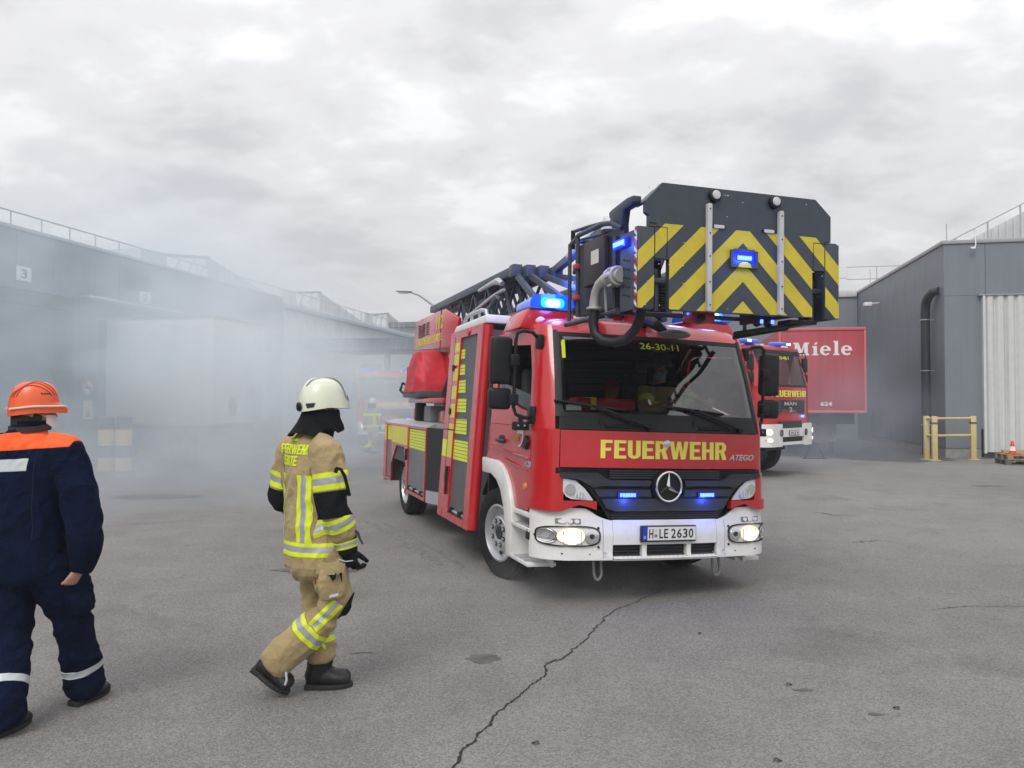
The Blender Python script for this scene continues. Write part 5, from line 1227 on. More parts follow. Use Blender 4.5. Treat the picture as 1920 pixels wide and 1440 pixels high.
# ---- turntable: red side plate, console under its red cover
tt = MB().plate([(4.07,2.86),(4.85,3.07),(6.87,3.07),(6.98,2.60),(4.2,2.47)],[],0.05,lambda a,b,t:(0.30+t,a,b)).build('turntable_tower', M_RED, truck, bevel=0.008)
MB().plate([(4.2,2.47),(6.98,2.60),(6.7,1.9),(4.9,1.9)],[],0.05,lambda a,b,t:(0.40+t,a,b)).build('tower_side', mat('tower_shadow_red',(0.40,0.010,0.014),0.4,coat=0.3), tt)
MB().plate([(4.07,2.86),(4.85,3.07),(6.87,3.07),(6.98,2.60),(4.2,2.47)],[],0.05,lambda a,b,t:(1.95+t,a,b)).build('tower_side', M_RED, tt)
textmap('112', 0.40, 0.20, M_YELP, tt, lambda x,y,z: Vector((0.299-z, 5.33-x, 2.80+y)), bold=0.03)
blocktext('FEUERWEHR', 1.02, 0.11, M_YELP, tt, lambda x,y,z: Vector((0.299-z, 6.72-x, 2.625+y)), 0.003); blocktext('LEHRTE', 0.64, 0.11, M_YELP, tt, lambda x,y,z: Vector((0.299-z, 5.62-x, 2.625+y)), 0.003)
for c in range(3):
    for k in range(6):
        MB().box(0.294,0.2995,5.85+0.30*c,6.02+0.30*c,2.775+0.036*k,2.793+0.036*k).build('vent_slot', M_BLACK, tt)
MB().tube([(0.296,5.05,2.48),(0.296,5.05,3.06)],0.004,4).build('plate_seam', M_BLACK, tt)
MB().lathe([(0.95,1.44),(0.95,1.60),(0.85,1.64),(0.0,1.64)],40,Matrix.Translation((1.15,5.7,0))).build('turntable', M_DARK, truck)
MB().box(0.05,0.75,3.75,6.0,1.70,1.77).build('console_beam', M_RED, truck, bevel=0.01)
MB().box(0.6,1.7,4.9,6.6,1.641,2.45).build('tower_core', M_DARK, truck)
cb = MB().box(-0.02,0.52,4.90,6.10,1.78,1.88).build('console_base', mat('console_grey',(0.06,0.07,0.075),0.5), truck, bevel=0.01)
cov = MB()
def covp(u, v):
    a = 2*math.pi*u; c_, s_ = math.cos(a), math.sin(a); sq = lambda t: math.copysign(abs(t)**0.42, t)
    top = 1-0.28*v**1.5
    r_ = 1 if v < 0.9 else math.cos((v-0.9)/0.1*math.pi/2)**0.7*0.999+0.001
    x = 0.25+0.29*top*sq(c_)*r_; y = 5.50+0.56*(1-0.42*v**1.3)*sq(s_)*r_+0.08*v; z = 1.86+0.60*min(v,0.9)/0.9+(0.03*math.sin((v-0.9)/0.1*math.pi/2) if v>0.9 else 0)
    w = 0.022*noise.fractal(Vector((x*5+2*z, y*4-1.5*z, z*3)), 0.9, 2.1, 3) + 0.012*math.sin(9*(y+z)+4*x)
    return (x+w*c_, y+w*s_, z+0.3*w)
cov.grid(covp, 72, 36); cov.build('console_cover', mat('red_tarpaulin',(0.50,0.014,0.026),0.55,var=0.10,vscale=5), cb, smooth=80)
hg = MB(); 
for k, (y_, r_) in enumerate(((6.2,0.10),(6.3,0.14))): hg.tube([(0.10,y_,1.95),(0.02,y_+0.12,2.02),(0.0,y_+0.2,1.9),(0.08,y_+0.1,1.80)],0.012,6)
hg.box(0.0,0.3,5.8,5.95,1.78,2.25); hg.build('console_lever', M_BLACK, cb)
for (a,b,c,d,e,f,m_) in ((0.15,0.6,4.9,5.3,1.43,1.66,M_SHUTTER),(0.2,0.7,4.2,4.6,1.43,1.60,M_RED),(0.3,0.9,6.2,6.8,1.43,1.62,M_RED),(0.1,0.25,5.6,5.75,1.43,1.7,M_BLACK)):
    MB().box(a,b,c,d,e,f).build('deck_box', m_, truck, bevel=0.015)
MB().tube([(0.5,4.0,2.45),(0.42,4.6,2.1),(0.4,5.0,1.75)],0.10,12).build('lift_cylinder', M_DARK, truck)
MB().tube([(0.36,3.95,2.2),(0.36,4.3,2.35)],0.12,12).build('hydraulic_cylinder', M_RED, truck)

# ---- ladder park resting over the cab: four nested sections
LZ0, LZ1 = 2.70, 3.27
lad = bpy.data.objects.new('ladder', None); COL.objects.link(lad); lad.parent = truck
heads = [2.25, 2.12, 2.0, 1.88]
for k in range(4):
    h = 0.70-0.115*k; zt = LZ1-0.018*k; zb = LZ0+0.045*k; ve = heads[k]; vr = 6.3-0.25*k
    sec = bpy.data.objects.new('ladder_section', None); COL.objects.link(sec); sec.parent = lad
    for s in (-1, 1):
        x = 1.15+s*h; wd = 0.085 if k == 0 else 0.07
        MB().box(x-wd/2,x+wd/2,ve,vr,zt-0.10,zt).build('top_rail', M_LADDER, sec, bevel=0.006)
        # head block and the brace that falls forward from it
        MB().box(x-0.055,x+0.055,ve-0.16,ve-0.002,zt-0.125,zt+0.012).build('rail_head', M_LADDER, sec, bevel=0.008)
        fw = 1.25-0.30*k
        MB().bar((x,ve-0.10,zt-0.09),(x-s*0.02,fw+0.12,zb+0.03),0.05,0.06).build('head_brace', M_LADDER, sec)
        MB().box(x-0.04,x+0.04,fw,vr,zb-0.05,zb+0.03).build('bottom_rail', M_LADDER, sec, bevel=0.006)
        n_ = 7; v0 = ve+0.05
        for j in range(n_ if k < 2 else 5):
            va = v0+j*0.62; vb = va+0.31
            if vb > vr: break
            MB().bar((x,va,zb+0.02),(x,vb,zt-0.10),0.028).build('brace', M_LADDER, sec)
            MB().bar((x,vb+0.01,zt-0.10),(x,va+0.62,zb+0.02),0.028).build('brace', M_LADDER, sec)
    for j in range(14):
        vv = (1.25-0.30*k)+0.12+0.31*j
        MB().tube([(1.15-h+0.03,vv,zb-0.01),(1.15+h-0.03,vv,zb-0.01)],0.016,6).build('rung', M_LADDER, sec)
# fittings along the ladder side
MB().box(0.40,0.44,3.05,3.45,2.88,3.02).build('ladder_box', M_DARK, lad)
MB().tube([(0.38,3.9,2.86),(0.38,2.75,3.00),(0.38,2.35,3.02)],0.020,8).build('ladder_pipe', M_ALU, lad)
MB().tube([(0.36,3.3,3.13),(0.36,2.72,3.15),(0.36,2.52,3.14),(0.38,2.42,3.10)],[0.022,0.03,0.045,0.03],10).build('ladder_lamp', M_ALU, lad)
MB().tube([(0.37,3.05,2.80),(0.37,2.60,2.98),(0.37,2.45,2.92)],0.025,8).build('ladder_pipe', M_LADDER, lad)
MB().tube([(1.62,2.2,3.28),(1.62,2.2,3.92)],0.006,5).build('aerial', M_BLACK, lad)
MB().box(1.56,1.70,2.05,2.35,3.285,3.34).build('aerial_base', M_DARK, lad)
# the arm from the innermost section to the cage
for s in (-1, 1):
    MB().bar((1.15+s*0.34,1.0,2.86),(1.15+s*0.36,0.05,2.80),0.09,0.10).build('cage_arm', M_LADDER, lad)
    MB().bar((1.15+s*0.36,1.9,3.18),(1.15+s*0.48,0.25,3.34),0.07).build('cage_strut', M_LADDER, lad)
    MB().tube([(1.15+s*0.40,1.3,3.26),(1.15+s*0.46,0.6,3.33)],0.05,10).build('levelling_cylinder', M_SILVER, lad)
    for j in range(3): MB().bar((1.15+s*0.35,0.95-0.35*j,2.86),(1.15+s*0.42,0.75-0.3*j,3.30),0.03).build('brace', M_LADDER, lad)
    MB().tube([(1.15+s*0.34,1.2,2.95),(1.15+s*0.35,0.5,3.0)],0.06,12).build('levelling_cylinder', M_LADDER, lad)
MB().box(0.75,1.55,0.9,1.3,2.70,2.80).build('ladder_head_plate', M_LADDER, lad)
MB().bar((1.15,1.2,2.62),(1.15,1.2,2.53),0.5,0.1).build('ladder_rest', M_RED, truck)
for ux in (1.28,): MB().cbox((ux,0.75,2.60),(0.20,0.30,0.18)).build('ladder_rest', M_RED, truck, bevel=0.02)
MB().box(0.62,1.25,0.95,1.5,2.535,2.60).build('roof_hatch', M_WHITE, truck, bevel=0.02)
# ---- rescue cage ahead of the windscreen; it hangs level
cage = bpy.data.objects.new('rescue_cage', None); COL.objects.link(cage); cage.parent = truck
_cb = Vector((1.10, -1.26, 2.415))
cage.matrix_local = Matrix.Translation(_cb) @ Matrix.Rotation(0.0361-0.012, 4, 'Y').inverted()
CT = 0.045
outline = [(-0.744,0.0),(0.746,0.0),(0.746,0.365),(0.745,0.595),(0.80,0.60),(0.80,0.80),(0.685,0.925),(-0.685,0.925),(-0.815,0.79),(-0.80,0.60),(-0.744,0.60)]
main = [(-0.629,0.02),(-0.60,0.0),(0.60,0.0),(0.632,0.02),(0.632,0.37),(0.746,0.37),(0.746,0.60),(0.805,0.60),(0.805,0.80),(0.660,0.925),(-0.685,0.925),(-0.818,0.785),(-0.818,0.70),(-0.79,0.68),(-0.79,0.60),(-0.744,0.60),(-0.744,0.37),(-0.629,0.37)]
wingL = [(-0.885,0.0),(-0.748,0.0),(-0.748,0.596),(-0.885,0.596)]
wingR = [(0.75,0.0),(0.885,0.0),(0.885,0.575),(0.86,0.596),(0.75,0.596)]
fc = lambda a,b,t: (a, t, b)
fp_ = MB().plate(main, [], CT, fc).build('front_panel', M_BASKET, cage, bevel=0.006)
for nm_, w_ in (('side_wing',wingL),('side_wing',wingR)): MB().plate(w_, [], CT, fc).build(nm_, M_BASKET, cage, bevel=0.006)
# yellow chevrons: clipped to each panel, laid on as film
def chev(panels):
    for k in range(5):
        q0, q1 = (0.0 if k == 0 else 0.2425+0.2925*(k-1)), (0.097 if k == 0 else 0.3925+0.2925*(k-1))
        if k == 0: q0 = -2
        for pan in panels:
            for s in ((-1,1)):
                p = [(max(-0.9,x), z) for x, z in pan]
                p = clip_poly(p, lambda a: 0.627-a[1]); p = clip_poly(p, lambda a: a[1]-0.006)
                p = clip_poly(p, lambda a: s*a[0])
                if len(p) < 3: continue
                p = clip_poly(p, lambda a: a[1]+0.97*abs(a[0])-q0)
                if len(p) >= 3: p = clip_poly(p, lambda a: q1-a[1]-0.97*abs(a[0]))
                if len(p) >= 3: yield p
cmain = [(-0.626,0.008),(0.629,0.008),(0.629,0.372),(0.743,0.372),(0.743,0.628),(-0.741,0.628),(-0.741,0.372),(-0.626,0.372)]
cparts = [[(-0.626,0.006),(0.629,0.006),(0.629,0.63),(-0.626,0.63)], [(-0.741,0.372),(-0.626,0.372),(-0.626,0.63),(-0.741,0.63)], [(0.629,0.372),(0.743,0.372),(0.743,0.63),(0.629,0.63)],
          [(-0.882,0.004),(-0.75,0.004),(-0.75,0.594),(-0.882,0.594)], [(0.753,0.004),(0.882,0.004),(0.882,0.594),(0.753,0.594)]]
for p in chev(cparts):
    MB().plate(p, [], 0.0015, lambda a,b,t:(a,-0.0008-t,b)).build('yellow_stripe', M_YELSTRIPE, cage, smooth=0)
for x in (-0.308, 0.322):
    b_ = MB().plate(rrect(x-0.018,x+0.018,0.004,0.80,0.010), [], 0.035, lambda a,b,t:(a,-0.003-t,b)).build('rubbing_strip', mat('pale_rubbing_strip',(0.50,0.50,0.49),0.45,var=0.06,dirt=0.3,dscale=8), cage, bevel=0.004)
    for zz in (0.05,0.22,0.41,0.58,0.76): MB().lathe([(0.006,0),(0.006,0.003),(0,0.004)],8,Matrix.Translation((x,-0.039,zz)) @ Matrix.Rotation(R(90),4,'X')).build('screw', M_DARK, b_)
for x in (-0.255, 0.272):
    l_ = MB().lathe([(0.050,0),(0.048,0.03),(0.038,0.036),(0,0.036)],24,Matrix.Translation((x,-0.001,0.865)) @ Matrix.Rotation(R(90),4,'X')).build('work_lamp', M_BLACK, cage)
    MB().lathe([(0.034,0),(0.03,0.008),(0,0.012)],24,Matrix.Translation((x,-0.038,0.868)) @ Matrix.Rotation(R(90),4,'X')).build('lamp_glass', mat('pale_lamp_glass',(0.55,0.57,0.57),0.25), l_)
for x in (-0.215, 0.225):
    MB().plate(rrect(x-0.045,x+0.045,0.628,0.652,0.008),[],0.012,lambda a,b,t:(a,-0.002-t,b)).build('marker_plate', M_SILVER, cage)
    for d in (-0.052,0.052): MB().cbox((x+d,-0.006,0.64),(0.012,0.012,0.016)).build('marker_clip', M_BLACK, cage)
lb = MB().plate([(-0.118,0.345),(0.118,0.345),(0.118,0.475),(0.09,0.475),(0.085,0.485),(-0.085,0.485),(-0.09,0.475),(-0.118,0.475)],[[(-0.10,0.37),(0.10,0.37),(0.10,0.465),(-0.10,0.465)]],0.02,lambda a,b,t:(a,-0.004-t,b)).build('flasher_frame', M_BASKET, cage)
MB().box(-0.10,0.10,-0.012,-0.003,0.37,0.465).build('flasher_well', M_BLUELENS, lb)
for k in range(6): MB().cbox((-0.052+0.021*k,-0.022,0.418),(0.018,0.016,0.034)).build('led', M_BLUELED, lb, bevel=0.006)
MB().plate([(-0.06,0.346),(0.06,0.346),(0.045,0.375),(0.02,0.388),(-0.02,0.388),(-0.045,0.375)],[],0.004,lambda a,b,t:(a,-0.0245-t,b)).build('flasher_tab', M_YELSTRIPE, lb)
blue_light((0,-0.08,0.42), cage, 1.6, 0.03)
# door edge and panel joint lines
for pts in ([(-0.79,0.625),(-0.735,0.625),(-0.735,0.60),(-0.645,0.60),(-0.645,0.375)], [(0.78,0.585),(0.64,0.585),(0.64,0.52),(0.64,0.375)]):
    MB().tube([(a,-0.0035,b) for a,b in pts],0.0025,4).build('panel_joint', M_BLACK, cage)
rnd = random.Random(4)
for k in range(22):
    x = rnd.choice((-0.80,-0.70,-0.62,-0.5,-0.15,0.0,0.12,0.45,0.58,0.66,0.72)); zz = rnd.choice((0.03,0.20,0.33,0.5,0.72,0.84,0.88))
    MB().lathe([(0.005,0),(0.004,0.003),(0,0.004)],8,Matrix.Translation((x+rnd.uniform(-.02,.02),-0.001,zz)) @ Matrix.Rotation(R(90),4,'X')).build('rivet', M_SILVER, cage)
# dark recesses behind the two slots
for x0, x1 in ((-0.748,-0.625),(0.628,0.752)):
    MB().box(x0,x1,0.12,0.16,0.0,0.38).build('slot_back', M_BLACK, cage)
    MB().bar(((x0+x1)/2,0.09,0.0),((x0+x1)/2,0.09,0.30),0.03).build('slot_post', M_BASKET, cage)
    MB().cbox(((x0+x1)/2-0.02,0.07,0.27),(0.05,0.04,0.07)).build('slot_fitting', M_DARK, cage, bevel=0.01)
# underside and floor
MB().box(-0.78,0.78,0.05,1.15,0.20,0.24).build('floor', M_BASKET, cage, bevel=0.01)
MB().box(-0.62,0.62,0.047,0.06,0.06,0.90).build('front_lining', M_BASKET, cage)
for k in range(7): MB().box(-0.7,0.7,0.15+0.14*k,0.20+0.14*k,0.18,0.1995).build('floor_rib', M_BASKET, cage)
# top edge hood that falls back on each side
for s in (-1, 1):
    MB().plate([(s*0.655,0.923),(s*0.80,0.79),(s*0.78,0.78),(s*0.645,0.905)],[],0.16,lambda a,b,t:(a,0.047+t,b)).build('hood_edge', M_BASKET, cage)
MB().box(-0.65,0.64,0.047,0.20,0.895,0.922).build('hood_edge', M_BASKET, cage)
# right and left sides: panel, hazard strip, tube frame
M_HAZR = mat('hazard_red', (0.50,0.03,0.04), 0.5); M_HAZW = mat('hazard_white', (0.70,0.70,0.68), 0.5)
M_TUBE = mat('cage_tube_grey', (0.035,0.044,0.06), 0.4, var=0.1, dirt=0.1)
for s in (-1, 1):
    def sx(x): return s*x
    def sbx(x0,x1,*r): return MB().box(min(s*x0,s*x1),max(s*x0,s*x1),*r)
    sp_ = sbx(0.868,0.884,CT+0.002,0.27,0.0,0.575).build('side_panel', M_BASKET, cage)
    for k in range(9):
        MB().plate([(0.005,0.01+0.064*k),(0.043,0.04+0.064*k),(0.043,0.07+0.064*k if k<8 else 0.58),(0.005,0.04+0.064*k)],[],0.002,lambda a,b,t:(s*(0.8855+t),a,b)).build('hazard_strip', M_HAZR if k%2 else M_HAZW, sp_)
        MB().plate([(0.005,0.04+0.064*k),(0.043,0.07+0.064*k),(0.043,0.074+0.064*k),(0.005,0.074+0.064*k)],[],0.002,lambda a,b,t:(s*(0.8855+t),a,b)).build('hazard_strip', M_HAZW if k%2 else M_HAZR, sp_)
    for r_ in range(5):
        for q in range(3): MB().cbox((s*0.8855,0.12+0.045*q,0.10+0.065*r_+0.01*q),(0.003,0.022,0.014)).build('cooling_slot', M_BLACK, sp_)
    fl_ = sbx(0.885,0.915,0.13,0.34,0.47,0.54).build('side_flasher', M_BLUELENS, cage, bevel=0.006)
    for k in range(6): MB().cbox((s*0.918,0.16+0.03*k,0.505),(0.010,0.025,0.036)).build('led', M_BLUELED, fl_, bevel=0.004)
    blue_light((s*1.0,0.24,0.50), cage, 2.2 if s<0 else 0.8, 0.03)
    # cabinet with a pale label
    cbx = sbx(0.84,0.90,0.55,0.92,0.27,0.64).build('control_cabinet', mat('cabinet_brownblack',(0.03,0.022,0.022),0.5,var=0.1), cage, bevel=0.015)
    sbx(0.9005,0.904,0.62,0.76,0.43,0.54).build('cabinet_label', mat('label_cream',(0.62,0.60,0.52),0.5), cbx)
    sbx(0.80,0.84,0.30,1.20,0.06,0.66).build('side_lining', M_DARK, cage)
    # tubes
    MB().tube([(s*0.86,0.30,0.64),(s*0.89,0.42,0.70),(s*0.90,0.55,0.72),(s*0.90,1.02,0.725),(s*0.89,1.10,0.70),(s*0.88,1.22,0.69)],0.021,10).build('hand_rail', M_TUBE, cage)
    MB().tube([(s*0.90,1.04,0.72),(s*0.895,1.04,0.05)],0.019,10).build('rail_post', M_TUBE, cage)
    MB().tube([(s*0.885,1.24,0.69),(s*0.885,1.24,0.02)],0.018,8).build('rail_post', M_TUBE, cage)
    MB().tube([(s*0.885,0.30,0.01),(s*0.90,0.80,0.0),(s*0.89,1.30,0.0)],0.024,10).build('base_tube', M_TUBE, cage)
    MB().tube([(s*0.86,0.42,0.02),(s*0.86,0.42,0.60)],0.018,8).build('rail_post', M_TUBE, cage)
    for zz in (0.46,0.20): MB().cbox((s*0.915,1.03,zz),(0.05,0.06,0.045)).build('red_knob', mat('knob_red',(0.45,0.05,0.05),0.5), cage, bevel=0.01)
    # upper frame behind: grips and rails
    MB().tube([(s*0.84,1.28,0.66),(s*0.84,1.28,0.82)],0.020,10).build('grip', M_RUBBER, cage)
    MB().tube([(s*0.84,1.28,0.81),(s*0.80,1.05,0.81),(s*0.70,0.62,0.80)],0.016,8).build('upper_rail', M_TUBE, cage)
    MB().tube([(s*0.84,1.27,0.72),(s*0.70,0.62,0.71)],0.014,8).build('upper_rail', M_TUBE, cage)
    # folded arm with cable
    ar = MB().plate([(0.30,0.655),(0.46,0.67),(0.45,0.735),(0.50,0.755),(0.51,0.80),(0.46,0.815),(0.20,0.845),(0.10,0.84),(0.10,0.79),(0.15,0.775),(0.27,0.77)],[],0.07,lambda a,b,t:(s*(0.80+t),a,b)).build('folding_arm', M_BASKET, cage, bevel=0.008)
    for k in range(9): sbx(0.62,0.66,0.06+0.03*k,0.078+0.03*k,0.80+0.012*(8-k)*0,0.83).build('grip_tooth', mat('tooth_red',(0.4,0.05,0.05),0.5), ar)
# siren and pump outlet on the right-hand side
s_ = -1
MB().lathe([(0.075,0),(0.072,0.03),(0.085,0.035),(0.082,0.06),(0.062,0.066),(0.058,0.10),(0.05,0.11),(0,0.112)],20,Matrix.Translation((-0.72,0.80,0.735))).build('siren', mat('siren_white',(0.60,0.60,0.58),0.4), cage)
M_PIPE = mat('cast_alloy', (0.50,0.49,0.47), 0.42, metal=0.4, var=0.08, dirt=0.2)
el = MB(); el.tube([(-0.90,0.22,0.27),(-0.92,0.34,0.272),(-0.93,0.44,0.266),(-0.945,0.51,0.236),(-0.95,0.56,0.18),(-0.95,0.585,0.11),(-0.95,0.59,0.05)],[0.052,0.053,0.044,0.037,0.036,0.038,0.041],18)
po = el.build('water_outlet', M_PIPE, cage, smooth=60)
for (y_, z_, r_) in ((0.25,0.27,0.064),(0.37,0.27,0.062)):
    MB().tube([(-0.912+r_*math.cos(a),y_,z_+r_*math.sin(a)) for a in [2*math.pi*k/20 for k in range(20)]],0.012,6,closed=True).build('coupling_ring', M_PIPE, po)
for k in range(6):
    a = 2*math.pi*k/6; MB().cbox((-0.912+0.072*math.cos(a),0.31,0.268+0.072*math.sin(a)),(0.016,0.07,0.016)).build('coupling_lug', M_PIPE, po)
MB().tube([(-0.95+0.066*math.cos(a),0.588,0.06+0.066*math.sin(a)*0.0) if False else (-0.95+0.053*math.cos(a),0.588+0.053*math.sin(a),0.06) for a in [2*math.pi*k/20 for k in range(20)]],0.010,6,closed=True).build('coupling_ring', M_PIPE, po)
MB().bar((-0.93,0.45,0.30),(-0.90,0.47,-0.02),0.014).build('support_wire', M_SILVER, po)
hs = MB(); hs.tube([(-0.95,0.59,0.055),(-0.95,0.60,-0.06),(-0.94,0.585,-0.14),(-0.90,0.53,-0.195),(-0.84,0.45,-0.212),(-0.78,0.37,-0.19),(-0.735,0.31,-0.12),(-0.72,0.27,-0.04),(-0.71,0.25,0.06)],0.039,14)
hs.build('suction_hose', mat('black_hose',(0.010,0.010,0.011),0.55,bump=0.3,bscale=30), po, smooth=70)
# lower lamps and the folding step under the cage
for x in (-0.22, 0.30, 0.40):
    ul = MB().lathe([(0.0,-0.05),(0.03,-0.04),(0.036,0.0),(0.03,0.02),(0,0.025)],14,Matrix.Translation((x,0.22,-0.02)) @ Matrix.Rotation(R(70),4,'X')).build('under_lamp', M_DARK, cage)
    if x > 0.25: MB().cbox((x,0.18,-0.025),(0.02,0.01,0.03)).build('led', M_BLUELED, ul)
st_ = MB(); st_.bar((0.16,0.35,-0.115),(0.62,0.10,-0.035),0.09,0.03); st_.bar((0.22,0.45,-0.135),(0.60,0.25,-0.06),0.06,0.03); st_.box(0.46,0.72,0.05,0.2,-0.045,-0.015)
st_.build('folding_step', M_BLACK, cage, bevel=0.006)
MB().cbox((-0.10,0.45,0.03),(0.16,0.25,0.13)).build('cage_foot', M_RED, cage, bevel=0.02)
# frame between cage and ladder
for x in (-0.36, 0.36):
    MB().bar((x,1.20,0.10),(x,1.20,0.75),0.08).build('rear_post', M_TUBE, cage)
    MB().bar((x,1.20,0.40),(x,1.42,0.42),0.10).build('pivot_arm', M_TUBE, cage)
for zz in (0.12,0.45,0.72): MB().tube([(-0.86,1.22,zz),(0.86,1.22,zz)],0.022,8).build('rear_rail', M_TUBE, cage)
# ================================================================ the two other fire engines
def engine(name, label, x, y, yaw, S):
    t = thing(name, label, 'fire engine', (x, y, 0), yaw, 'fire engines following the ladder truck')
    W = 2.5; zs = S['zs']      # sill, windscreen bottom, windscreen top, roof
    zb0, zb1, zg0, zg1, zt, zw0, zw1, zr = zs
    def P(w, z, off=0.0):
        ti = max(0, z-zw0)*0.10
        ww = max(-1.25+ti, min(1.25-ti, w))
        r = abs(ww)/(1.25-ti)
        v = max(0, z-zw0)*0.22 - 0.07*(1-r*r) + 0.16*max(0, (r-0.86)/0.14)**2
        return Vector((1.25+ww, v-off, z))
    def pan(nm, w0, w1, z0, z1, m, off=0.0, th=0.03, par=None, nu=16, nz=3):
        return MB().grid(lambda a,b: P(lerp(w0,w1,a), lerp(z0,z1,b), off), nu, nz, th).build(nm, m, par or t, smooth=50)
    def dec(nm, pts, m, off, th, par): return MB().plate(pts,[],th,lambda a,b,d:P(a,b,off+d)).build(nm, m, par)
    fr = pan('front_panel', -1.25, 1.25, zb1-0.05, zw0-0.02, M_RED)
    pan('windscreen', -1.16, 1.16, zw0, zw1, M_PANE, -0.01, 0.0, None, 16, 6)
    pan('windscreen_border', -1.18, 1.18, zw0-0.02, zw0+0.03, M_BLACK, 0.004, 0.02)
    pan('windscreen_border', -1.13, 1.13, zw1-0.10, zw1+0.01, M_BLACK, 0.004, 0.02)
    for s in (-1, 1):
        pan('windscreen_pillar', s*1.13, s*1.25, zw0-0.02, zw1+0.02, M_RED, 0.006, 0.03, None, 4, 6)
    pan('roof_front', -1.25, 1.25, zw1+0.01, zr-0.10, M_RED, 0, 0.03)
    c1 = S.get('cab', 2.6)
    tp = lambda z: max(0, z-zw0)*0.10
    rf = MB(); rf.grid(lambda a,b: (1.25+(1.25-tp(zr))*(2*a-1)*(1-0.04*(1-b)), 0.30+(c1-0.30)*b-0.12*(1-b)*0, zr-0.10*abs(2*a-1)**4-0.09*(1-min(1,b*6))**2), 12, 12, 0.04); rf.build('cab_roof', M_RED, t)
    for s in (-1, 1):
        X = lambda z, d=0: (tp(z)+d) if s < 0 else (2.5-tp(z)-d)
        wn_ = [(0.45,zw0+0.0),(0.55,zw1-0.08),(1.15,zw1-0.08),(1.15,zw0-0.02)]; wn2 = [(1.35,zw0-0.02),(1.35,zw1-0.08),(2.25,zw1-0.08),(2.25,zw0-0.02)]
        ar = [(0.62,zb1-0.28),(0.75,1.02),(1.0,1.16),(1.5,1.16),(1.75,1.02),(1.88,zb1-0.28)]
        sd = MB().plate([(0.10,zb1-0.10),(0.62,zb1-0.10)]+ar[1:-1]+[(1.88,zb1-0.28),(c1,zb1-0.28),(c1,zr-0.08),(0.42,zr-0.08),(0.14,zw0)],[wn_,wn2],0.03,lambda a,b,d:(X(b,d),a,b)).build('side_panel', M_RED, t)
        for w_ in (wn_, wn2): MB().plate(w_,[],0.006,lambda a,b,d:(X(b,0.012+d),a,b)).build('side_window', M_PANE, t)
        MB().plate([(0.7,1.30),(c1-0.05,1.30),(c1-0.05,1.42),(0.7,1.42)],[],0.002,lambda a,b,d:(X(b,-0.003-d),a,b)).build('yellow_film', M_YELF, t)
        sg = -1 if s < 0 else 1
        MB().plate([(1.25,zb1),(1.27,zb1),(1.27,zr-0.15),(1.25,zr-0.15)],[],0.002,lambda a,b,d:(X(b,-0.001-d),a,b)).build('door_gap', M_BLACK, t)
        MB().cbox((X(1.6)+sg*0.01,1.1,zw0-0.25),(0.03,0.16,0.05)).build('handle', M_BLACK, t)
        m_ = MB().tube([(X(zw1-0.05),0.32,zw1-0.02),(X(zw1)+sg*0.16,0.16,zw1+0.0),(X(zw1)+sg*0.20,0.16,zw1-0.10),(X(zw1)+sg*0.20,0.16,zw0+0.02),(X(zw0),0.25,zw0)],0.016,6).build('mirror', M_BLACK, t)
        cx_ = X(zw1)+sg*0.20
        MB().box(cx_-0.10,cx_+0.10,0.14,0.24,zw0+0.36,zw1-0.12).build('mirror_housing', M_BLACK, m_, bevel=0.03)
        MB().box(cx_-0.10,cx_+0.10,0.14,0.24,zw0+0.08,zw0+0.31).build('mirror_housing', M_BLACK, m_, bevel=0.03)
    # body behind the cab
    bd = MB().box(0.0,2.5,c1+0.06,S['len'],0.55,zr-0.05).build('equipment_body', M_RED, t, bevel=0.03)
    for k in range(3):
        v0 = c1+0.25+k*1.25
        if v0+1.1 > S['len']: break
        for xs in ((-0.008,-0.001),(2.501,2.508)):
            q = MB().box(*xs,v0,v0+1.1,0.75,zr-0.4).build('roller_shutter', M_SHUTTER, bd)
            for j in range(12): MB().box(xs[0]-0.004 if xs[0]<1 else xs[1], xs[0] if xs[0]<1 else xs[1]+0.004, v0+0.02,v0+1.08,0.78+j*0.17,0.93+j*0.17).build('shutter_slat', M_SHUTTER, q)
    MB().box(0.2,2.3,c1-0.1,c1-0.02,0.7,zr-0.15).build('cab_back', M_INT, t)
    MB().box(0.08,2.42,0.15,c1-0.1,0.72,0.85).build('cab_floor', M_INT, t)
    MB().box(0.12,2.38,0.22,0.55,zw0-0.45,zw0-0.02).build('dashboard', M_INT, t, bevel=0.03)
    for ux in (0.6,1.85): MB().box(ux-0.25,ux+0.25,1.15,1.35,1.2,zw0+0.55).build('seat_back', M_INT, t, bevel=0.06)
    MB().box(0.75,1.75,0.3,S['len']-0.3,0.60,0.85).build('chassis_frame', M_CHASSIS, t)
    # bumper in white with a dark middle
    bm = MB(); 
    def B(w, z, off=0.0):
        r = abs(w)/1.25
        return Vector((1.25+w, -0.13-0.05*(1-r*r)+0.30*max(0,(r-0.80)/0.20)**2-off, z))
    zc = zb0+0.10
    for (w0,w1,z0,z1) in ((-1.25,-0.55,zb0,zb1),(0.55,1.25,zb0,zb1),(-0.55,0.55,lerp(zb0,zb1,0.42),lerp(zb0,zb1,0.80)),(-0.55,0.55,zb0+0.03,zb0+0.10)):
        MB().grid(lambda a,b: B(lerp(w0,w1,a), lerp(z0,z1,b)), 10, 3, 0.05).build('bumper', M_WHITE, t, smooth=50)
    MB().grid(lambda a,b: B(lerp(-0.56,0.56,a), lerp(zb0+0.08,zb0+0.5*(zb1-zb0),b), -0.05), 8, 2, 0.03).build('bumper_recess', M_BLACK, t)
    MB().grid(lambda a,b: B(lerp(-0.54,0.54,a), lerp(lerp(zb0,zb1,0.8),zb1+0.06,b), -0.06), 8, 2, 0.03).build('front_step', M_DARK, t)
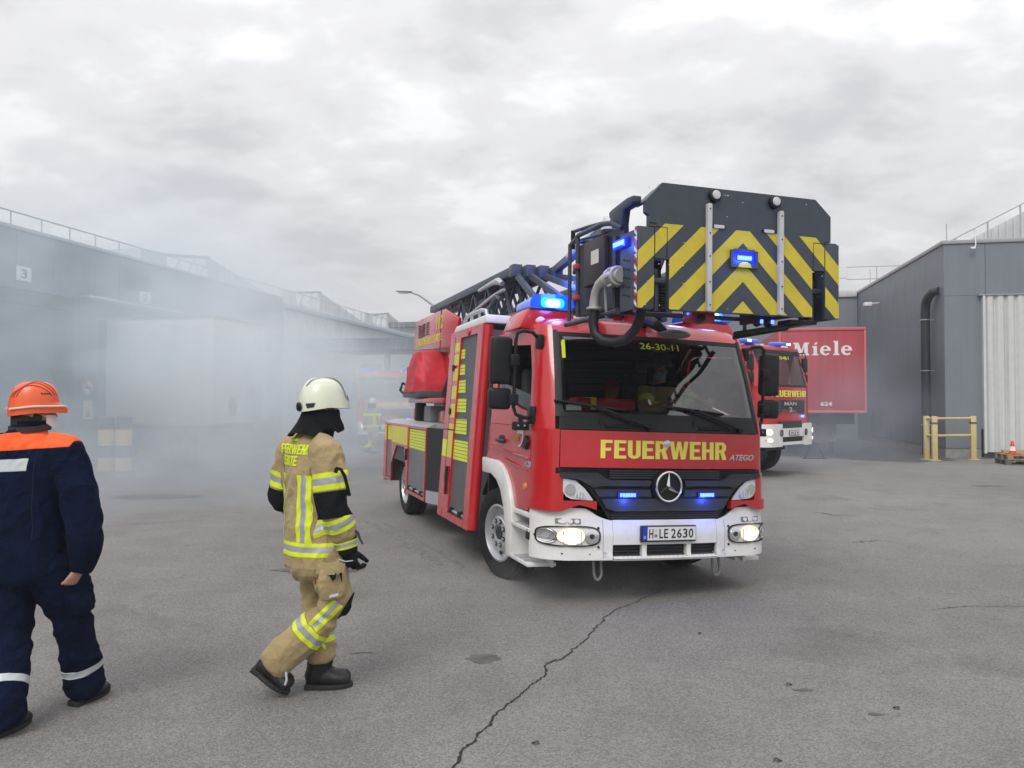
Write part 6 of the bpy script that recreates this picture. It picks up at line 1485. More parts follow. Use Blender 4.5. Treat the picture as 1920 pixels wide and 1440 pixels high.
    def bd_(nm, w, z, rw, rz, m, off=0.004, th=0.01, n=16): return MB().plate([(w+rw*math.cos(a),z+rz*math.sin(a)) for a in [2*math.pi*k/n for k in range(n)]],[],th,lambda a,b,d:B(a,b,off+d)).build(nm, m, t)
    for s in (-1,1):
        bd_('headlamp', s*1.08, lerp(zb0,zb1,0.66), 0.10, 0.075, M_REFLECTOR)
        bd_('low_beam', s*1.08, lerp(zb0,zb1,0.66), 0.065, 0.06, M_HEADLIT, 0.016)
        bd_('fog_lamp', s*1.06, lerp(zb0,zb1,0.30), 0.085, 0.045, M_REFLECTOR)
        if S.get('fog'): bd_('fog_beam', s*1.06, lerp(zb0,zb1,0.30), 0.05, 0.038, M_HEADLIT, 0.016)
        e_ = MB(); e_.tube([B(s*0.62+0.05*math.cos(a), lerp(zb0,zb1,0.60)+0.07*math.sin(a), 0.02) for a in [2*math.pi*k/12 for k in range(12)]],0.013,6,closed=True); e_.build('shackle', M_CHASSIS, t)
        fl_ = dec('front_flasher', [(s*0.70-0.075,zg0-0.085),(s*0.70+0.075,zg0-0.085),(s*0.70+0.075,zg0-0.03),(s*0.70-0.075,zg0-0.03)], M_BLUELED, 0.004, 0.02, t)
    np_ = MB().plate([(-0.26,lerp(zb0,zb1,0.48)),(0.26,lerp(zb0,zb1,0.48)),(0.26,lerp(zb0,zb1,0.48)+0.12),(-0.26,lerp(zb0,zb1,0.48)+0.12)],[],0.012,lambda a,b,d:(1.25+a,-0.19-d,b)).build('number_plate', M_SIGNBLK, t)
    MB().plate([(-0.25,lerp(zb0,zb1,0.48)+0.01),(0.25,lerp(zb0,zb1,0.48)+0.01),(0.25,lerp(zb0,zb1,0.48)+0.11),(-0.25,lerp(zb0,zb1,0.48)+0.11)],[],0.003,lambda a,b,d:(1.25+a,-0.2025-d,b)).build('plate_face', M_SIGNW, np_)
    text(S['plate'],0.40,0.075,M_SIGNBLK,face_matrix((1.05,-0.207,lerp(zb0,zb1,0.48)+0.022),(1,0,0),(0,0,1)),np_,bold=0.01,depth=0.002)
    # grille and lettering
    gl = dec('grille', [(-0.80,zg0),(0.80,zg0),(0.84,zg1),(0.15,zg1),(0.0,zg1-0.03),(-0.15,zg1),(-0.84,zg1)], M_DARK, 0.002, 0.015, t)
    for k in range(5):
        z = lerp(zg0,zg1,(k+0.4)/5.2); dec('grille_bar', [(-0.79,z),(0.79,z),(0.79,z+0.028),(-0.79,z+0.028)], M_LADDER, 0.018, 0.012, gl)
    for s_, w_, h_, z_, m2 in S['words']:
        if s_ == 'FEUERWEHR': blocktext(s_, w_, h_, m2, t, lambda x,y,z: P(x-w_/2, z_+y, 0.034+z))
        else: textmap(s_, w_, h_, m2, t, lambda x,y,z: P(x-w_/2, z_+y, 0.034+z), bold=0.03)
    if S.get('ws'):
        textmap(S['ws'], 0.5, 0.085, M_WSLET, t, lambda x,y,z: P(x-0.25, zw1-0.12+y-0.09, 0.012+z), bold=0.01)
    # blue roof bar
    for s in (-1,1):
        bb = MB().box(1.25+s*0.80-0.32,1.25+s*0.80+0.32,0.42,0.72,zr-0.02,zr+0.08).build('beacon_bar', M_BLUEGLASS, t, bevel=0.04)
        MB().box(1.25+s*0.98-0.08,1.25+s*0.98+0.08,0.405,0.419,zr+0.01,zr+0.06).build('lit_reflector', M_BLUECORE if S.get('lit',1) else M_BLUEGLASS, bb)
    for (w,z) in ((-0.6,0.0),(0.45,0.0),(0.60,0.0)): MB().cbox((1.25+w,0.30,zr-0.06),(0.10,0.06,0.05)).build('roof_lamp', M_SIGNW, t, bevel=0.01)
    rh_ = S['wheel']
    for (yy) in (1.25, S['len']-1.7):
        for xx, ss in ((0.19,-1),(2.31,1)):
            M = Matrix.Translation((xx,yy,rh_)) @ (Matrix.Rotation(math.pi,4,'Z') if ss>0 else Matrix.Identity(4))
            w_ = wheel_parts(t, rh_, 0.33, M); w_.name = 'wheel'
            rm = MB(); rm.lathe([(rh_*0.60,0.13),(rh_*0.55,0.05),(rh_*0.3,0.13),(rh_*0.15,0.17),(0,0.17)],28,Matrix.Rotation(R(-90),4,'Y'),cap=False); rm.build('rim', M_ALU, w_)
    MB().tube([(0.3,1.25,rh_),(2.2,1.25,rh_)],0.09,8).build('axle', M_CHASSIS, t)
    return t
man = engine('fire_engine', 'red fire engine with high white bumper right of the ladder truck, before the red trailer', 5.603, 18.023, R(45), dict(
    zs=(0.72,1.24,1.46,1.79,1.8,2.12,2.96,3.14), len=7.4, wheel=0.52, plate='H·LE 41', fog=True, cab=2.7,
    words=[('FEUERWEHR',1.75,0.15,1.865,M_LETTER),('MAN',0.62,0.085,1.665,M_SILVER),('2',0.16,0.12,1.51,M_SILVER)], ws='26-46-1'))
MB().plate([(0.55,2.9),(2.2,2.9),(2.0,3.3),(0.8,3.3)],[],3.0,lambda a,b,d:(a,3.4+d,b+0.2)).build('roof_box', M_RED, man)
for k in range(6): MB().bar((0.5,3.2+0.5*k,3.32),(2.0,3.2+0.5*k,3.32),0.05).build('ladder_rung', M_ALU, man)
fe3 = engine('fire_engine', 'red fire engine half lost in the smoke under the canopy', -5.98, 31.0, R(10), dict(
    zs=(0.48,0.98,1.12,1.46,1.5,1.86,2.70,2.98), len=7.0, wheel=0.5, plate='H·LE 43', cab=2.6, lit=0,
    words=[('FEUERWEHR',1.50,0.17,1.555,M_LETTER)], ws='26-43-1'))
MB().box(0.3,2.3,-0.09,-0.075,1.495,1.515).build('white_line', M_SIGNW, fe3)
MB().box(0.1,1.0,3.0,4.4,2.9,3.35).build('roof_box', M_SIGNW, fe3, bevel=0.02)
# small black folding stand on the lane behind the engine
stn = thing('ramp_stand', 'small black steel stand on the dark lane beside the red trailer', 'stand', tuple(yard(4.0,25.9,0.004)), YA)
sd_ = MB(); sd_.bar((0,0,0.02),(0.18,0.05,0.42),0.05); sd_.bar((0.55,0,0.02),(0.37,0.05,0.42),0.05); sd_.box(0.12,0.42,-0.02,0.12,0.42,0.47); sd_.box(-0.08,0.64,-0.08,0.10,0.0,0.02)
sd_.build('stand_frame', M_BLACK, stn)
# ================================================================ people
def V3(*a): return Vector(a)
def loft(mb, st, seg=20, caps=(True, True)):
    """st: list of (centre, half_width_a, half_width_b, axis_a); elliptical sections, rounded ends"""
    P = [(Vector(c), a, b, Vector(x)) for c, a, b, x in st]
    n = len(P); rings = []
    def ringpts(c, T, a, b, x):
        x = (x - T*x.dot(T)).normalized(); y = T.cross(x)
        return [c + x*(a*math.cos(2*math.pi*k/seg)) + y*(b*math.sin(2*math.pi*k/seg)) for k in range(seg)]
    Ts = [(P[min(i+1,n-1)][0]-P[max(i-1,0)][0]).normalized() for i in range(n)]
    def cap(i, sgn):
        c, a, b, x = P[i]; m = min(a, b); out = []
        for q in (0.35, 0.65, 0.88, 0.98):
            out.append(ringpts(c + Ts[i]*sgn*m*0.55*q, Ts[i], a*math.sqrt(1-q*q), b*math.sqrt(1-q*q), x))
        return out
    if caps[0]: rings += cap(0, -1)[::-1]
    # smooth (Catmull-Rom) in between
    for i in range(n):
        rings.append(ringpts(P[i][0], Ts[i], P[i][1], P[i][2], P[i][3]))
        if i < n-1:
            p0, p1, p2, p3 = P[max(i-1,0)], P[i], P[i+1], P[min(i+2,n-1)]
            for t in (0.33, 0.67):
                h = lambda A, B, C, D: 0.5*((2*B)+(C-A)*t+(2*A-5*B+4*C-D)*t*t+(3*B-A-3*C+D)*t**3)
                c = h(p0[0],p1[0],p2[0],p3[0]); a = h(p0[1],p1[1],p2[1],p3[1]); b = h(p0[2],p1[2],p2[2],p3[2])
                rings.append(ringpts(c, Ts[i].lerp(Ts[i+1], t).normalized(), max(a,0.003), max(b,0.003), p1[3].lerp(p2[3], t)))
    if caps[1]: rings += cap(n-1, 1)
    o = len(mb.v)
    for r in rings: mb.v += r
    m = len(rings)
    for i in range(m-1):
        for k in range(seg):
            k2 = (k+1) % seg
            mb.f.append((o+i*seg+k, o+i*seg+k2, o+(i+1)*seg+k2, o+(i+1)*seg+k))
    mb.f.append(tuple(o+k for k in range(seg-1,-1,-1))); mb.f.append(tuple(o+(m-1)*seg+k for k in range(seg)))
def ball(mb, c, rx, ry, rz, M=None, seg=18, rings=12):
    vs = []; fs = []
    for i in range(rings+1):
        t = math.pi*i/rings
        for k in range(seg):
            a = 2*math.pi*k/seg; p = Vector((rx*math.sin(t)*math.cos(a), ry*math.sin(t)*math.sin(a), rz*math.cos(t)))
            vs.append(Vector(c) + ((M @ p) if M else p))
    for i in range(rings):
        for k in range(seg):
            k2 = (k+1) % seg; fs.append((i*seg+k, i*seg+k2, (i+1)*seg+k2, (i+1)*seg+k))
    mb.add(vs, fs)
def fuse(mb, name, voxel=0.008, smooth=3, wr=0.0, wscale=(7,7,3), seed=0, fine=0.0):
    """join overlapping shapes into one continuous skin, then add cloth folds"""
    me = mb.mesh(name, smooth=0)
    o = bpy.data.objects.new(name, me); COL.objects.link(o)
    r = o.modifiers.new('r', 'REMESH'); r.mode = 'VOXEL'; r.voxel_size = voxel; r.adaptivity = 0
    s = o.modifiers.new('s', 'SMOOTH'); s.factor = 0.5; s.iterations = smooth
    dg = bpy.context.evaluated_depsgraph_get(); dg.update()
    out = bpy.data.meshes.new_from_object(o.evaluated_get(dg))
    bpy.data.objects.remove(o); bpy.data.meshes.remove(me)
    if wr:
        N = len(out.vertices); co = np.empty(N*3); out.vertices.foreach_get('co', co); co = co.reshape(-1,3)
        nr = np.empty(N*3); out.vertices.foreach_get('normal', nr); nr = nr.reshape(-1,3)
        d = np.empty(N); sx, sy, sz = wscale
        for i in range(N):
            x, y, z = co[i]
            q = Vector((x*sx+seed, y*sy+0.6*z*sz, z*sz-0.8*x*sx))
            a = noise.noise(q); b = noise.noise(q*2.3+Vector((3,1,7)))
            # folds: sharp valleys between soft rolls
            d[i] = wr*((1-abs(a)*2.2) + 0.45*(1-abs(b)*2.0))*0.6 - wr*0.4
        co += nr*d[:,None]; out.vertices.foreach_set('co', co.ravel()); out.update()
    out.polygons.foreach_set('use_smooth', [True]*len(out.polygons))
    out.name = name
    return out
def piece(me, name, planes, m, off=0.003, near=None, parent=None, maxd=9, allislands=False):
    """the part of a skin between cutting planes, lifted off it by off"""
    bm = bmesh.new(); bm.from_mesh(me)
    for co, no in planes:
        bmesh.ops.bisect_plane(bm, geom=bm.verts[:]+bm.edges[:]+bm.faces[:], plane_co=co, plane_no=no, clear_inner=True, dist=1e-6)
    if near is not None and bm.faces:
        seen = set(); best = None
        for f in bm.faces:
            if f in seen: continue
            st = [f]; isl = []; seen.add(f)
            while st:
                x = st.pop(); isl.append(x)
                for e in x.edges:
                    for g_ in e.link_faces:
                        if g_ not in seen: seen.add(g_); st.append(g_)
            c = sum((x.calc_center_median() for x in isl), Vector())/len(isl)
            d = (c-Vector(near)).length
            if best is None or d < best[0]: best = (d, isl)
        keep = set(best[1])
        bmesh.ops.delete(bm, geom=[f for f in bm.faces if f not in keep], context='FACES')
    bm.normal_update()
    nv = {v: v.co + v.normal*off for v in bm.verts}
    inn = {v: v.co - v.normal*0.002 for v in bm.verts}
    for v, c in nv.items(): v.co = c
    # small turned-in edge so the strip has thickness
    edges = [e for e in bm.edges if len(e.link_faces) == 1]
    if edges:
        r = bmesh.ops.extrude_edge_only(bm, edges=edges)
        newv = [x for x in r['geom'] if isinstance(x, bmesh.types.BMVert)]
        for v in newv:
            v.co -= v.normal*(off+0.002) if v.normal.length else Vector()
    out = bpy.data.meshes.new(name); bm.to_mesh(out); bm.free()
    out.polygons.foreach_set('use_smooth', [True]*len(out.polygons)); out.set_sharp_from_angle(angle=R(50))
    return link(name, out, m, parent)
def limbband(me, A, B, t0, w, m, parent, name='reflective_band', off=0.003, lim=()):
    """strip of width w round a limb from joint A to joint B, starting t0 metres from A"""
    A = Vector(A); B = Vector(B); d = (B-A).normalized(); p = A+d*t0
    return piece(me, name, [(p, d), (p+d*w, -d)]+list(lim), m, off, near=p+d*w/2, parent=parent)
M_BEIGE = mat('sand_turnout_cloth', (0.355,0.268,0.130), 0.85, fold=0.55, var=0.10, vscale=5, bump=0.25, bscale=300, dirt=0.12, dscale=7, dcol=(0.17,0.125,0.075), sheen=0.15)
M_BLKCL = mat('black_cloth', (0.007,0.008,0.010), 0.9, fold=0.6, var=0.2, bump=0.2, bscale=200, spec=0.2)
M_NAVY = mat('navy_work_cloth', (0.0032,0.0075,0.026), 0.95, fold=0.8, var=0.2, vscale=8, bump=0.3, bscale=260, spec=0.1)
M_ORCL = mat('signal_orange_cloth', (0.95,0.115,0.015), 0.75, var=0.05, bump=0.2, bscale=260, emit=(1.0,0.12,0.01), estr=0.0)
M_REFY = mat('fluorescent_tape', (0.66,0.78,0.03), 0.6, var=0.04)
M_REFS = mat('silver_tape', (0.42,0.42,0.46), 0.35, metal=0.3, var=0.08)
M_REFP = mat('pale_tape', (0.50,0.54,0.55), 0.45, var=0.05)
M_HELW = mat('helmet_ivory', (0.66,0.70,0.55), 0.28, coat=0.4, var=0.03, dirt=0.06, dscale=8)
M_HELO = mat('helmet_orange', (0.80,0.115,0.03), 0.38, coat=0.2, var=0.04, dirt=0.10, dscale=8)
M_SKIN = mat('skin', (0.50,0.28,0.20), 0.55, var=0.08)
M_HAIR = mat('dark_hair', (0.012,0.010,0.009), 0.7, var=0.2, bump=0.4, bscale=180)
M_MASKW = mat('white_mask', (0.68,0.70,0.70), 0.8)
M_LEATHER = mat('black_boot_leather', (0.008,0.008,0.009), 0.45, var=0.25, bump=0.3, bscale=120, dirt=0.3, dscale=10, dcol=(0.05,0.048,0.045))
M_SOLE = mat('boot_sole', (0.02,0.02,0.021), 0.8, var=0.2)
def tape3(me, A, B, t0, w, parent, lim=()):
    for a, b, m_ in ((0,0.30,M_REFY),(0.30,0.40,M_REFS),(0.70,0.30,M_REFY)): limbband(me, A, B, t0+w*a, w*b, m_, parent, lim=lim)
def boot(name, heel, toe, ankle, top, parent, r=0.055, m=None):
    heel, toe, ankle, top = map(Vector, (heel, toe, ankle, top)); f = (toe-heel); L = f.length; d = f.normalized()
    up = (ankle-(heel+toe)/2); up = (up-d*up.dot(d)).normalized(); sd = d.cross(up)
    mb = MB()
    h = r*0.9
    loft(mb, [(heel+d*0.035+up*h*1.0, r*0.72, h*0.95, sd), (heel+d*L*0.35+up*h*1.0, r*0.80, h*1.0, sd), (heel+d*L*0.62+up*h*0.85, r*0.92, h*0.82, sd), (heel+d*L*0.82+up*h*0.78, r*0.98, h*0.72, sd), (toe-d*0.035+up*h*0.72, r*0.82, h*0.62, sd)])
    loft(mb, [(heel+d*0.075+up*h*0.9, r*0.85, r*1.05, sd), (ankle, r*0.92, r*1.0, sd), (top, r*1.08, r*1.12, sd)])
    me = fuse(mb, name, 0.007, 3, 0.004, (16,16,12), 3)
    b = link(name, me, m or M_LEATHER, parent)
    so = MB(); n = 22; prof = []
    for k in range(n):
        a = 2*math.pi*k/n; x = 0.5+0.5*math.cos(a); wd = r*(0.80+0.25*x-0.05*math.cos(2*a))*math.sin(a)
        prof.append((x, wd))
    lo = [heel+d*(L*x)+sd*w-up*0.002 for x, w in prof]; hi = [p+up*0.026 for p in lo]
    so.add(lo+hi, [tuple(range(n-1,-1,-1)), tuple(range(n,2*n))]+[(k,(k+1)%n,(k+1)%n+n,k+n) for k in range(n)])
    so.build('sole', M_SOLE, b, bevel=0.004)
    c = heel+d*0.045; MB().bar(c-sd*r*0.70+up*0.012, c+sd*r*0.70+up*0.012, 0.085, 0.032, up=up).build('heel_block', M_SOLE, b, bevel=0.006)
    return b
def hand(name, wrist, d, palm_n, side, parent, m, curl=0.5, s=1.0, voxel=0.0045):
    """open or curled hand: palm, four unequal jointed fingers and a thumb from the side of the palm"""
    wrist, d, pn, sd = Vector(wrist), Vector(d).normalized(), Vector(palm_n), Vector(side)
    pn = (pn-d*pn.dot(d)).normalized(); sd = (d.cross(pn))*(1 if d.cross(pn).dot(sd) > 0 else -1)   # sd points to the thumb side
    mb = MB()
    loft(mb, [(wrist, 0.030*s, 0.022*s, sd), (wrist+d*0.035*s, 0.037*s, 0.020*s, sd), (wrist+d*0.085*s, 0.042*s, 0.017*s, sd)], 14)
    for k, (o, L, r) in enumerate(((0.030,0.078,0.0098),(0.010,0.088,0.0102),(-0.011,0.082,0.0098),(-0.031,0.064,0.0088))):
        p = wrist+d*(0.082-0.006*(k==3))*s+sd*o*s; ang = 0.0; pts = [p-d*0.02*s, p]; 
        for j, (fl, c) in enumerate(((0.45,0.75),(0.32,1.05),(0.24,0.7))):
            ang += curl*c*(1+0.06*k); q = d*math.cos(ang)+pn*math.sin(ang)
            p = p+q*(L*fl*s*1.05); pts.append(p)
        mb.tube(pts, [r*s*1.05, r*s*1.08, r*s*1.0, r*s*0.95, r*s*0.75], 10)
    p = wrist+d*0.025*s+sd*0.030*s+pn*0.006*s; pts = [p-sd*0.012*s]; ang = 0.75
    for j, fl in enumerate((0.040,0.032,0.026)):
        q = (d*math.cos(ang)+sd*math.sin(ang)*0.85+pn*(0.35+0.3*curl*j)).normalized(); pts.append(pts[-1]+q*fl*s); ang -= 0.30
    mb.tube(pts, [0.014*s,0.0135*s,0.0115*s,0.009*s], 10)
    return link(name, fuse(mb, name, voxel, 2), m, parent)
def head(name, c, fwd, parent, s=1.0):
    """head with brow, nose, lips, chin, ears; c is the middle of the skull at eye height"""
    f = Vector(fwd).normalized(); u = Vector((0,0,1)); u = (u-f*u.dot(f)).normalized(); r = f.cross(u)
    Mx = Matrix((r, f, u)).transposed()
    c = Vector(c); L = lambda x,y,z: c+r*x*s+f*y*s+u*z*s
    mb = MB()
    ball(mb, L(0,-0.012,0.045), 0.076*s, 0.095*s, 0.088*s, Mx); ball(mb, L(0,0.022,-0.035), 0.060*s, 0.068*s, 0.082*s, Mx)
    ball(mb, L(0,0.045,-0.088), 0.034*s, 0.032*s, 0.026*s, Mx)
    ball(mb, L(0,0.072,0.022), 0.050*s, 0.018*s, 0.012*s, Mx)
    for sx in (-1,1):
        ball(mb, L(sx*0.042,0.052,-0.025), 0.024*s, 0.026*s, 0.024*s, Mx)
        ball(mb, L(sx*0.075,-0.012,-0.012), 0.010*s, 0.020*s, 0.034*s, Mx)
    mb.tube([L(0,0.083,0.010), L(0,0.095,-0.010), L(0,0.104,-0.028), L(0,0.086,-0.036)], [0.010*s,0.012*s,0.015*s,0.009*s], 10)
    ball(mb, L(0,0.082,-0.060), 0.024*s, 0.010*s, 0.007*s, Mx); ball(mb, L(0,0.078,-0.070), 0.021*s, 0.010*s, 0.007*s, Mx)
    loft(mb, [(L(0,-0.02,-0.06), 0.054*s, 0.056*s, r), (L(0,-0.035,-0.18), 0.058*s, 0.060*s, r)])
    h = link(name, fuse(mb, name, 0.0055, 3), M_SKIN, parent)
    for sx in (-1,1):
        e = MB(); ball(e, L(sx*0.032,0.066,0.0), 0.012*s,0.012*s,0.010*s, Mx, 12, 8); e.build('eye', M_SIGNW, h)
        e = MB(); ball(e, L(sx*0.032,0.0755,0.0), 0.005*s,0.004*s,0.005*s, Mx, 10, 6); e.build('iris', M_HAIR, h)
        e = MB(); e.tube([L(sx*0.016,0.087,0.022), L(sx*0.034,0.086,0.028), L(sx*0.052,0.072,0.022)], [0.004*s,0.005*s,0.003*s], 6); e.build('eyebrow', M_HAIR, h)
    return h, L, Mx

# ---------------------------------------------------------------- firefighter walking past, back to us
def body_mesh(name, joints, voxel=0.012):
    """one continuous under-body from joint chains [(point, radius), ...]"""
    mb = MB()
    for ch in joints: mb.tube([Vector(p) for p, r in ch], [r for p, r in ch], 14)
    return fuse(mb, name, voxel, 4)
FX, FY = -1.18, 4.90
HD = R(50); F = V3(math.sin(HD), math.cos(HD), 0); RT = V3(math.cos(HD), -math.sin(HD), 0); UP = V3(0,0,1)
ff_sh_r, ff_el_r, ff_wr_r, ff_ha_r = V3(0.085,-0.165,1.455), V3(0.125,-0.19,1.165), V3(0.185,-0.13,0.955), V3(0.215,-0.11,0.875)
ff_sh_l, ff_el_l, ff_wr_l = V3(-0.205,0.13,1.45), V3(-0.262,0.17,1.16), V3(-0.10,0.30,1.00)
ff_hip_r, ff_kn_r, ff_an_r = V3(0.045,-0.085,0.86), V3(0.125,-0.085,0.545), V3(-0.215,-0.085,0.215)
ff_hip_l, ff_kn_l, ff_an_l = V3(-0.035,0.09,0.86), V3(-0.03,0.11,0.50), V3(0.005,0.07,0.16)
ff = link('person', body_mesh('firefighter_body', [
    [(V3(0,0,0.90),0.12),(V3(-0.03,0,1.2),0.13),(V3(-0.04,0,1.42),0.12),(V3(-0.01,0,1.55),0.06),(V3(0.01,0.01,1.66),0.07)],
    [(ff_sh_r,0.055),(ff_el_r,0.045),(ff_wr_r,0.033),(ff_ha_r,0.03)], [(V3(-0.04,0,1.44),0.08),(ff_sh_r,0.055)], [(V3(-0.04,0,1.44),0.08),(ff_sh_l,0.055)],
    [(ff_sh_l,0.055),(ff_el_l,0.045),(ff_wr_l,0.033)],
    [(ff_hip_r,0.09),(ff_kn_r,0.06),(ff_an_r,0.045)], [(ff_hip_l,0.09),(ff_kn_l,0.06),(ff_an_l,0.045)]]), M_SKIN, None, loc=(FX,FY,0))
tag(ff, 'firefighter in sand coloured turnout gear and ivory helmet walking toward the fire engine', 'person')
# jacket
jm = MB()
loft(jm, [(V3(-0.008,0,0.775),0.222,0.182,RT),(V3(-0.012,0,0.86),0.215,0.178,RT),(V3(-0.02,0,0.98),0.208,0.170,RT),(V3(-0.03,0,1.15),0.210,0.162,RT),(V3(-0.04,0,1.32),0.215,0.150,RT),(V3(-0.045,0,1.44),0.205,0.135,RT),(V3(-0.04,0,1.515),0.150,0.110,RT),(V3(-0.03,0,1.56),0.092,0.092,RT)], 28)
loft(jm, [(ff_sh_r+V3(-0.05,0.07,0.02),0.10,0.09,RT),(ff_sh_r,0.102,0.096,RT),(ff_sh_r.lerp(ff_el_r,0.55),0.100,0.096,F),(ff_el_r,0.090,0.088,F),(ff_el_r.lerp(ff_wr_r,0.5),0.086,0.082,F),(ff_wr_r+V3(0.0,0,0.02),0.082,0.078,F)], 22)
loft(jm, [(ff_sh_l+V3(0.06,-0.05,0.02),0.10,0.09,RT),(ff_sh_l,0.100,0.094,RT),(ff_sh_l.lerp(ff_el_l,0.55),0.096,0.092,F),(ff_el_l,0.088,0.086,F),(ff_el_l.lerp(ff_wr_l,0.5),0.082,0.08,F),(ff_wr_l,0.076,0.072,F)], 22)
# cuff-pocket on the upper right sleeve and yoke padding
loft(jm, [(V3(0.155,-0.20,1.40),0.030,0.045,F),(V3(0.185,-0.20,1.30),0.036,0.055,F),(V3(0.195,-0.20,1.22),0.034,0.052,F)], 14)
jme = fuse(jm, 'jacket', 0.0075, 3, 0.017, (6.5,6.5,5.0), 2.0)
jk = link('jacket', jme, M_BEIGE, ff)
ax0, ax1 = V3(-0.005,0,0.70), V3(-0.02,0,1.0)
for (z0, z1, m_) in ((0.850,0.873,M_REFY),(0.873,0.905,M_REFS),(0.905,0.928,M_REFY)):
    piece(jme, 'reflective_band', [(V3(0,0,z0),UP),(V3(0,0,z1),-UP)], m_, 0.004, near=(-0.01,0,(z0+z1)/2), parent=jk)
piece(jme, 'hem_fold', [(V3(0,0,0.70),UP),(V3(0,0,0.772),-UP)], M_BEIGE, 0.006, near=(0,0,0.75), parent=jk)
# two vertical tapes down the back
for off_ in (-0.125, 0.125):
    for (a, b, m_) in ((-0.045,-0.016,M_REFY),(-0.016,0.016,M_REFS),(0.016,0.045,M_REFY)):
        o0 = V3(-0.03,0,0)+RT*(off_+a); o1 = V3(-0.03,0,0)+RT*(off_+b)
        piece(jme, 'reflective_band', [(V3(0,0,0.932),UP),(V3(0,0,1.325),-UP),(o0,RT),(o1,-RT),(V3(-0.03,0,0)-F*0.04,-F)], m_, 0.0035, near=tuple(V3(-0.03,0,1.12)+RT*off_-F*0.15), parent=jk)
LR = [(V3(-0.035,0,1.2)+RT*0.185, RT)]; LL = [(V3(-0.035,0,1.2)-RT*0.185, -RT)]
tape3(jme, ff_sh_r, ff_el_r, 0.115, 0.098, jk, LR); tape3(jme, ff_sh_l, ff_el_l, 0.125, 0.095, jk, LL)
limbband(jme, ff_sh_r, ff_el_r, 0.225, 0.15, M_BLKCL, jk, 'elbow_patch', 0.004, LR); limbband(jme, ff_sh_l, ff_el_l, 0.235, 0.14, M_BLKCL, jk, 'elbow_patch', 0.004, LL)
tape3(jme, ff_el_r, ff_wr_r, 0.075, 0.085, jk, LR)
# lettering on the back, laid on the cloth
bvh = BVHTree.FromPolygons([v.co for v in jme.vertices], [p.vertices[:] for p in jme.polygons])
def oncloth(bv, o, d, fb):
    h = bv.ray_cast(o, d, 0.5)
    return h[0] if h[0] is not None else o+d*fb
def backtext(s, w, h, z0, sh, m):
    t_ = blocktext(s, w, h, m, jk, lambda x,y,z: Vector((x,y,z)))
    for v in t_.data.vertices:
        x, y, z = v.co; o = V3(-0.035,0,z0+y)+RT*(x-w/2+sh)+F*0.02
        v.co = oncloth(bvh, o, -F, 0.15) - F*(0.0025+z*0.5)
    t_.data.update()
backtext('FEUERWEHR', 0.30, 0.058, 1.445, -0.005, M_REFY); backtext('LEHRTE', 0.205, 0.058, 1.377, -0.035, M_REFY)
# hang loop, radio pocket edge, seams
MB().tube([oncloth(bvh, V3(-0.03,0,1.53)+RT*x, -F, 0.1)-F*0.006 for x in (-0.03,-0.01,0.01,0.03)],0.012,6).build('hang_loop', M_REFY, jk)
MB().tube([V3(0.165,-0.28,1.375),V3(0.195,-0.285,1.37),V3(0.215,-0.275,1.33),V3(0.228,-0.262,1.27),V3(0.238,-0.25,1.215)],0.010,8).build('pocket_edge', M_BLKCL, jk)
MB().tube([V3(0.168,-0.28,1.375),V3(0.165,-0.285,1.35)],0.011,8).build('pocket_edge', M_BLKCL, jk)
for x_ in (-0.165,0.165):
    pts = [oncloth(bvh, V3(-0.03,0,z)+RT*x_+F*0.02, -F, 0.14)-F*0.0005 for z in [1.0+0.05*k for k in range(9)]]
    MB().tube(pts,0.0018,4).build('seam', mat('seam_brown',(0.20,0.14,0.07),0.9), jk)
# trousers
tm = MB()
loft(tm, [(V3(0.0,0,0.99),0.165,0.130,RT),(V3(0.005,0,0.90),0.180,0.145,RT),(V3(0.0,0,0.80),0.170,0.135,RT)], 24)
loft(tm, [(ff_hip_r+V3(0,0.02,0.03),0.120,0.125,F),(ff_hip_r.lerp(ff_kn_r,0.45)+V3(0.012,0,0),0.118,0.112,F),(ff_kn_r+V3(-0.005,0,0.02),0.100,0.098,F),(ff_kn_r.lerp(ff_an_r,0.35),0.102,0.096,UP),(ff_kn_r.lerp(ff_an_r,0.75),0.106,0.098,UP),(ff_an_r+V3(-0.02,0,-0.015),0.104,0.096,UP)], 24)
loft(tm, [(ff_hip_l+V3(0,-0.02,0.03),0.118,0.120,F),(ff_hip_l.lerp(ff_kn_l,0.5),0.108,0.105,F),(ff_kn_l,0.094,0.094,F),(ff_kn_l.lerp(ff_an_l,0.6),0.096,0.092,F),(ff_an_l+V3(0,0,0.03),0.096,0.09,F)], 24)
loft(tm, [(V3(0.125,-0.20,0.79),0.085,0.030,F),(V3(0.135,-0.205,0.70),0.090,0.034,F),(V3(0.14,-0.195,0.62),0.085,0.030,F)], 16)
tme = fuse(tm, 'trousers', 0.0075, 3, 0.019, (5.5,5.5,6.5), 9.0)
tr = link('trousers', tme, M_BEIGE, ff)
tape3(tme, ff_kn_r, ff_an_r, 0.165, 0.092, tr, [(V3(0,-0.002,0),V3(0,-1,0))])
tape3(tme, ff_kn_l, ff_an_l, 0.12, 0.10, tr, [(V3(0,0.002,0),V3(0,1,0))])
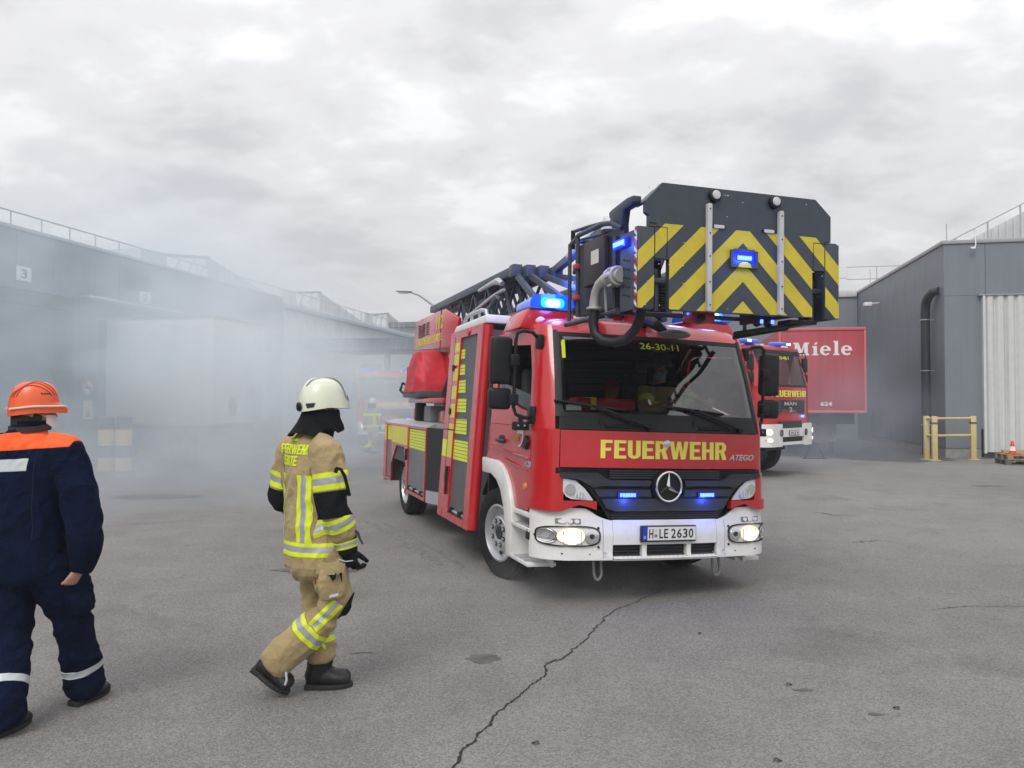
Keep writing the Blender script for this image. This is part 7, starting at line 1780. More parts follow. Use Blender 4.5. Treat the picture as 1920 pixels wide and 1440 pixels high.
# lengthwise tape over the side of the bent knee
kd = (ff_an_r-ff_kn_r).normalized(); kp = V3(kd.z,0,-kd.x)   # across the shin, forwards/up
for (a, b, m_) in ((-0.034,-0.012,M_REFY),(-0.012,0.014,M_REFS),(0.014,0.036,M_REFY)):
    q0 = ff_kn_r+kp*a; q1 = ff_kn_r+kp*b
    s0 = kp if kp.dot(kp) else UP
    piece(tme, 'reflective_band', [(q0,s0),(q1,-s0),(ff_kn_r-kd*0.05,kd),(ff_kn_r+kd*0.160,-kd),(V3(0,-0.11,0),V3(0,-1,0))], m_, 0.0035, near=tuple(ff_kn_r+kd*0.06+V3(0,-0.09,0)), parent=tr)
piece(tme, 'knee_patch', [(ff_kn_r+V3(0.062,0,0),V3(0.85,0,-0.5).normalized()),(ff_kn_r-kd*0.16,kd),(ff_kn_r+kd*0.22,-kd)], M_BLKCL, 0.004, near=tuple(ff_kn_r+V3(0.09,0,-0.03)), parent=tr)
MB().grid(lambda u,v: (0.055+0.155*u-0.012*v, -0.222-0.028*math.sin(math.pi*u)-0.004*v, 0.835-0.02*u-0.075*v*(1-0.25*u)), 10, 4, 0.005).build('pocket_flap', M_BEIGE, tr)
MB().plate([(0.125,0.755),(0.165,0.77),(0.16,0.735),(0.142,0.722)],[],0.006,lambda a,b,d:(a,-0.246-d,b)).build('pocket_tab', M_BLKCL, tr)
MB().plate([(0.178,0.765),(0.195,0.77),(0.195,0.71)],[],0.006,lambda a,b,d:(a,-0.238-d,b)).build('pocket_tab', M_BLKCL, tr)
MB().plate([(0.12,0.622),(0.175,0.636),(0.175,0.652),(0.12,0.638)],[],0.003,lambda a,b,d:(a,-0.240-d,b)).build('pocket_label', M_REFP, tr)
MB().plate([(0.035,0.70),(0.043,0.70),(0.043,0.74),(0.035,0.74)],[],0.004,lambda a,b,d:(a,-0.232-d,b)).build('side_tag', mat('tag_red',(0.18,0.02,0.02),0.6), tr)
b1 = boot('boot', (-0.375,-0.085,0.165), (-0.155,-0.085,0.012), (-0.245,-0.085,0.185), (-0.238,-0.085,0.225), ff, 0.074)
b2 = boot('boot', (-0.095,0.055,0.003), (0.195,0.095,0.004), (-0.01,0.07,0.12), (0.0,0.07,0.185), ff, 0.074)
MB().tube([V3(-0.145,-0.175,0.175),V3(-0.14,-0.178,0.13),V3(-0.15,-0.175,0.10)],0.007,6).build('zip_pull', M_REFP, tr)
# gloved right hand hanging, left hand ahead of the body
gd = V3(0.25,0.08,-0.96)
g1 = hand('glove', ff_wr_r+V3(0.012,0.0,-0.055), gd, -RT*0.4+F*0.9, F, ff, M_BLKCL, 0.75, 1.28, 0.005)
gc = MB(); loft(gc, [(ff_wr_r+V3(-0.004,0,0.045),0.072,0.066,F),(ff_wr_r+V3(0.01,0,-0.02),0.068,0.060,F),(ff_wr_r+V3(0.022,0.005,-0.085),0.058,0.050,F)], 20)
gcm = fuse(gc, 'glove_cuff', 0.006, 2, 0.003, (20,20,20), 4); gco = link('glove_cuff', gcm, M_BLKCL, g1)
gd_ = (V3(0.022,0.005,-0.085)-V3(-0.004,0,0.045)).normalized()
for (a, w, m_) in ((0.062,0.010,M_REFY),(0.073,0.020,M_REFS),(0.094,0.010,M_REFY)): limbband(gcm, ff_wr_r+V3(-0.004,0,0.045), ff_wr_r+V3(0.022,0.005,-0.085), a, w, m_, g1)
gl_ = MB(); gl_.grid(lambda u,v: (0.0,0.0,0.0), 1, 1) if False else None
cpt = ff_wr_r+V3(0.012,-0.066,0.018)
MB().plate([(0.036*math.cos(a),0.018*math.sin(a)) for a in [2*math.pi*k/18 for k in range(18)]],[],0.004,lambda a,b,d:(cpt.x+a*0.95,cpt.y-d+abs(a)*0.25,cpt.z+b+a*0.25)).build('cuff_badge', M_REFP, g1)
MB().tube([ff_wr_r+V3(0.06,-0.045,-0.13),ff_wr_r+V3(0.02,-0.062,-0.132),ff_wr_r+V3(-0.02,-0.058,-0.12)],0.003,5).build('knuckle_piping', M_REFP, g1)
MB().tube([ff_wr_r+V3(0.06,-0.03,0.05),ff_wr_r+V3(0.085,-0.03,0.03),ff_wr_r+V3(0.10,-0.03,-0.01),ff_wr_r+V3(0.115,-0.03,-0.035)],[0.006,0.009,0.006,0.007],6).build('karabiner', M_CHASSIS, g1)
g2 = hand('glove', ff_wr_l+V3(0.02,0.03,-0.01), V3(0.7,0.6,-0.3), V3(0.5,-0.6,0.2), UP, ff, M_BLKCL, 0.8, 1.2, 0.006)
# head, mask edge, neck guard and helmet
HC = V3(0.018,0.012,1.715); HF = V3(math.sin(R(56)), math.cos(R(56)), 0); HR = V3(HF.y,-HF.x,0)
hd_, HL, HMx = head('head', HC+V3(0,0,-0.005), HF, ff)
mk = MB(); mk.grid(lambda u,v: HL((u-0.5)*0.13, 0.100-0.9*(u-0.5)**2*0.35-0.01*v, -0.02-0.085*v), 12, 6, 0.003); mk.build('face_mask', M_MASKW, ff)
def helm(c, f, prof, n=48, m=14):
    pass
hm_ = MB()
def helP(u, v, off=0.0):
    """u round the head (0 = front), v from rim (0) to crown (1)"""
    a = 2*math.pi*u; ca, sa = math.cos(a), math.sin(a)
    rf = (0.150 if ca > 0 else 0.138)+off; rs = 0.122+off
    t = v*math.pi/2
    rimz = -0.004-0.026*max(0,-ca)**1.2-0.006*max(0,ca)
    rad = max(0.0, math.cos(t))**0.60 if v < 1 else 0
    flare = 1+0.04*max(0,1-v*2.5)**2*(0.3 if ca < 0 else 2.2*ca)
    H = 0.176+off
    return HC + HF*(rf*ca*rad*flare-0.004) + HR*(rs*sa*rad*flare) + UP*(0.012+rimz*(1-v)+H*math.sin(t)**1.05)
hm_.grid(lambda u,v: helP(u,v), 56, 16); hel = hm_.build('helmet', M_HELW, ff, smooth=70)
lo_ = MB(); 
def topv(u):
    ca = math.cos(2*math.pi*u); return 0.50-0.42*max(0,ca)**1.4+0.05*max(0,-ca)
lo_.grid(lambda u,v: helP(u, 0.0+topv(u)*v, 0.010), 64, 10, -0.009); lo_.build('lower_shell', M_HELW, hel, smooth=70)
rdg = MB(); rdg.grid(lambda u,v: helP(0.5,0.42+0.57*u,0.007)+HR*(v-0.5)*0.045, 14, 3); rdg.build('crown_ridge', M_HELW, hel)
rd2 = MB(); rd2.grid(lambda u,v: helP(0.0,0.99-0.79*u,0.007)+HR*(v-0.5)*0.045, 14, 3); rd2.build('crown_ridge', M_HELW, hel)
def heldecal(nm, pts, m, off, th): return MB().plate(pts,[],th,lambda u,v,d: helP(u,v,off+d)).build(nm, m, hel)
for s in (-1,1):
    heldecal('helmet_vent', [(0.5+s*0.085,0.155),(0.5+s*0.155,0.145),(0.5+s*0.145,0.065),(0.5+s*0.100,0.06)], M_BLACK, 0.0115, 0.003)
    heldecal('helmet_clip', [(s*0.055 % 1 if s>0 else 0.945,0.30),((s*0.09) % 1 if s>0 else 0.91,0.18),((s*0.05) % 1 if s>0 else 0.95,0.16)], M_BLACK, 0.0115, 0.003)
kn = MB(); kc = helP(0.47,0.105,0.012); kn.lathe([(0.026,0),(0.024,0.016),(0.0,0.018)],20,Matrix.Translation(kc) @ (-HF).to_track_quat('Z','Y').to_matrix().to_4x4()); kn.build('fit_knob', M_BLACK, hel)
heldecal('red_tab', [(0.487,0.20),(0.513,0.20),(0.513,0.175),(0.487,0.175)], M_HAZR, 0.0115, 0.003)
ng = MB()
def ngP(u, v):
    a = 2*math.pi*(0.09+0.82*u); ca, sa = math.cos(a), math.sin(a)
    fl = 0.024*v**1.3 + (0.058*max(0,-ca)**3*v**1.6) + 0.012*math.sin(7*a+5*v)*v
    r1, r2 = 0.116+fl, 0.104+fl*0.85
    return HC + HF*(r1*ca-0.01) + HR*(r2*sa) + UP*(-0.005-0.128*v-0.022*max(0,-ca)*v+0.012*math.sin(5*a)*v)
ng.grid(ngP, 60, 14, 0.004); ng.build('neck_guard', M_BLKCL, ff, smooth=70)
co_ = MB(); co_.grid(lambda u,v: V3(-0.02,0.0,1.54)+RT*(0.090*math.sin(2*math.pi*u)*(1+0.04*v))+F*(0.100*math.cos(2*math.pi*u)*(1+0.05*v)+0.012*v)+UP*(0.055*v+0.012*v*math.cos(2*math.pi*u)), 36, 5, 0.006); co_.build('jacket_collar', M_BLKCL, jk, smooth=70)

# ---------------------------------------------------------------- man in navy work clothes and orange helmet
MX, MY = -2.70, 4.50
MH = R(14); MF = V3(math.sin(MH), math.cos(MH), 0); MR = V3(math.cos(MH), -math.sin(MH), 0)
m_shr, m_elr, m_wrr = V3(0.215,-0.03,1.465), V3(0.358,-0.08,1.02), V3(0.315,-0.06,0.835)
m_shl, m_ell, m_wrl = V3(-0.265,0.06,1.465), V3(-0.40,0.05,1.05), V3(-0.34,0.16,0.86)
m_hr, m_kr, m_ar = V3(0.10,-0.02,0.86), V3(0.175,0.13,0.50), V3(0.185,0.24,0.13)
m_hl, m_kl, m_al = V3(-0.12,0.0,0.86), V3(-0.085,-0.02,0.48), V3(0.005,-0.23,0.14)
mn = link('person', body_mesh('worker_body', [
    [(V3(-0.01,0,0.9),0.14),(V3(-0.025,0,1.2),0.15),(V3(-0.03,0,1.44),0.12),(V3(-0.02,0.0,1.58),0.06),(V3(-0.005,0.02,1.68),0.07)],
    [(V3(-0.03,0,1.45),0.09),(m_shr,0.06),(m_elr,0.05),(m_wrr,0.035)], [(V3(-0.03,0,1.45),0.09),(m_shl,0.06),(m_ell,0.05),(m_wrl,0.035)],
    [(m_hr,0.10),(m_kr,0.065),(m_ar,0.045)], [(m_hl,0.10),(m_kl,0.065),(m_al,0.045)]]), M_SKIN, None, loc=(MX,MY,0))
tag(mn, 'man in navy work suit with orange yoke and orange helmet at the left edge', 'person')
jm = MB()
loft(jm, [(V3(-0.015,0,0.80),0.222,0.170,MR),(V3(-0.02,0,0.92),0.232,0.175,MR),(V3(-0.025,0,1.08),0.236,0.168,MR),(V3(-0.03,0,1.28),0.236,0.155,MR),(V3(-0.03,0,1.42),0.225,0.138,MR),(V3(-0.025,0,1.50),0.185,0.120,MR),(V3(-0.025,0,1.56),0.125,0.105,MR),(V3(-0.02,0,1.60),0.090,0.092,MR)], 28)
loft(jm, [(m_shr+V3(-0.08,0.02,0.015),0.105,0.095,MR),(m_shr,0.100,0.094,MR),(m_shr.lerp(m_elr,0.5)+V3(0.012,0,0),0.098,0.094,MF),(m_elr+V3(-0.005,0,0.02),0.098,0.092,MF),(m_elr.lerp(m_wrr,0.5)+V3(0.005,0,0),0.082,0.078,MF),(m_wrr+V3(0.005,0,0.0),0.062,0.060,MF)], 22)
loft(jm, [(m_shl+V3(0.08,0.0,0.015),0.105,0.095,MR),(m_shl,0.108,0.100,MR),(m_shl.lerp(m_ell,0.5),0.108,0.102,MF),(m_ell,0.102,0.096,MF),(m_wrl,0.078,0.074,MF)], 22)
wme = fuse(jm, 'work_jacket', 0.0075, 3, 0.020, (5.5,5.5,4.0), 5.0)
wj = link('work_jacket', wme, M_NAVY, mn)
piece(wme, 'orange_yoke', [(V3(0,0,1.500),V3(-0.06,0,1).normalized()),(V3(0.245,0,1.45),V3(-1,0,0.35).normalized()),(V3(-0.32,0,1.45),V3(1,0,0.35).normalized()),(V3(0,0,1.592),V3(0.1,0,-1).normalized())], M_ORCL, 0.0035, near=(-0.02,0,1.53), parent=wj)
for (z0,z1,m_) in ((1.385,1.445,M_REFP),):
    piece(wme, 'reflective_band', [(V3(-0.02,0,z0),V3(-0.05,0,1).normalized()),(V3(-0.02,0,z1),V3(0.05,0,-1).normalized()),(V3(0.105,0,1.4),-MR),(V3(-0.02,0,0)-MF*0.05,-MF)], m_, 0.004, near=(-0.1,-0.14,1.41), parent=wj)
MB().grid(lambda u,v: V3(-0.015,0.01,1.595)+MR*(0.098*math.sin(2*math.pi*u))+MF*(0.098*math.cos(2*math.pi*u))+UP*(0.035*v+0.012*math.cos(2*math.pi*u)), 36, 3, 0.008).build('knit_collar', mat('brown_knit',(0.045,0.028,0.025),0.9,bump=0.5,bscale=300), wj, smooth=70)
MB().grid(lambda u,v: V3(-0.008,0.015,1.63)+MR*(0.078*math.sin(2*math.pi*u))+MF*(0.080*math.cos(2*math.pi*u))+UP*(0.022*v), 30, 4, 0.006).build('neck_scarf', M_NAVY, wj, smooth=70)
for x_ in (0.150,):
    wb = BVHTree.FromPolygons([v.co for v in wme.vertices], [p.vertices[:] for p in wme.polygons])
    MB().tube([oncloth(wb, V3(-0.02,0,z)+MR*(x_+0.02*(1.45-z)), -MF, 0.14)-MF*0.001 for z in [1.02+0.055*k for k in range(9)]],0.0025,4).build('back_pleat', mat('navy_seam',(0.006,0.009,0.02),0.9), wj)
tm = MB()
loft(tm, [(V3(-0.01,0,0.98),0.205,0.150,MR),(V3(-0.01,0,0.88),0.225,0.165,MR),(V3(-0.01,0,0.80),0.215,0.155,MR)], 24)
loft(tm, [(m_hr,0.130,0.135,MR),(m_hr.lerp(m_kr,0.5)+V3(0.01,0,0),0.122,0.122,MR),(m_kr,0.105,0.108,MR),(m_kr.lerp(m_ar,0.5),0.104,0.105,MR),(m_ar+V3(0,0,0.02),0.108,0.108,MR),(m_ar+V3(0,0,-0.055),0.104,0.108,MR)], 24)
loft(tm, [(m_hl,0.130,0.135,MR),(m_hl.lerp(m_kl,0.5),0.122,0.122,MR),(m_kl,0.108,0.108,MR),(m_kl.lerp(m_al,0.5),0.106,0.106,MR),(m_al+V3(0,0,0.02),0.108,0.108,MR),(m_al+V3(0,0,-0.06),0.104,0.108,MR)], 24)
loft(tm, [(V3(0.235,0.02,0.76),0.055,0.085,MR),(V3(0.268,0.05,0.66),0.062,0.09,MR),(V3(0.268,0.08,0.585),0.055,0.085,MR)], 14)
tme = fuse(tm, 'work_trousers', 0.008, 3, 0.022, (5,5,6), 12.0)
wt = link('work_trousers', tme, M_NAVY, mn)
limbband(tme, m_kr, m_ar, 0.275, 0.040, M_REFP, wt); limbband(tme, m_kl, m_al, 0.265, 0.042, M_REFP, wt)
boot('boot', (0.165,0.145,0.002), (0.235,0.42,0.003), (0.205,0.24,0.08), (0.205,0.24,0.13), mn, 0.055)
boot('boot', (-0.02,-0.33,0.002), (0.04,-0.04,0.003), (0.0,-0.24,0.08), (0.003,-0.235,0.13), mn, 0.055)
hand('hand', m_wrr+V3(-0.012,0.0,-0.012), V3(-0.55,0.15,-0.72), V3(-0.6,0.4,0.4), MF, mn, M_SKIN, 0.5, 1.0)
hand('hand', m_wrl+V3(0.0,0.0,-0.02), V3(0.1,0.3,-0.9), V3(0.8,0.2,0.0), MF, mn, M_SKIN, 0.4, 1.0, 0.006)
HC = V3(-0.002,0.03,1.705); HF = V3(math.sin(R(62)), math.cos(R(62)), 0); HR = V3(HF.y,-HF.x,0)
h2, HL, HMx = head('head', HC, HF, mn)
hr_ = MB(); 
def hairP(u, v):
    a = 2*math.pi*(0.16+0.68*u); ca, sa = math.cos(a), math.sin(a)
    return HL(0.083*sa, -0.014+0.102*ca, 0.05-0.150*v*(0.72+0.28*max(0,-ca))) 
hr_.grid(hairP, 30, 8, 0.01); hr_.build('hair', M_HAIR, mn, smooth=70)
for s in (-1, 1):
    mk = MB(); mk.grid(lambda u,v: HL(s*(0.062-0.052*u**2), 0.060+0.046*u, -0.020-0.085*v*(0.55+0.45*u)), 8, 6, 0.003); mk.build('face_mask', M_MASKW, mn)
    MB().tube([HL(s*0.062,0.062,-0.03),HL(s*0.076,0.02,-0.012),HL(s*0.086,-0.012,0.015)],0.0028,4).build('mask_loop', M_MASKW, mn)
hm_ = MB()
def helP(u, v, off=0.0):
    a = 2*math.pi*u; ca, sa = math.cos(a), math.sin(a); t = v*math.pi/2
    rf = (0.126 if ca > 0 else 0.130)+off; rs = 0.109+off; rad = max(0.0,math.cos(t))**0.52 if v < 1 else 0
    brim = (0.036*max(0,ca)**2.0+0.002)*max(0,1-v*9)
    return HC + HF*(rf*ca*rad+brim*ca) + HR*(rs*sa*rad+0.003*sa*max(0,1-v*9)) + UP*(0.018+(0.150+off)*math.sin(t)**0.95-0.018*max(0,-ca)*(1-v))
hm_.grid(lambda u,v: helP(u,v), 56, 18); hel = hm_.build('helmet', M_HELO, mn, smooth=70)
MB().grid(lambda u,v: helP(u,-0.0,0.0)+UP*(-0.028*v)-(HF*math.cos(2*math.pi*u)*0.0), 56, 2, 0.004).build('helmet_rim', M_HELO, hel, smooth=70)
for k, z in enumerate((0.24,0.36,0.48)):
    pts = [helP(0.5+(u-0.5)*1.0, 0.0, 0) for u in ()]
    rr_ = [helP(uu, vv, 0.001) for uu, vv in [(0.06+0.03*k+0.012*j, 0.30+0.60*abs(math.sin(math.pi*j/26))**0.8*(1-0.22*k)) for j in range(27)]]
    MB().tube(rr_, 0.0028, 5).build('shell_groove', mat('helmet_groove',(0.42,0.055,0.015),0.5), hel)
    rr_ = [helP(1-uu, vv, 0.001) for uu, vv in [(0.06+0.03*k+0.012*j, 0.30+0.60*abs(math.sin(math.pi*j/26))**0.8*(1-0.22*k)) for j in range(27)]]
    MB().tube(rr_, 0.0028, 5).build('shell_groove', mat('helmet_groove',(0.42,0.055,0.015),0.5), hel)
M_TRIM = mat('helmet_pale_trim',(0.68,0.60,0.50),0.5)
MB().tube([helP(0.03+0.38*k/22, 0.035, 0.006) for k in range(23)],0.006,6).build('pale_trim', M_TRIM, hel)
MB().tube([helP(0.47+0.06*k/8, 0.055, 0.006) for k in range(9)],0.006,6).build('pale_trim', M_TRIM, hel)
for k in range(4): heldecal('vent_hole', [(0.13+0.02*k,0.36),(0.143+0.02*k,0.365),(0.143+0.02*k,0.335),(0.13+0.02*k,0.33)], M_BLACK, 0.001, 0.002)
MB().tube([HL(0.09*math.sin(R(a)),-0.012+0.108*math.cos(R(a)),-0.012-0.014*math.cos(R(a))) for a in range(95,266,10)],0.013,6).build('head_band', mat('band_grey',(0.28,0.27,0.24),0.6), hel)

# ---------------------------------------------------------------- far firefighter
def far_ff():
    t = [V3(-0.02,0,0.9),V3(0.0,0,1.2),V3(0.01,0,1.42),V3(0.01,0,1.6)]
    hr, kr, ar = V3(0.05,-0.08,0.88), V3(0.10,-0.06,0.48), V3(-0.22,-0.05,0.16); hl, kl, al = V3(-0.03,0.08,0.88), V3(-0.05,0.1,0.5), V3(-0.06,0.1,0.1)
    p = link('person', body_mesh('far_firefighter_body', [[(t[0],0.12),(t[1],0.13),(t[2],0.12),(t[3],0.06),(V3(0.01,0,1.68),0.08)],[(hr,0.09),(kr,0.06),(ar,0.045)],[(hl,0.09),(kl,0.06),(al,0.045)],[(V3(0.2,-0.05,1.42),0.05),(V3(0.28,-0.1,1.15),0.045),(V3(0.26,-0.0,0.95),0.035)],[(V3(-0.18,0.05,1.42),0.05),(V3(-0.24,0,1.15),0.045),(V3(-0.26,0.1,0.92),0.035)]], 0.016), M_SKIN, None, loc=(-4.72,27.0,0))
    tag(p, 'distant firefighter in pale gear and white helmet walking through the smoke', 'person')
    j = MB(); loft(j, [(V3(0,0,0.78),0.19,0.15,V3(1,0,0)),(V3(0,0,1.1),0.20,0.15,V3(1,0,0)),(V3(0.01,0,1.40),0.21,0.14,V3(1,0,0)),(V3(0.01,0,1.55),0.09,0.09,V3(1,0,0))])
    for s, e, w in ((V3(0.2,-0.05,1.42),V3(0.28,-0.1,1.15),V3(0.26,0,0.95)),(V3(-0.18,0.05,1.42),V3(-0.24,0,1.15),V3(-0.26,0.1,0.92))): loft(j, [(s,0.09,0.09,F),(e,0.085,0.08,F),(w,0.07,0.07,F)])
    jm_ = fuse(j, 'jacket', 0.014, 2, 0.01); jk_ = link('jacket', jm_, M_BEIGE, p)
    for z0 in (0.88, 1.28): piece(jm_, 'reflective_band', [(V3(0,0,z0),UP),(V3(0,0,z0+0.08),-UP)], M_REFY, 0.004, near=(0,0,z0+0.04), parent=jk_)
    piece(jm_, 'reflective_band', [(V3(0.06,0,0.96),UP),(V3(0,0,1.27),-UP),(V3(0.06,0,0),V3(1,0,0)),(V3(0.14,0,0),V3(-1,0,0)),(V3(0,-0.05,0),V3(0,-1,0))], M_REFY, 0.004, near=(0.1,-0.14,1.1), parent=jk_)
    q = MB(); loft(q, [(V3(0,0,0.95),0.17,0.14,V3(1,0,0)),(V3(0,0,0.82),0.17,0.14,V3(1,0,0))])
    for a, b, c in ((hr,kr,ar),(hl,kl,al)): loft(q, [(a,0.11,0.11,F),(b,0.09,0.09,F),(c,0.09,0.09,F)])
    qm = fuse(q, 'trousers', 0.014, 2, 0.01); qo = link('trousers', qm, M_BEIGE, p); limbband(qm, kr, ar, 0.18, 0.08, M_REFY, qo); limbband(qm, kl, al, 0.2, 0.08, M_REFY, qo)
    boot('boot', (-0.33,-0.05,0.12), (-0.13,-0.05,0.01), (-0.24,-0.05,0.15), (-0.22,-0.05,0.22), p); boot('boot', (-0.13,0.1,0.0), (0.15,0.12,0.0), (-0.06,0.1,0.1), (-0.06,0.1,0.2), p)
    for w in (V3(0.26,0,0.95),V3(-0.26,0.1,0.92)): hand('glove', w, V3(0,0.1,-1), V3(0,1,0), V3(1,0,0), p, M_BLKCL, 0.7, 1.2, 0.01)
    global HC, HF, HR
    HC = V3(0.01,0,1.70); HF = V3(0.5,0.86,0); HR = V3(HF.y,-HF.x,0)
    head('head', HC, HF, p)
    h = MB(); h.grid(lambda u,v: HC+HF*((0.16 if math.cos(2*math.pi*u)>0 else 0.145)*math.cos(2*math.pi*u)*math.cos(v*math.pi/2)**0.7)+HR*(0.125*math.sin(2*math.pi*u)*math.cos(v*math.pi/2)**0.7)+UP*(0.18*math.sin(v*math.pi/2)), 28, 10); h.build('helmet', M_HELW, p, smooth=70)
    n_ = MB(); n_.grid(lambda u,v: HC+HF*(-0.02+(0.12+0.03*v)*math.cos(2*math.pi*(0.1+0.8*u)))+HR*((0.11+0.03*v)*math.sin(2*math.pi*(0.1+0.8*u)))-UP*0.16*v, 24, 6, 0.004); n_.build('neck_guard', M_BLKCL, p)
far_ff()

# ---------------------------------------------------------------- driver behind the windscreen
dv = link('person', body_mesh('driver_body', [[(V3(1.70,1.18,1.46),0.12),(V3(1.68,1.12,1.70),0.12),(V3(1.64,1.06,1.90),0.10),(V3(1.60,1.02,2.02),0.06)],
    [(V3(1.64,1.06,1.88),0.08),(V3(1.42,1.02,1.86),0.055),(V3(1.42,0.85,1.66),0.045),(V3(1.55,0.64,1.73),0.035)],[(V3(1.64,1.06,1.88),0.08),(V3(1.88,1.06,1.86),0.055),(V3(2.02,0.86,1.70),0.045),(V3(1.94,0.64,1.76),0.035)],
    [(V3(1.62,1.15,1.42),0.09),(V3(1.60,0.75,1.42),0.07),(V3(1.60,0.6,1.0),0.05)],[(V3(1.80,1.15,1.42),0.09),(V3(1.84,0.75,1.42),0.07),(V3(1.84,0.6,1.0),0.05)]], 0.014), M_SKIN)
dv.matrix_world = TM @ Matrix.Translation((0,-0.15,0))
tag(dv, 'masked driver in sand coloured gear and dark helmet seated behind the windscreen', 'person')
XA = V3(1,0,0)
j = MB(); loft(j, [(V3(1.70,1.17,1.42),0.19,0.15,XA),(V3(1.68,1.12,1.68),0.20,0.15,XA),(V3(1.65,1.07,1.86),0.20,0.13,XA),(V3(1.62,1.04,1.96),0.10,0.09,XA)])
loft(j, [(V3(1.46,1.04,1.87),0.09,0.09,UP),(V3(1.40,0.88,1.68),0.08,0.08,UP),(V3(1.52,0.70,1.72),0.065,0.065,UP)]); loft(j, [(V3(1.86,1.06,1.87),0.09,0.09,UP),(V3(2.03,0.90,1.72),0.085,0.08,UP),(V3(1.96,0.70,1.755),0.065,0.065,UP)])
djm = fuse(j, 'jacket', 0.011, 2, 0.012, (7,7,7), 1); djk = link('jacket', djm, M_BEIGE, dv)
limbband(djm, V3(1.86,1.06,1.87), V3(2.03,0.90,1.72), 0.10, 0.07, M_REFY, djk); limbband(djm, V3(1.46,1.04,1.87), V3(1.40,0.88,1.68), 0.09, 0.07, M_REFY, djk)
piece(djm, 'collar_band', [(V3(1.6,0,1.93),UP)], M_BLKCL, 0.004, near=(1.62,1.04,1.97), parent=djk)
hand('hand', V3(1.53,0.67,1.725), V3(0.1,-0.8,0.5), V3(0.3,0.3,-0.8), XA, dv, M_SKIN, 1.0, 1.0, 0.006); hand('hand', V3(1.955,0.67,1.76), V3(-0.1,-0.8,0.5), V3(-0.3,0.3,-0.8), -XA, dv, M_SKIN, 1.0, 1.0, 0.006)
HC = V3(1.575,0.985,2.10); HF = V3(-0.12,-0.98,-0.1).normalized(); HR = V3(HF.y,-HF.x,0).normalized()
hh, HL, HMx = head('head', HC, HF, dv)
mk = MB(); mk.grid(lambda u,v: HL((u-0.5)*0.125, 0.108-0.20*abs(u-0.5)**1.5*0.9-0.012*v, -0.022-0.075*v), 14, 6, 0.003); mk.build('face_mask', mat('blue_grey_mask',(0.42,0.50,0.53),0.8), dv)
h = MB(); h.grid(lambda u,v: HC+HF*((0.155 if math.cos(2*math.pi*u)>0 else 0.145)*math.cos(2*math.pi*u)*math.cos(v*math.pi/2)**0.7)+HR*(0.122*math.sin(2*math.pi*u)*math.cos(v*math.pi/2)**0.7)+UP*(0.035+0.155*math.sin(v*math.pi/2)), 32, 10); h.build('helmet', mat('dark_helmet',(0.05,0.055,0.05),0.4), dv, smooth=70)
n_ = MB(); n_.grid(lambda u,v: HC+HF*(-0.02+(0.115+0.02*v)*math.cos(2*math.pi*(0.13+0.74*u)))+HR*((0.105+0.03*v)*math.sin(2*math.pi*(0.13+0.74*u)))+UP*(0.03-0.20*v), 24, 6, 0.004); n_.build('neck_guard', M_BLKCL, dv)
# ================================================================ smoke and thin haze
def vol_mat(name, density, col, hs, noise_scale, lo, hi, inner, zbias=0.0, aniso=0.0):
    m = bpy.data.materials.new(name); m.use_nodes = True; t = m.node_tree; L = t.links.new
    for n in list(t.nodes): t.nodes.remove(n)
    o = t.nodes.new('ShaderNodeOutputMaterial'); v = t.nodes.new('ShaderNodeVolumePrincipled')
    v.inputs['Color'].default_value = (*col, 1); v.inputs['Anisotropy'].default_value = aniso
    L(v.outputs[0], o.inputs['Volume'])
    tcn = t.nodes.new('ShaderNodeTexCoord')
    sc = t.nodes.new('ShaderNodeVectorMath'); sc.operation = 'DIVIDE'; sc.inputs[1].default_value = hs; L(tcn.outputs['Object'], sc.inputs[0])
    ln = t.nodes.new('ShaderNodeVectorMath'); ln.operation = 'LENGTH'; L(sc.outputs[0], ln.inputs[0])
    nz = t.nodes.new('ShaderNodeTexNoise'); nz.inputs['Scale'].default_value = noise_scale; nz.inputs['Detail'].default_value = 4.0
    nz.inputs['Roughness'].default_value = 0.5; nz.inputs['Distortion'].default_value = 1.0
    mpn = t.nodes.new('ShaderNodeMapping'); mpn.inputs['Scale'].default_value = (1, 1, 1.7); L(tcn.outputs['Object'], mpn.inputs[0]); L(mpn.outputs[0], nz.inputs['Vector'])
    ad = t.nodes.new('ShaderNodeMath'); ad.operation = 'MULTIPLY_ADD'; ad.inputs[1].default_value = -0.35; L(nz.outputs['Fac'], ad.inputs[0]); L(ln.outputs['Value'], ad.inputs[2])
    fo = t.nodes.new('ShaderNodeMapRange'); fo.interpolation_type = 'SMOOTHSTEP'
    fo.inputs['From Min'].default_value = 0.80; fo.inputs['From Max'].default_value = inner; fo.inputs['To Min'].default_value = 0; fo.inputs['To Max'].default_value = 1; L(ad.outputs[0], fo.inputs['Value'])
    nr = t.nodes.new('ShaderNodeMapRange'); nr.inputs['From Min'].default_value = 0.34; nr.inputs['From Max'].default_value = 0.66
    nr.inputs['To Min'].default_value = lo*density; nr.inputs['To Max'].default_value = hi*density; L(nz.outputs['Fac'], nr.inputs['Value'])
    mu = t.nodes.new('ShaderNodeMath'); mu.operation = 'MULTIPLY'; L(fo.outputs[0], mu.inputs[0]); L(nr.outputs[0], mu.inputs[1])
    L(mu.outputs[0], v.inputs['Density'])
    return m
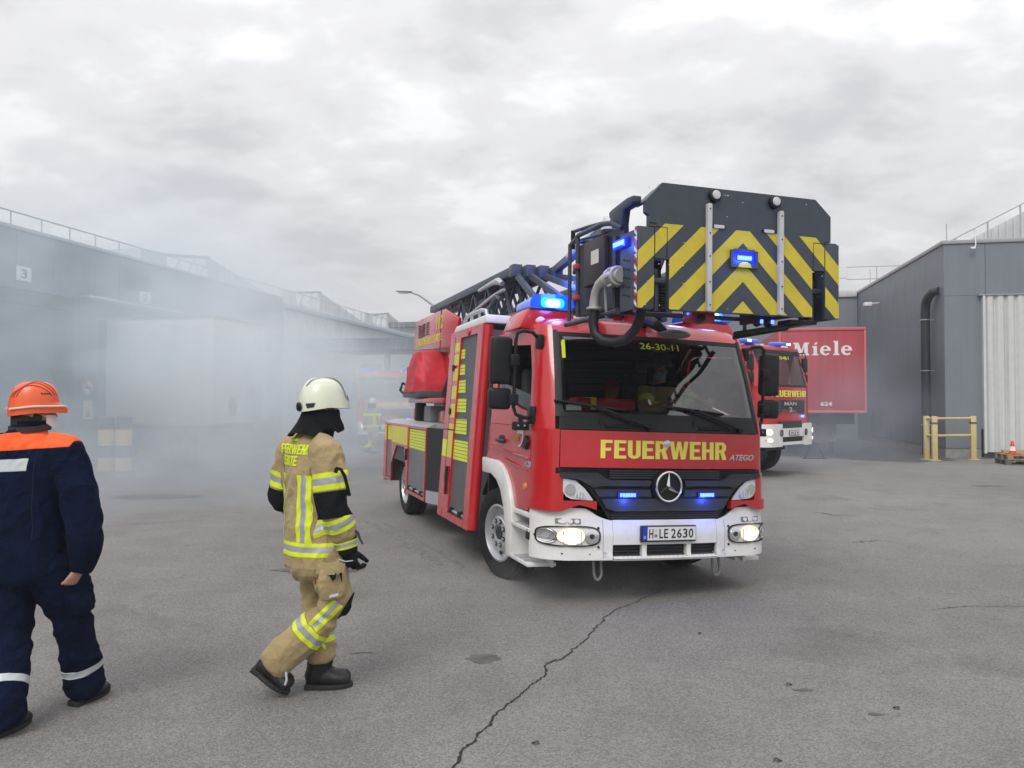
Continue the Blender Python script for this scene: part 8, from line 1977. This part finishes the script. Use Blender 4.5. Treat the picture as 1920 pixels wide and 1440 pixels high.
def smoke(c, hs, density, col=(0.78,0.865,0.94), ns=0.24, lo=0.15, hi=1.75, inner=0.10):
    # an ellipsoid shell round the cloud keeps empty air out of the ray march
    mb = MB(); ball(mb, (0,0,0), hs[0], hs[1], hs[2], None, 24, 14)
    o = mb.build('smoke', vol_mat('smoke_air', density, col, hs, ns, lo, hi, inner), None)
    o.location = c; tag(o, kind='stuff'); return o
smoke((-9.6, 18.0, 1.8), (8.8, 9.5, 6.6), 0.120, col=(0.80,0.885,0.955), ns=0.36, lo=0.0, hi=2.1)
smoke((-6.6, 20.2, 1.7), (4.3, 5.5, 3.6), 0.185, col=(0.955,0.96,0.965), ns=0.42, lo=0.1, hi=1.9)
smoke((-9.0, 24.0, 4.6), (4.8, 6.0, 3.4), 0.15, col=(0.86,0.90,0.94), ns=0.42, lo=0.0, hi=2.0)
smoke((-7.5, 13.5, 0.2), (6.5, 5.5, 1.5), 0.085, col=(0.84,0.89,0.94), ns=0.40, lo=0.1, hi=1.6)
smoke((-4.5, 25.5, 1.0), (7.0, 8.0, 4.4), 0.090, col=(0.80,0.88,0.95), ns=0.36, lo=0.05, hi=1.9)
smoke((8.2, 24.0, 0.8), (4.8, 6.5, 3.6), 0.070, col=(0.70,0.78,0.90), ns=0.33, lo=0.1, hi=1.7)
smoke((0.55, 7.3, 0.1), (1.1, 0.9, 0.42), 0.20, col=(0.86,0.88,0.90), ns=1.6, lo=0.0, hi=1.6)
hzb = MB().box(-402,402,-202,602,-1.0,14.2)
hm = bpy.data.materials.new('thin_haze'); hm.use_nodes = True
for n in list(hm.node_tree.nodes): hm.node_tree.nodes.remove(n)
_o = hm.node_tree.nodes.new('ShaderNodeOutputMaterial'); _v = hm.node_tree.nodes.new('ShaderNodeVolumePrincipled')
_v.inputs['Density'].default_value = 0.0016; _v.inputs['Color'].default_value = (0.86,0.89,0.94,1)
hm.node_tree.links.new(_v.outputs[0], _o.inputs['Volume'])
hz_ = hzb.build('haze', hm, None, smooth=0); tag(hz_, kind='stuff')
